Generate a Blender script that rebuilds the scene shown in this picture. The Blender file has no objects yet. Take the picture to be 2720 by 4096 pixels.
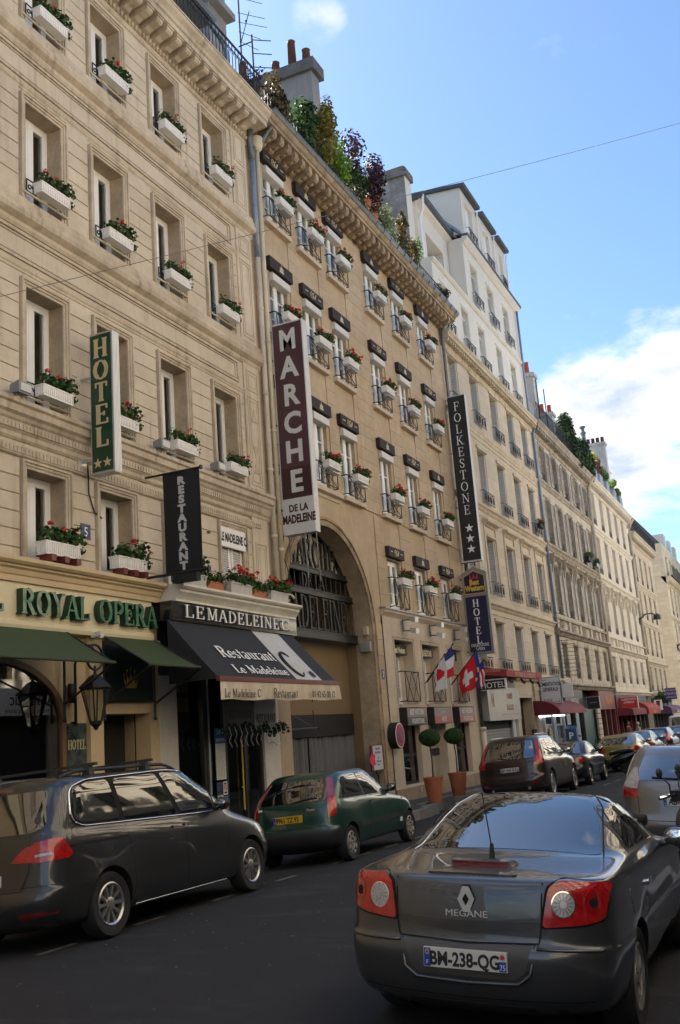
import bpy, bmesh, math, random
from mathutils import Vector, Matrix
from mathutils.bvhtree import BVHTree
PI = math.pi
rnd = random.Random(7)
S = bpy.context.scene
COL = S.collection
# ------------------------------------------------------------------ camera
CX, CZ = 10.7, 1.92
yaw, pit, rol = math.radians(23.82287501), math.radians(12.64811953), math.radians(-4.30845411)
fw = Vector((-math.sin(yaw), math.cos(yaw), 0)); rt = Vector((math.cos(yaw), math.sin(yaw), 0)); up = Vector((0, 0, 1))
f2 = fw * math.cos(pit) + up * math.sin(pit); u2 = up * math.cos(pit) - fw * math.sin(pit)
r3 = rt * math.cos(rol) + u2 * math.sin(rol); u3 = u2 * math.cos(rol) - rt * math.sin(rol)
cd = bpy.data.cameras.new('street_camera'); cam = bpy.data.objects.new('street_camera', cd); COL.objects.link(cam)
m = Matrix((r3, u3, -f2)).transposed().to_4x4(); m.translation = (CX, 0, CZ); cam.matrix_world = m
cd.sensor_fit = 'VERTICAL'; cd.sensor_height = 36.0; cd.lens = 35.0; cd.clip_start = 0.1; cd.clip_end = 3000
S.camera = cam
# ------------------------------------------------------------------ sky, sun, exposure
SUN = Vector((-0.66, 0.26, 0.70)).normalized()
W = bpy.data.worlds.new('World'); S.world = W; W.use_nodes = True
N = W.node_tree.nodes; L = W.node_tree.links; N.clear()
def wn(t, **k):
    n = N.new(t)
    for a, b in k.items():
        if a.startswith('i_'):
            n.inputs[int(a[2:])].default_value = b
        else:
            setattr(n, a, b)
    return n
sky = wn('ShaderNodeTexSky', sky_type='NISHITA', sun_disc=False, sun_elevation=math.asin(SUN.z), sun_rotation=math.atan2(SUN.x, SUN.y), altitude=50, air_density=1.0, dust_density=1.2, ozone_density=1.5)
tc = wn('ShaderNodeTexCoord')
sep = wn('ShaderNodeSeparateXYZ'); L.new(tc.outputs['Generated'], sep.inputs[0])
def mth(op, a, b=None, c=None):
    n = wn('ShaderNodeMath', operation=op)
    for i, v in enumerate((a, b, c)):
        if v is None: continue
        if isinstance(v, (int, float)): n.inputs[i].default_value = v
        else: L.new(v, n.inputs[i])
    return n.outputs[0]
zz = mth('ADD', mth('MAXIMUM', sep.outputs[2], 0.0), 0.22)
cmb = wn('ShaderNodeCombineXYZ'); L.new(mth('DIVIDE', sep.outputs[0], zz), cmb.inputs[0]); L.new(mth('DIVIDE', sep.outputs[1], zz), cmb.inputs[1])
def fbm(scale, off, detail=8, rough=0.55):
    mp = wn('ShaderNodeMapping'); mp.inputs['Location'].default_value = off
    L.new(cmb.outputs[0], mp.inputs[0])
    n = wn('ShaderNodeTexNoise'); n.inputs['Scale'].default_value = scale; n.inputs['Detail'].default_value = detail; n.inputs['Roughness'].default_value = rough
    L.new(mp.outputs[0], n.inputs['Vector']); return n.outputs[0]
def blob(d, lo, hi):
    v = wn('ShaderNodeVectorMath', operation='DOT_PRODUCT'); v.inputs[1].default_value = Vector(d).normalized()
    nz = wn('ShaderNodeVectorMath', operation='NORMALIZE'); L.new(tc.outputs['Generated'], nz.inputs[0]); L.new(nz.outputs[0], v.inputs[0])
    r = wn('ShaderNodeMapRange', interpolation_type='SMOOTHSTEP'); r.inputs[1].default_value = lo; r.inputs[2].default_value = hi
    L.new(v.outputs['Value'], r.inputs[0]); return r.outputs[0]
def pixdir(px, py):
    return f2 + r3 * ((px - 1360) / 3982.0) - u3 * ((py - 2048) / 3982.0)
n1 = fbm(1.9, (3.1, 1.7, 0.0)); n2 = fbm(5.5, (0.4, 9.2, 2.0), 6, 0.6)
den = mth('ADD', mth('MULTIPLY', n1, 0.72), mth('MULTIPLY', n2, 0.28))
# one cumulus bank low on the right, open blue above it, fair-weather clouds over the rest of the sky
big = blob(pixdir(2610, 1640), 0.984, 0.9975); big2 = blob(pixdir(2330, 1720), 0.9965, 0.9997)
clr = blob(pixdir(1950, 420), 0.86, 0.95)
wisp = blob(pixdir(1270, 95), 0.9988, 0.99995)
den = mth('ADD', den, mth('MULTIPLY', big, 0.175)); den = mth('ADD', den, mth('MULTIPLY', big2, 0.10))
den = mth('SUBTRACT', den, mth('MULTIPLY', clr, 0.17)); den = mth('ADD', den, mth('MULTIPLY', wisp, 0.20))
mr = wn('ShaderNodeMapRange', interpolation_type='SMOOTHSTEP'); mr.inputs[1].default_value = 0.485; mr.inputs[2].default_value = 0.60; L.new(den, mr.inputs[0])
sh = wn('ShaderNodeMapRange'); sh.inputs[1].default_value = 0.52; sh.inputs[2].default_value = 0.80; L.new(mth('ADD', den, mth('MULTIPLY', mth('SUBTRACT', n2, 0.5), 0.5)), sh.inputs[0])
CLOUD = 5.6
cc = wn('ShaderNodeMix', data_type='RGBA'); cc.inputs[6].default_value = (CLOUD, CLOUD * 1.0, CLOUD * 1.02, 1); cc.inputs[7].default_value = (CLOUD * .52, CLOUD * .60, CLOUD * .74, 1)
L.new(sh.outputs[0], cc.inputs[0])
tint = wn('ShaderNodeMix', data_type='RGBA', blend_type='MULTIPLY'); tint.inputs[0].default_value = 1.0; L.new(sky.outputs[0], tint.inputs[6]); tint.inputs[7].default_value = (0.80, 0.965, 1.10, 1)
mx = wn('ShaderNodeMix', data_type='RGBA'); L.new(mr.outputs[0], mx.inputs[0]); L.new(tint.outputs[2], mx.inputs[6]); L.new(cc.outputs[2], mx.inputs[7])
bg = wn('ShaderNodeBackground'); bg.inputs[1].default_value = 0.052; L.new(mx.outputs[2], bg.inputs[0])
wo = wn('ShaderNodeOutputWorld'); L.new(bg.outputs[0], wo.inputs[0])
sl = bpy.data.lights.new('sun', 'SUN'); sl.energy = 5.0; sl.angle = math.radians(0.53); sl.color = (1.0, 0.94, 0.85)
so = bpy.data.objects.new('sun', sl); COL.objects.link(so); so.rotation_euler = SUN.to_track_quat('Z', 'Y').to_euler(); so.location = (-30, 20, 60)
S.view_settings.view_transform = 'Standard'; S.view_settings.look = 'None'; S.view_settings.gamma = 1.0; S.view_settings.use_curve_mapping = False
S.view_settings.exposure = 2.15

# ------------------------------------------------------------------ materials
MATS = {}
def _tree(name):
    m = bpy.data.materials.new(name); m.use_nodes = True
    nt = m.node_tree; b = nt.nodes['Principled BSDF']
    MATS[name] = m
    return m, nt, b
def mat(name, col, rough=0.6, metal=0.0, coat=0.0, spec=0.5, var=0.0, vscale=3.0, bump=0.0, bscale=40.0, emit=0.0, ior=None, streak=0.0, dark=None, stretch=(1, 1, 1), rand=0.0, island=None, blocks=None, trans=0.0, cr=0.03, speck=None):
    """procedural surface: base colour + noise wear + vertical streaks + fine relief"""
    if name in MATS: return MATS[name]
    m, nt, b = _tree(name); n = nt.nodes; l = nt.links
    c = (*col, 1); b.inputs['Base Color'].default_value = c; b.inputs['Roughness'].default_value = rough; b.inputs['Metallic'].default_value = metal
    b.inputs['Coat Weight'].default_value = coat; b.inputs['Coat Roughness'].default_value = cr; b.inputs['Specular IOR Level'].default_value = spec
    if ior: b.inputs['IOR'].default_value = ior
    if emit: b.inputs['Emission Color'].default_value = c; b.inputs['Emission Strength'].default_value = emit
    if trans: b.inputs['Transmission Weight'].default_value = trans
    cur = None
    geo = n.new('ShaderNodeNewGeometry') if (var or bump or streak or island or blocks) else None
    def mixc(fac, a, bb, bt='MIX'):
        x = n.new('ShaderNodeMix'); x.data_type = 'RGBA'; x.blend_type = bt
        for i, v in ((0, fac), (6, a), (7, bb)):
            if hasattr(v, 'is_linked'): l.new(v, x.inputs[i])
            else: x.inputs[i].default_value = v
        return x.outputs[2]
    def noise(sc, det=5, st=(1, 1, 1), ro=0.6):
        mp = n.new('ShaderNodeMapping'); mp.inputs['Scale'].default_value = st; l.new(geo.outputs['Position'], mp.inputs[0])
        t = n.new('ShaderNodeTexNoise'); t.inputs['Scale'].default_value = sc; t.inputs['Detail'].default_value = det; t.inputs['Roughness'].default_value = ro
        l.new(mp.outputs[0], t.inputs['Vector']); return t.outputs[0]
    def rng(v, a, bb, c0=0.0, d=1.0):
        r = n.new('ShaderNodeMapRange'); r.inputs[1].default_value = a; r.inputs[2].default_value = bb; r.inputs[3].default_value = c0; r.inputs[4].default_value = d
        l.new(v, r.inputs[0]); return r.outputs[0]
    dk = (*(dark or tuple(x * 0.45 for x in col)), 1)
    cur = c
    if island:
        r = n.new('ShaderNodeValToRGB'); e = r.color_ramp.elements
        e[0].color = (*island[0], 1); e[1].color = (*island[-1], 1)
        for k in range(1, len(island) - 1):
            q = e.new(k / (len(island) - 1)); q.color = (*island[k], 1)
        l.new(geo.outputs['Random Per Island'], r.inputs[0]); cur = r.outputs[0]
    if rand:
        oi = n.new('ShaderNodeObjectInfo')
        hs = n.new('ShaderNodeHueSaturation'); l.new(rng(oi.outputs['Random'], 0, 1, 1 - rand, 1 + rand), hs.inputs['Value'])
        if hasattr(cur, 'is_linked'): l.new(cur, hs.inputs['Color'])
        else: hs.inputs['Color'].default_value = cur
        cur = hs.outputs[0]
    if var:
        f = rng(noise(vscale, 6, stretch), 0.38, 0.66, 0, var); cur = mixc(f, cur, dk)
        f = rng(noise(vscale * 7, 4, stretch), 0.45, 0.7, 0, var * 0.6); cur = mixc(f, cur, dk)
    if streak:
        a = noise(5.5, 4, (1, 1, 0.05)); a2 = noise(0.55, 3)
        mm = n.new('ShaderNodeMath'); mm.operation = 'MULTIPLY'; l.new(rng(a, 0.5, 0.72), mm.inputs[0]); l.new(rng(a2, 0.42, 0.62, 0, streak), mm.inputs[1])
        cur = mixc(mm.outputs[0], cur, dk)
    if speck:
        f1 = rng(noise(55, 2), .66, .78, 0, .7); cur = mixc(f1, cur, (*speck, 1))
        st_ = rng(noise(.55, 5, (1, 2.2, 1)), .56, .70, 0, .75); mm2 = n.new('ShaderNodeMath'); mm2.operation = 'MULTIPLY'; l.new(st_, mm2.inputs[0]); l.new(rng(noise(38, 3), .3, .7), mm2.inputs[1]); cur = mixc(mm2.outputs[0], cur, (*speck, 1))
    hgt = None
    if blocks:
        bw, bh, mortar = blocks
        sp = n.new('ShaderNodeSeparateXYZ'); l.new(geo.outputs['Position'], sp.inputs[0])
        cb = n.new('ShaderNodeCombineXYZ'); ad = n.new('ShaderNodeMath'); l.new(sp.outputs[0], ad.inputs[0]); l.new(sp.outputs[1], ad.inputs[1])
        l.new(ad.outputs[0], cb.inputs[0]); l.new(sp.outputs[2], cb.inputs[1])
        bt = n.new('ShaderNodeTexBrick'); l.new(cb.outputs[0], bt.inputs['Vector']); bt.inputs['Scale'].default_value = 1.0
        bt.inputs['Brick Width'].default_value = bw; bt.inputs['Row Height'].default_value = bh; bt.inputs['Mortar Size'].default_value = mortar; bt.inputs['Mortar Smooth'].default_value = 0.3
        bt.inputs['Color1'].default_value = (1, 1, 1, 1); bt.inputs['Color2'].default_value = (0.86, 0.85, 0.83, 1); bt.inputs['Mortar'].default_value = (0.62, 0.58, 0.53, 1)
        cur = mixc(1.0, cur, bt.outputs[0], 'MULTIPLY'); hgt = bt.outputs['Fac']
    if hasattr(cur, 'is_linked'): l.new(cur, b.inputs['Base Color'])
    if bump or hgt is not None:
        bp = n.new('ShaderNodeBump'); bp.inputs['Strength'].default_value = bump or 0.4; bp.inputs['Distance'].default_value = 0.01
        if hgt is not None:
            inv = rng(hgt, 0, 1, 1, 0); ad2 = n.new('ShaderNodeMath'); l.new(inv, ad2.inputs[0]); l.new(rng(noise(bscale, 4), 0, 1, 0, 0.4), ad2.inputs[1]); l.new(ad2.outputs[0], bp.inputs['Height'])
        else:
            l.new(noise(bscale, 5), bp.inputs['Height'])
        l.new(bp.outputs[0], b.inputs['Normal'])
    return m
def glassmat(name, tint, fres=1.5, rough=0.0, gl=1.0):
    if name in MATS: return MATS[name]
    m, nt, b = _tree(name); n = nt.nodes; l = nt.links; n.remove(b)
    t = n.new('ShaderNodeBsdfTransparent'); t.inputs[0].default_value = (*tint, 1)
    g = n.new('ShaderNodeBsdfGlossy'); g.inputs['Roughness'].default_value = rough; g.inputs['Color'].default_value = (gl, gl, gl, 1)
    f = n.new('ShaderNodeFresnel'); f.inputs[0].default_value = fres
    x = n.new('ShaderNodeMixShader'); l.new(f.outputs[0], x.inputs[0]); l.new(t.outputs[0], x.inputs[1]); l.new(g.outputs[0], x.inputs[2])
    l.new(x.outputs[0], n['Material Output'].inputs[0]); return m
def leafmat(name, cols, trans=0.25):
    m = mat(name, cols[0], 0.55, island=cols, spec=0.3)
    b = m.node_tree.nodes['Principled BSDF']; n = m.node_tree.nodes; l = m.node_tree.links
    src = b.inputs['Base Color'].links[0].from_socket
    tr = n.new('ShaderNodeBsdfTranslucent'); l.new(src, tr.inputs[0]); x = n.new('ShaderNodeMixShader'); x.inputs[0].default_value = trans
    l.new(b.outputs[0], x.inputs[1]); l.new(tr.outputs[0], x.inputs[2]); l.new(x.outputs[0], n['Material Output'].inputs[0])
    return m

# ------------------------------------------------------------------ mesh builder and scene tree
class MB:
    def __init__(s): s.v = []; s.f = []; s.mi = []; s.cur = 0
    def add(s, vs, fs):
        o = len(s.v); s.v += [tuple(q) for q in vs]; s.f += [tuple(i + o for i in q) for q in fs]; s.mi += [s.cur] * len(fs); return s
    def m(s, i): s.cur = i; return s
    def box(s, x0, x1, y0, y1, z0, z1):
        if x0 > x1: x0, x1 = x1, x0
        if y0 > y1: y0, y1 = y1, y0
        if z0 > z1: z0, z1 = z1, z0
        return s.add([(x0, y0, z0), (x1, y0, z0), (x1, y1, z0), (x0, y1, z0), (x0, y0, z1), (x1, y0, z1), (x1, y1, z1), (x0, y1, z1)],
                     [(0, 3, 2, 1), (4, 5, 6, 7), (0, 1, 5, 4), (1, 2, 6, 5), (2, 3, 7, 6), (3, 0, 4, 7)])
    def hexa(s, p):
        return s.add(p, [(0, 3, 2, 1), (4, 5, 6, 7), (0, 1, 5, 4), (1, 2, 6, 5), (2, 3, 7, 6), (3, 0, 4, 7)])
    def quad(s, a, b, c, d): return s.add([a, b, c, d], [(0, 1, 2, 3)])
    def prism(s, prof, axis, a, b, cap=True):
        """profile (u,v) swept along an axis. y: (x,z) ; x: (y,z) ; z: (x,y)"""
        n = len(prof)
        def P(u, v, t): return {'y': (u, t, v), 'x': (t, u, v), 'z': (u, v, t)}[axis]
        area = sum(prof[i][0] * prof[(i + 1) % n][1] - prof[(i + 1) % n][0] * prof[i][1] for i in range(n))
        pr = list(prof)
        flip = (area > 0) == (axis == 'y')
        if flip: pr = pr[::-1]
        if b < a: a, b = b, a
        vs = [P(u, v, a) for u, v in pr] + [P(u, v, b) for u, v in pr]
        fs = [(i, (i + 1) % n, n + (i + 1) % n, n + i) for i in range(n)]
        if cap: fs += [tuple(range(n))[::-1], tuple(range(n, 2 * n))]
        return s.add(vs, fs)
    def tube(s, pts, r, n=8, closed=False, cap=True):
        pts = [Vector(p) for p in pts]; k = len(pts); vs = []; pv = None
        for i, p in enumerate(pts):
            t = (pts[(i + 1) % k] - pts[i - 1]) if closed else (pts[min(i + 1, k - 1)] - pts[max(i - 1, 0)])
            if t.length < 1e-9: t = Vector((0, 0, 1))
            t.normalize()
            if pv is None: pv = t.orthogonal().normalized()
            else: pv = (pv - t * pv.dot(t)); pv = pv.normalized() if pv.length > 1e-6 else t.orthogonal().normalized()
            w = t.cross(pv); rr = r[i] if isinstance(r, (list, tuple)) else r
            vs += [p + (pv * math.cos(2 * PI * j / n) + w * math.sin(2 * PI * j / n)) * rr for j in range(n)]
        fs = []
        for i in range(k if closed else k - 1):
            a = i * n; b = ((i + 1) % k) * n
            fs += [(a + j, a + (j + 1) % n, b + (j + 1) % n, b + j) for j in range(n)]
        if cap and not closed: fs += [tuple(range(n))[::-1], tuple(range((k - 1) * n, k * n))]
        return s.add(vs, fs)
    def lathe(s, prof, c=(0, 0, 0), axis='z', n=20, cap=True):
        """prof (r,t) turned about an axis"""
        vs = []
        for r, t in prof:
            for j in range(n):
                a = 2 * PI * j / n; u, v = r * math.cos(a), r * math.sin(a)
                q = {'z': (u, v, t), 'x': (t, u, v), 'y': (v, t, u)}[axis]
                vs.append((q[0] + c[0], q[1] + c[1], q[2] + c[2]))
        fs = [(i * n + j, i * n + (j + 1) % n, (i + 1) * n + (j + 1) % n, (i + 1) * n + j) for i in range(len(prof) - 1) for j in range(n)]
        if cap: fs += [tuple(range(n))[::-1], tuple(range((len(prof) - 1) * n, len(prof) * n))]
        return s.add(vs, fs)
    def sph(s, c, r, n=10, k=7):
        rr = r if isinstance(r, (list, tuple)) else (r, r, r); vs = []
        for i in range(k + 1):
            t = PI * i / k
            for j in range(n):
                a = 2 * PI * j / n
                vs.append((c[0] + rr[0] * math.sin(t) * math.cos(a), c[1] + rr[1] * math.sin(t) * math.sin(a), c[2] - rr[2] * math.cos(t)))
        return s.add(vs, [(i * n + j, i * n + (j + 1) % n, (i + 1) * n + (j + 1) % n, (i + 1) * n + j) for i in range(k) for j in range(n)])
    def xf(s, M, start=0):
        for i in range(start, len(s.v)): s.v[i] = tuple(M @ Vector(s.v[i]))
        return s
    def mesh(s, name, mats, smooth=False):
        me = bpy.data.meshes.new(name); me.from_pydata(s.v, [], s.f)
        mats = mats if isinstance(mats, (list, tuple)) else [mats]
        for q in mats: me.materials.append(q)
        if len(mats) > 1: me.polygons.foreach_set('material_index', s.mi)
        if smooth:
            me.polygons.foreach_set('use_smooth', [True] * len(me.polygons))
            if smooth != 'all': me.set_sharp_from_angle(angle=math.radians(38))
        me.update(); return me
    def build(s, name, mats, parent=None, smooth=False, loc=None):
        return put(name, s.mesh(name, mats, smooth), parent, loc)
ROOTLOC = {}
def put(name, me, parent=None, loc=None):
    o = bpy.data.objects.new(name, me); COL.objects.link(o)
    if loc is not None: o.location = loc
    if parent is not None:
        o.parent = parent
        if parent.name in ROOTLOC: o.matrix_parent_inverse = Matrix.Translation(-Vector(ROOTLOC[parent.name]))
    return o
def tag(o, label=None, cat=None, group=None, kind=None):
    if label: o['label'] = label
    if cat: o['category'] = cat
    if group: o['group'] = group
    if kind: o['kind'] = kind
    return o
def thing(name, label, cat, loc=(0, 0, 0), group=None):
    o = bpy.data.objects.new(name, None); COL.objects.link(o); o.location = loc; o.empty_display_size = 0.2
    ROOTLOC[o.name] = tuple(loc)
    return tag(o, label, cat, group)
def kids(o): return [c for c in COL.objects if c.parent == o]
CH = {}
def tree(o):
    return (o, [tree(c) for c in o.children])
def dup(t, loc=None, parent=None):
    """copy of a thing or part with copies of all its parts; t = tree(o)"""
    o, ch = t
    c = o.copy(); COL.objects.link(c)
    if parent is not None: c.parent = parent
    if loc is not None: c.location = loc
    for q in ch: dup(q, None, c)
    return c

# ------------------------------------------------------------------ lettering
def sans_mesh(txt, h, depth, sx=1.0, shear=0.0, bold=0.0, align='CENTER'):
    cu = bpy.data.curves.new('letters', 'FONT'); cu.body = txt; cu.size = h / 0.73; cu.extrude = depth / 2; cu.align_x = align; cu.offset = bold; cu.shear = shear; cu.resolution_u = 3
    o = bpy.data.objects.new('letters', cu); me = o.to_mesh()
    vs = [(v.co.x * sx, v.co.y, v.co.z + depth / 2) for v in me.vertices]; fs = [tuple(p.vertices) for p in me.polygons]
    o.to_mesh_clear(); bpy.data.objects.remove(o); bpy.data.curves.remove(cu)
    return vs, fs
def arc(cx, cy, rx, ry, a0, a1, n=10):
    return [(cx + rx * math.cos(math.radians(a0 + (a1 - a0) * i / n)), cy + ry * math.sin(math.radians(a0 + (a1 - a0) * i / n))) for i in range(n + 1)]
TK, TN = 0.17, 0.07
def _sf(x, y, w=0.3): return (0.06, [(x - w / 2, y), (x + w / 2, y)])
B0, T0 = 0.03, 0.97
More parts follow.
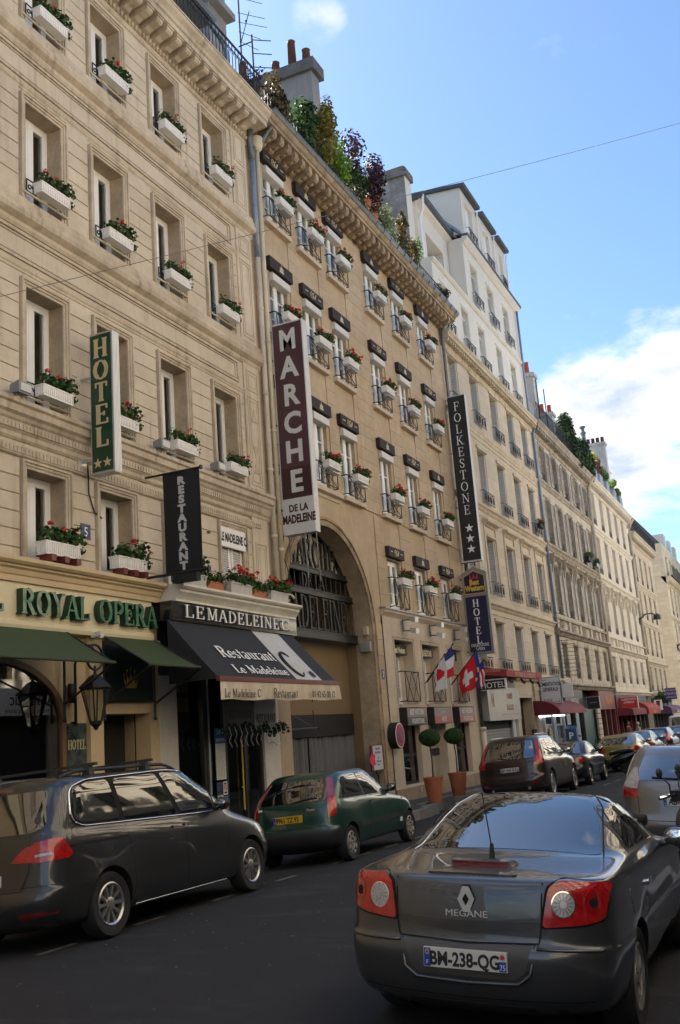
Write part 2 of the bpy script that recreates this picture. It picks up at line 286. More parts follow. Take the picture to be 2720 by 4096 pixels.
G = {
 'A': (0.86, [(TN, [(0.12, 0), (0.43, 1)]), (TK, [(0.45, 0.98), (0.74, 0)]), (TN, [(0.22, 0.34), (0.62, 0.34)]), _sf(0.12, B0, .24), _sf(0.74, B0, .28)]),
 'B': (0.74, [(TK, [(0.2, 0), (0.2, 1)]), (TN, [(0.1, T0), (0.4, T0)]), (TK * .9, arc(0.38, 0.75, 0.2, 0.21, 80, -80)), (TN, [(0.2, 0.53), (0.4, 0.53)]), (TK, arc(0.4, 0.28, 0.24, 0.23, 85, -85)), (TN, [(0.1, B0), (0.42, B0)])]),
 'C': (0.82, [(TK, arc(0.45, 0.5, 0.34, 0.46, 100, 260)), (TN, arc(0.45, 0.5, 0.32, 0.46, 25, 100)), (TN, arc(0.45, 0.5, 0.32, 0.46, 260, 330)), (TN, [(0.74, 0.62), (0.74, 0.95)])]),
 'D': (0.86, [(TK, [(0.2, 0), (0.2, 1)]), (TN, [(0.1, T0), (0.4, T0)]), (TK, arc(0.4, 0.5, 0.34, 0.44, 75, -75)), (TN, [(0.1, B0), (0.4, B0)])]),
 'E': (0.74, [(TK, [(0.2, 0), (0.2, 1)]), (TN, [(0.08, T0), (0.64, T0)]), (TN, [(0.2, 0.52), (0.5, 0.52)]), (TN, [(0.08, B0), (0.66, B0)]), (TN, [(0.63, 1), (0.63, 0.76)]), (TN, [(0.5, 0.4), (0.5, 0.64)]), (TN, [(0.66, 0), (0.66, 0.26)])]),
 'F': (0.70, [(TK, [(0.2, 0), (0.2, 1)]), (TN, [(0.08, T0), (0.62, T0)]), (TN, [(0.2, 0.5), (0.5, 0.5)]), (TN, [(0.61, 1), (0.61, 0.74)]), (TN, [(0.5, 0.38), (0.5, 0.62)]), _sf(0.2, B0)]),
 'G': (0.86, [(TK, arc(0.45, 0.5, 0.34, 0.46, 100, 260)), (TN, arc(0.45, 0.5, 0.32, 0.46, 30, 100)), (TN, arc(0.45, 0.5, 0.32, 0.46, 260, 320)), (TK, [(0.7, 0.06), (0.7, 0.44)]), _sf(0.7, 0.44)]),
 'H': (0.90, [(TK, [(0.2, 0), (0.2, 1)]), (TK, [(0.7, 0), (0.7, 1)]), (TN, [(0.2, 0.5), (0.7, 0.5)]), _sf(0.2, B0), _sf(0.2, T0), _sf(0.7, B0), _sf(0.7, T0)]),
 'I': (0.42, [(TK, [(0.21, 0), (0.21, 1)]), _sf(0.21, B0), _sf(0.21, T0)]),
 'K': (0.86, [(TK, [(0.2, 0), (0.2, 1)]), (TN, [(0.24, 0.42), (0.68, 0.98)]), (TK, [(0.36, 0.55), (0.72, 0)]), _sf(0.2, B0), _sf(0.2, T0), _sf(0.68, T0), _sf(0.74, B0)]),
 'L': (0.72, [(TK, [(0.2, 0), (0.2, 1)]), _sf(0.2, T0), (TN, [(0.08, B0), (0.64, B0)]), (TN, [(0.64, 0), (0.64, 0.3)])]),
 'M': (1.02, [(TN, [(0.16, 0), (0.16, 1)]), (TK, [(0.18, 1), (0.5, 0.05)]), (TN, [(0.5, 0.05), (0.82, 1)]), (TK, [(0.84, 0), (0.84, 1)]), _sf(0.16, B0, .24), _sf(0.84, B0), _sf(0.12, T0, .2), _sf(0.88, T0, .24)]),
 'N': (0.92, [(TN, [(0.18, 0), (0.18, 1)]), (TK, [(0.18, 1), (0.74, 0)]), (TN, [(0.74, 0), (0.74, 1)]), _sf(0.18, B0, .24), _sf(0.12, T0, .2), _sf(0.74, T0, .24)]),
 'O': (0.92, [(TK, arc(0.46, 0.5, 0.33, 0.46, 60, -60)), (TK, arc(0.46, 0.5, 0.33, 0.46, 120, 240)), (TN * 1.2, arc(0.46, 0.5, 0.33, 0.47, 60, 120)), (TN * 1.2, arc(0.46, 0.5, 0.33, 0.47, 240, 300))]),
 'P': (0.74, [(TK, [(0.2, 0), (0.2, 1)]), (TN, [(0.1, T0), (0.42, T0)]), (TK, arc(0.4, 0.73, 0.24, 0.23, 85, -85)), (TN, [(0.2, 0.5), (0.42, 0.5)]), _sf(0.2, B0)]),
 'Q': (0.92, [(TK, arc(0.46, 0.5, 0.33, 0.46, 60, -60)), (TK, arc(0.46, 0.5, 0.33, 0.46, 120, 240)), (TN, arc(0.46, 0.5, 0.33, 0.47, 60, 120)), (TN, arc(0.46, 0.5, 0.33, 0.47, 240, 300)), (TK, [(0.5, 0.25), (0.8, -0.1)])]),
 'R': (0.84, [(TK, [(0.2, 0), (0.2, 1)]), (TN, [(0.1, T0), (0.42, T0)]), (TK, arc(0.4, 0.74, 0.22, 0.22, 85, -85)), (TN, [(0.2, 0.51), (0.42, 0.51)]), (TK, [(0.42, 0.5), (0.72, 0)]), _sf(0.2, B0), _sf(0.76, B0, .2)]),
 'S': (0.66, [(TN, arc(0.33, 0.74, 0.2, 0.22, 20, 110)), (TK * .8, arc(0.33, 0.74, 0.2, 0.22, 110, 210)), (TK, [(0.18, 0.62), (0.48, 0.38)]), (TK * .8, arc(0.33, 0.26, 0.2, 0.23, 40, -80)), (TN, arc(0.33, 0.26, 0.2, 0.23, -80, -160)), (TN, [(0.53, 0.74), (0.53, 0.97)]), (TN, [(0.13, 0.05), (0.13, 0.28)])]),
 'T': (0.78, [(TK, [(0.39, 0), (0.39, 1)]), (TN, [(0.07, T0), (0.71, T0)]), (TN, [(0.08, 1), (0.08, 0.74)]), (TN, [(0.70, 1), (0.70, 0.74)]), _sf(0.39, B0)]),
 'U': (0.88, [(TK, [(0.2, 0.3), (0.2, 1)]), (TN, [(0.68, 0.3), (0.68, 1)]), (TN * 1.4, arc(0.44, 0.32, 0.24, 0.28, 180, 360)), _sf(0.2, T0), _sf(0.68, T0, .24)]),
 'W': (1.2, [(TK, [(0.14, 1), (0.38, 0)]), (TN, [(0.38, 0), (0.6, 0.96)]), (TK, [(0.6, 0.96), (0.82, 0)]), (TN, [(0.82, 0), (1.04, 1)]), _sf(0.12, T0), _sf(0.6, T0, .26), _sf(1.06, T0, .24)]),
 'Y': (0.84, [(TK, [(0.14, 1), (0.42, 0.48)]), (TN, [(0.42, 0.48), (0.7, 1)]), (TK, [(0.42, 0), (0.42, 0.5)]), _sf(0.12, T0), _sf(0.72, T0, .24), _sf(0.42, B0)]),
 'a': (0.56, [(TN, arc(0.26, 0.46, 0.16, 0.17, 160, 40)), (TK * .85, [(0.4, 0.55), (0.4, 0.06)]), (TN, [(0.4, 0.03), (0.52, 0.05)]), (TK * .8, arc(0.27, 0.16, 0.16, 0.14, 100, 300))]),
 'd': (0.62, [(TK * .9, arc(0.28, 0.3, 0.18, 0.3, 80, 280)), (TK * .85, [(0.46, 0), (0.46, 1)]), (0.06, [(0.34, .97), (0.46, .97)]), (0.06, [(0.46, .03), (0.58, .03)])]),
 'e': (0.54, [(TK * .9, arc(0.28, 0.31, 0.2, 0.29, 110, 270)), (TN, arc(0.28, 0.31, 0.19, 0.29, 0, 110)), (TN, [(0.12, 0.33), (0.48, 0.33)]), (TN, arc(0.28, 0.31, 0.2, 0.29, 270, 330))]),
 'i': (0.32, [(TK * .85, [(0.16, 0), (0.16, 0.6)]), (0.06, [(0.03, .58), (0.16, .58)]), (0.06, [(0.03, .03), (0.29, .03)]), (0.16, [(0.16, 0.77), (0.16, 0.92)])]),
 'l': (0.32, [(TK * .85, [(0.16, 0), (0.16, 1)]), (0.06, [(0.03, .97), (0.16, .97)]), (0.06, [(0.03, .03), (0.29, .03)])]),
 'n': (0.64, [(TK * .85, [(0.16, 0), (0.16, 0.6)]), (TN, arc(0.32, 0.42, 0.15, 0.17, 170, 40)), (TK * .85, [(0.46, 0), (0.46, 0.5)]), (0.06, [(0.03, .58), (0.16, .58)]), (0.06, [(0.03, .03), (0.28, .03)]), (0.06, [(0.36, .03), (0.6, .03)])]),
 'r': (0.48, [(TK * .85, [(0.16, 0), (0.16, 0.6)]), (TN * 1.4, arc(0.32, 0.42, 0.15, 0.16, 170, 50)), (0.06, [(0.03, .58), (0.16, .58)]), (0.06, [(0.03, .03), (0.3, .03)])]),
 's': (0.46, [(TN, arc(0.22, 0.46, 0.13, 0.13, 20, 120)), (TK * .7, arc(0.22, 0.46, 0.13, 0.13, 120, 220)), (TK * .8, [(0.12, 0.39), (0.32, 0.22)]), (TK * .7, arc(0.22, 0.16, 0.14, 0.14, 40, -80)), (TN, arc(0.22, 0.16, 0.14, 0.14, -80, -160))]),
 't': (0.40, [(TK * .85, [(0.18, 0.12), (0.18, 0.82)]), (TN, [(0.04, 0.57), (0.34, 0.57)]), (TN, arc(0.28, 0.14, 0.1, 0.12, 180, 320))]),
 'u': (0.64, [(TK * .85, [(0.16, 0.15), (0.16, 0.6)]), (TN, arc(0.31, 0.17, 0.15, 0.15, 190, 330)), (TK * .85, [(0.46, 0), (0.46, 0.6)]), (0.06, [(0.03, .58), (0.16, .58)]), (0.06, [(0.34, .58), (0.46, .58)]), (0.06, [(0.46, .03), (0.58, .03)])]),
 '.': (0.3, [(0.18, [(0.06, 0.09), (0.24, 0.09)])]),
}
def stroke(mb, pts, w, depth, k):
    pts = [Vector((p[0], p[1], 0)) for p in pts]; n = len(pts); off = k * 0.0006
    lft, rgt = [], []
    for i in range(n):
        t = (pts[min(i + 1, n - 1)] - pts[max(i - 1, 0)]).normalized(); q = Vector((-t.y, t.x, 0)) * w / 2
        lft.append(pts[i] + q); rgt.append(pts[i] - q)
    vs = []
    for z in (0, depth + off):
        for a in lft + rgt: vs.append((a.x, a.y, z))
    fs = []; t = 2 * n
    for i in range(n - 1):
        fs += [(t + n + i, t + n + i + 1, t + i + 1, t + i), (n + i, n + i + 1, t + n + i + 1, t + n + i), (i + 1, i, t + i, t + i + 1)]
    fs += [(0, n, t + n, t), (2 * n - 1, n - 1, t + n - 1, t + 2 * n - 1)]
    mb.add(vs, fs)
def serif_mesh(txt, h, depth, sx=1.0, shear=0.0, gap=0.0, weight=1.0, align='CENTER'):
    mb = MB(); x = 0.0
    for ch in txt:
        if ch not in G: x += 0.42; continue
        w, st = G[ch]
        for k, (tw, pts) in enumerate(st):
            stroke(mb, [(x + p[0], p[1]) for p in pts], tw * weight, depth / h, k)
        x += w + gap
    off = {'CENTER': -x / 2, 'LEFT': 0, 'RIGHT': -x}[align]
    return [((v[0] + off + shear * v[1]) * h * sx, v[1] * h, v[2] * h) for v in mb.v], mb.f
def lay(vs, P, u, v):
    """letters from their own plane onto the plane at P spanned by u (reading direction) and v (up)"""
    P, u, v = Vector(P), Vector(u).normalized(), Vector(v).normalized(); nn = u.cross(v)
    return [P + u * a[0] + v * a[1] + nn * a[2] for a in vs]
def text(name, txt, P, u, v, h, material, parent, font='sans', depth=0.006, **k):
    vs, fs = (serif_mesh if font == 'serif' else sans_mesh)(txt, h, depth, **k)
    mb = MB(); mb.add(lay(vs, P, u, v), fs); return mb.build(name, material, parent)
UY, UZ, UX = (0, 1, 0), (0, 0, 1), (1, 0, 0)
def star(mb, P, u, v, r, depth=0.004, n=5, inner=0.4):
    P, u, v = Vector(P), Vector(u), Vector(v); w = u.cross(v)
    pts = [P + (u * math.sin(PI * i / n) + v * math.cos(PI * i / n)) * (r if i % 2 == 0 else r * inner) for i in range(2 * n)]
    c0 = len(pts)
    vs = [p + w * depth for p in pts] + [P + w * depth] + pts
    fs = [((i + 1) % c0, i, c0) for i in range(c0)] + [(i, (i + 1) % c0, c0 + 1 + (i + 1) % c0, c0 + 1 + i) for i in range(c0)]
    mb.add(vs, [tuple(reversed(q)) for q in fs]); return mb
# ------------------------------------------------------------------ foliage
def leaves(mb, c, r, n, size, rng, shape=None, droop=0.0, flat=0.0, shell=0.35):
    """n leaf-sized faces spread through an ellipsoid; shape(u) can reject or move points"""
    k = 0; tries = 0
    while k < n and tries < n * 8:
        tries += 1
        d = Vector((rng.gauss(0, 1), rng.gauss(0, 1), rng.gauss(0, 1)))
        if d.length < 1e-6: continue
        d.normalize(); t = shell + (1 - shell) * rng.random() ** 0.6
        p = Vector((c[0] + d.x * r[0] * t, c[1] + d.y * r[1] * t, c[2] + d.z * r[2] * t))
        if shape and not shape(p): continue
        k += 1
        nrm = (d + Vector((rng.uniform(-.8, .8), rng.uniform(-.8, .8), rng.uniform(-.2, 1.1)))).normalized()
        a = nrm.orthogonal().normalized(); a = Matrix.Rotation(rng.uniform(0, 6.28), 3, nrm) @ a; b = nrm.cross(a)
        s = size * rng.uniform(.6, 1.3); q = s * rng.uniform(.55, .95)
        cup = nrm * s * 0.18
        mb.add([p - a * s - cup, p - a * s * .3 - b * q, p + a * s * .6 - b * q * .8, p + a * s - cup, p + a * s * .6 + b * q * .8, p - a * s * .3 + b * q], [(0, 1, 2, 3, 4, 5)])
    return mb
# ------------------------------------------------------------------ palette
M = {}
M['asphalt'] = mat('asphalt', (0.030, 0.0305, 0.034), 0.85, spec=.25, var=0.45, vscale=0.9, bump=1.0, bscale=150, dark=(0.021, 0.0215, 0.024), speck=(0.085, 0.085, 0.082))
M['patch'] = mat('worn_paint', (0.19, 0.19, 0.185), 0.8, var=0.85, vscale=5, dark=(0.06, 0.06, 0.062))
M['pave'] = mat('pavement', (0.05, 0.05, 0.053), 0.85, var=0.4, vscale=1.5, bump=0.5, bscale=90)
M['granite'] = mat('granite', (0.20, 0.20, 0.20), 0.7, var=0.4, vscale=9, bump=0.4, bscale=60, rand=0.12)
M['s1'] = mat('cream_stone', (0.59, 0.515, 0.41), 0.85, var=0.30, vscale=0.8, streak=0.85, bump=0.25, bscale=45, rand=0.055, dark=(0.31, 0.245, 0.17))
M['s1t'] = mat('cream_moulding', (0.56, 0.48, 0.375), 0.85, var=0.45, vscale=1.6, streak=1.0, bump=0.3, bscale=45, dark=(0.235, 0.185, 0.13))
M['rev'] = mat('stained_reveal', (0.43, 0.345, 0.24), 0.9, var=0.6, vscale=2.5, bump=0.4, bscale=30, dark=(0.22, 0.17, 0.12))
M['s2'] = mat('tan_ashlar', (0.475, 0.38, 0.265), 0.85, var=0.5, vscale=0.9, streak=0.6, bump=0.3, bscale=35, rand=0.06, dark=(0.33, 0.235, 0.14))
M['s2t'] = mat('weathered_cornice', (0.40, 0.30, 0.195), 0.9, var=0.75, vscale=2.5, streak=0.7, bump=0.5, bscale=30, dark=(0.12, 0.085, 0.055))
M['s2g'] = mat('pale_dressed_stone', (0.56, 0.475, 0.375), 0.8, var=0.3, vscale=1.2, streak=0.35, bump=0.2, rand=0.04, dark=(0.32, 0.25, 0.18))
M['s3'] = mat('limestone', (0.58, 0.51, 0.405), 0.85, var=0.3, vscale=1.0, streak=0.45, blocks=(1.1, 0.38, 0.006), bump=0.35, dark=(0.40, 0.32, 0.22))
M['s3t'] = mat('limestone_trim', (0.57, 0.48, 0.35), 0.85, var=0.45, vscale=1.8, streak=0.6, bump=0.3, dark=(0.26, 0.2, 0.14))
M['white_r'] = mat('white_render', (0.67, 0.635, 0.575), 0.85, var=0.15, vscale=1.0, streak=0.2, bump=0.12, dark=(0.45, 0.42, 0.37))
M['s4'] = mat('grey_limestone', (0.50, 0.445, 0.36), 0.88, var=0.5, vscale=0.9, streak=0.9, bump=0.4, rand=0.05, dark=(0.24, 0.205, 0.165))
M['s4t'] = mat('sooty_trim', (0.40, 0.345, 0.275), 0.9, var=0.7, vscale=1.6, streak=1.0, bump=0.4, dark=(0.13, 0.11, 0.09))
M['s5'] = mat('light_limestone', (0.60, 0.545, 0.455), 0.88, var=0.35, vscale=0.8, streak=0.7, bump=0.3, rand=0.05, dark=(0.33, 0.285, 0.23))
M['s6'] = mat('buff_stone', (0.52, 0.455, 0.355), 0.88, var=0.3, streak=0.6, bump=0.3, blocks=(0.9, 0.36, 0.01), dark=(0.30, 0.25, 0.19))
M['s7'] = mat('warm_stone', (0.66, 0.565, 0.41), 0.85, var=0.25, streak=0.3, blocks=(1.2, 0.42, 0.008), dark=(0.45, 0.37, 0.26))
M['core'] = mat('painted_dark_interior', (0.03, 0.028, 0.026), 0.95, var=0.3)  # near-black colour stands for the shade of unbuilt rooms behind the windows
M['zinc'] = mat('zinc', (0.24, 0.27, 0.32), 0.45, metal=0.35, var=0.45, vscale=3, dark=(0.13, 0.15, 0.18))
M['slate'] = mat('slate', (0.07, 0.078, 0.09), 0.6, var=0.5, vscale=4, bump=0.3)
M['gut'] = mat('grey_gutter', (0.16, 0.17, 0.175), 0.4, metal=0.5, var=0.5, vscale=5, dark=(0.07, 0.075, 0.08))
M['pipe'] = mat('cream_pipe', (0.62, 0.55, 0.40), 0.45, var=0.25, vscale=3)
M['bpipe'] = mat('blue_grey_pipe', (0.23, 0.30, 0.42), 0.4, metal=0.3, var=0.5, vscale=8, dark=(0.12, 0.14, 0.19))
M['iron'] = mat('black_iron', (0.016, 0.016, 0.018), 0.5, spec=0.4, var=0.3, vscale=20)
M['pvc'] = mat('white_paint', (0.80, 0.80, 0.79), 0.35, var=0.08, vscale=4)
M['box'] = mat('white_plastic', (0.80, 0.79, 0.78), 0.45, var=0.12, vscale=6, dark=(0.5, 0.48, 0.45))
M['terra'] = mat('terracotta', (0.42, 0.135, 0.065), 0.75, var=0.45, vscale=6, dark=(0.25, 0.09, 0.05), bump=0.2)
M['gbox'] = mat('grey_trough', (0.46, 0.46, 0.45), 0.6, var=0.3, vscale=5)
M['cur'] = mat('pale_curtain', (0.46, 0.50, 0.48), 0.9, var=0.3, vscale=4)
M['curg'] = mat('green_curtain', (0.13, 0.18, 0.165), 0.9, var=0.3, vscale=6)
M['glass'] = glassmat('window_glass', (0.80, 0.86, 0.84), 1.75)
M['shop'] = glassmat('shop_glass', (0.62, 0.68, 0.66), 2.2)
M['leaf'] = leafmat('geranium_leaf', [(0.020, 0.052, 0.014), (0.036, 0.085, 0.02), (0.055, 0.12, 0.03), (0.028, 0.07, 0.018)])
M['petal'] = leafmat('red_petal', [(0.55, 0.02, 0.018), (0.68, 0.035, 0.025), (0.62, 0.05, 0.06)], 0.15)
M['soil'] = mat('soil', (0.03, 0.022, 0.016), 0.95)
M['brown'] = mat('brown_black_fabric', (0.022, 0.014, 0.014), 0.8, var=0.2, vscale=12)
M['goldp'] = mat('gold_print', (0.55, 0.47, 0.28), 0.5)
M['cream'] = mat('cream_board', (0.68, 0.60, 0.41), 0.55, var=0.12, vscale=1.4, streak=0.12, dark=(0.5, 0.42, 0.27))
M['sand'] = mat('sand_render', (0.60, 0.46, 0.28), 0.8, var=0.2, vscale=1.5, bump=0.25, bscale=60)
M['greenl'] = mat('green_marble_letters', (0.012, 0.105, 0.045), 0.25, var=0.75, vscale=9, dark=(0.09, 0.22, 0.15), coat=0.5)
M['greens'] = mat('green_letter_sides', (0.006, 0.035, 0.015), 0.5)
M['aw_g'] = mat('green_awning', (0.035, 0.055, 0.012), 0.75, var=0.35, vscale=1.2, stretch=(1, 4, 1), dark=(0.022, 0.045, 0.02))
M['aw_b'] = mat('black_awning', (0.014, 0.014, 0.016), 0.75, var=0.3, vscale=3)
M['aw_s'] = mat('silver_stripe', (0.50, 0.51, 0.52), 0.7, var=0.35, vscale=2.5, dark=(0.33, 0.36, 0.27))
M['val'] = mat('cream_valance', (0.66, 0.57, 0.44), 0.85, var=0.55, vscale=3.0, stretch=(1, 1, .12), dark=(0.37, 0.29, 0.21))
M['maroon'] = mat('maroon_bar', (0.13, 0.025, 0.022), 0.4)
M['black'] = mat('black_gloss', (0.010, 0.010, 0.011), 0.18, coat=0.6, var=0.2)
M['matb'] = mat('matt_black', (0.012, 0.012, 0.013), 0.8)
M['white'] = mat('white_print', (0.78, 0.78, 0.77), 0.6)
M['silverp'] = mat('silver_print', (0.52, 0.53, 0.54), 0.5, var=0.15, vscale=6)
M['ink'] = mat('black_print', (0.015, 0.015, 0.016), 0.6)
M['tan_l'] = mat('tan_letters', (0.56, 0.45, 0.25), 0.5, var=0.12)
M['sign_g'] = mat('green_sign', (0.006, 0.045, 0.022), 0.3, coat=0.3, var=0.15)
M['alu'] = mat('aluminium', (0.55, 0.56, 0.57), 0.35, metal=0.7, var=0.2, vscale=5)
M['plum'] = mat('plum_sign', (0.065, 0.024, 0.036), 0.4, var=0.25, vscale=2, coat=0.2)
M['plumd'] = mat('dark_plum_sign', (0.035, 0.008, 0.011), 0.4, coat=0.2)
M['whs'] = mat('dirty_white_sign', (0.58, 0.58, 0.58), 0.45, var=0.3, vscale=2.5, dark=(0.36, 0.36, 0.37))
M['navy'] = mat('navy_sign', (0.010, 0.011, 0.05), 0.35, coat=0.3)
M['gold'] = mat('yellow_gold', (0.62, 0.42, 0.04), 0.5)
M['red'] = mat('sign_red', (0.48, 0.03, 0.025), 0.5, var=0.15)
M['redaw'] = mat('red_awning', (0.33, 0.035, 0.035), 0.75, var=0.35, vscale=2)
M['claret'] = mat('claret_awning', (0.17, 0.02, 0.028), 0.75, var=0.4, vscale=2)
M['wood'] = mat('brown_wood', (0.16, 0.085, 0.04), 0.5, var=0.4, vscale=5, stretch=(1, 1, .1))
M['greypanel'] = mat('grey_panel', (0.24, 0.25, 0.27), 0.5, var=0.15)
M['shut'] = mat('roller_shutter', (0.26, 0.27, 0.28), 0.5, metal=0.2, var=0.25, vscale=3)
M['shutw'] = mat('white_shutter', (0.62, 0.62, 0.61), 0.6, var=0.15, vscale=4)
M['shutg'] = mat('aged_shutter', (0.45, 0.42, 0.38), 0.75, var=0.5, vscale=3, streak=0.5, dark=(0.24, 0.22, 0.19))
M['blue'] = mat('enamel_blue', (0.03, 0.045, 0.16), 0.35)
# ------------------------------------------------------------------ ground
def crown(x): return 0.07 - 0.0105 * (x - 5.8) ** 2
def slope(y): return -0.008 * (y - 9)
def gz(x, y): return crown(x) + slope(y)
def pv(y): return -0.015 - 0.008 * max(0.0, y - 27)
KL, KR = 0.85, 10.05          # kerb lines left and right
mb = MB(); xs = [KL + (KR - KL) * i / 28 for i in range(29)]; ys = [-40, -10, 0, 4, 9, 14, 20, 27, 35, 45, 60, 80, 100, 130, 170]
mb.add([(x, y, gz(x, y)) for y in ys for x in xs], [(j * 29 + i, j * 29 + i + 1, (j + 1) * 29 + i + 1, (j + 1) * 29 + i) for j in range(len(ys) - 1) for i in range(28)])
tag(mb.build('road', M['asphalt'], smooth='all'), kind='structure')
mb = MB(); mb.add([(-400, -400, -3.2), (600, -400, -3.2), (600, 700, -3.2), (-400, 700, -3.2)], [(0, 1, 2, 3)])
tag(mb.build('ground', M['pave']), kind='structure')
def pavement(name, xa, xb, kerb_x, bulge=None):
    mb = MB(); yy = [-40 + 2 * i for i in range(106)]; vs = []
    for y in yy:
        z = pv(y) if name == 'pavement_left' else gz(KR, y) + 0.15
        k = kerb_x
        if bulge and bulge[0] <= y <= bulge[1]:
            t = min(1, (y - bulge[0]) / 1.6, (bulge[1] - y) / 1.6); k = kerb_x + (bulge[2] - kerb_x) * max(0, t)
        vs += [(xa, y, z + 0.02), (k, y, z)]
    n = len(yy)
    mb.add(vs, [(2 * i, 2 * i + 1, 2 * i + 3, 2 * i + 2) for i in range(n - 1)])
    o = tag(mb.build(name, M['pave']), kind='structure'); return o
BUL = (19.6, 26.2, 1.62)
pl = pavement('pavement_left', -0.3, 0, KL, BUL); pr = pavement('pavement_right', 13.4, 0, KR)
def kerbs(parent, side):
    mesh = {}
    y = 4.0
    while y < 60:
        t = 0
        if side == 'L' and BUL[0] <= y <= BUL[1]: t = max(0, min(1, (y - BUL[0]) / 1.6, (BUL[1] - y) / 1.6))
        x = (KL + (BUL[2] - KL) * t) if side == 'L' else KR
        z = pv(y) if side == 'L' else gz(KR, y) + 0.15
        mbk = MB(); a, b = (x - 0.17, x + 0.02) if side == 'L' else (x - 0.02, x + 0.2)
        mbk.box(a, b, y + 0.006, y + 0.994, z - 0.5, z + 0.006); mbk.build('kerb_stone', M['granite'], parent)
        y += 1.0
kerbs(pl, 'L'); kerbs(pr, 'R')
def mark(name, pts, material, lift=0.004, label=None):
    """flat marking laid on the cambered road"""
    mb = MB(); (xa, ya), (xb, yb), w = pts; n = 4; vs = []
    for i in range(n + 1):
        t = i / n; x = xa + (xb - xa) * t; y = ya + (yb - ya) * t
        dx, dy = xb - xa, yb - ya; q = math.hypot(dx, dy); ox, oy = -dy / q * w / 2, dx / q * w / 2
        vs += [(x - ox, y - oy, gz(x - ox, y - oy) + lift), (x + ox, y + oy, gz(x + ox, y + oy) + lift)]
    mb.add(vs, [(2 * i, 2 * i + 1, 2 * i + 3, 2 * i + 2) for i in range(n)])
    return mb.build(name, material, ROAD)
ROAD = bpy.data.objects['road']
for y in (4.9, 6.6, 8.35, 9.9, 11.5, 13.1, 14.9, 15.75, 16.9, 18.2, 19.5, 31.6, 33.4):
    d = 0.55 if y < 30 else 1.1
    x = 3.36 + (y - 8.3) * 0.03 if y < 30 else 4.75
    mark('bay_line', ((x, y), (x + 0.02, y + d), 0.09), M['patch'])
mb = MB()
for i in range(330):                                            # scattered grit and litter on the carriageway
    x = rnd.uniform(3.4, 9.6); y = rnd.uniform(4.5, 26); s = rnd.uniform(0.004, 0.012); z = gz(x, y) + 0.003
    mb.box(x, x + s * 2, y, y + s, z, z + s * .6)
tag(mb.build('litter', M['patch']), kind='stuff')
# ------------------------------------------------------------------ building kit
def wall_mesh(mb, x, y0, y1, z0, z1, holes, depth, mi_wall=0, mi_rev=1):
    """front plane at x with rectangular holes and their reveals"""
    ysl = sorted({y0, y1, *[h[0] for h in holes], *[h[1] for h in holes]}); zsl = sorted({z0, z1, *[h[2] for h in holes], *[h[3] for h in holes]})
    ysl = [v for v in ysl if y0 <= v <= y1]; zsl = [v for v in zsl if z0 <= v <= z1]
    for zi in range(len(zsl) - 1):
        run = None
        for yi in range(len(ysl) - 1):
            cy, cz = (ysl[yi] + ysl[yi + 1]) / 2, (zsl[zi] + zsl[zi + 1]) / 2
            inside = any(h[0] < cy < h[1] and h[2] < cz < h[3] for h in holes)
            if inside:
                if run is not None: mb.m(mi_wall).quad((x, run, zsl[zi]), (x, ysl[yi], zsl[zi]), (x, ysl[yi], zsl[zi + 1]), (x, run, zsl[zi + 1])); run = None
            elif run is None: run = ysl[yi]
        if run is not None: mb.m(mi_wall).quad((x, run, zsl[zi]), (x, y1, zsl[zi]), (x, y1, zsl[zi + 1]), (x, run, zsl[zi + 1]))
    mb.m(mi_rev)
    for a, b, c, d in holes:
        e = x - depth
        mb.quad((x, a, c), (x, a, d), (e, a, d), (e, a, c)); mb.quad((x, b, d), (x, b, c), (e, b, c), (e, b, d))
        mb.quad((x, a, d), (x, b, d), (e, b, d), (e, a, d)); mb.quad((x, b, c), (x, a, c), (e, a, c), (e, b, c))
    mb.m(0)
def core(mb, x, y0, y1, z0, z1, back=-9.0, mi=2):
    mb.m(mi).box(back, x, y0, y1, z0, z1).m(0)
WIN = {}
def win_meshes(key, w, h, style):
    """frame, panes and curtain of a casement w x h, origin at its lower left corner, facing +x"""
    if key in WIN: return WIN[key]
    f = MB(); t = 0.085; d = 0.10
    f.box(-d, 0, 0, t, 0, h); f.box(-d, 0, w - t, w, 0, h); f.box(-d, 0, t, w - t, h - t, h); f.box(-d, 0, t, w - t, 0, t * .9)
    mid = w / 2
    f.box(-d, .012, mid - .045, mid + .045, t * .9, h - t)
    for a, b in ((t, mid - .045), (mid + .045, w - t)):
        f.box(-d * .9, .006, a, a + .05, t, h - t); f.box(-d * .9, .006, b - .05, b, t, h - t); f.box(-d * .9, .006, a + .05, b - .05, h - t - .06, h - t); f.box(-d * .9, .006, a + .05, b - .05, t * .9, t * .9 + .09)
        if style == 'bars':
            f.box(-d * .8, .003, a + .05, b - .05, h * .33 - .015, h * .33 + .015); f.box(-d * .8, .003, a + .05, b - .05, h * .66 - .015, h * .66 + .015)
    panes = []
    for a, b in ((t + .05, mid - .095), (mid + .095, w - t - .05)):
        p = MB(); p.quad((-.028, a, t), (-.028, b, t), (-.028, b, h - t), (-.028, a, h - t)); panes.append(p.mesh('pane', M['glass']))
    c = MB(); n = 40; span = (0.04, w - 0.04) if style == 'bars' else (0.04, w * .46)
    vs = []
    for i in range(n + 1):
        y = span[0] + (span[1] - span[0]) * i / n; x = -.13 + .022 * math.sin(i * 1.25) + .01 * math.sin(i * .41)
        vs += [(x, y, .06), (x, y, h - .05)]
    c.add(vs, [(2 * i, 2 * i + 2, 2 * i + 3, 2 * i + 1) for i in range(n)])
    WIN[key] = (f.mesh('frame', M['pvc']), panes, c.mesh('curtain', M['cur'] if style == 'bars' else M['curg'], 'all'))
    return WIN[key]
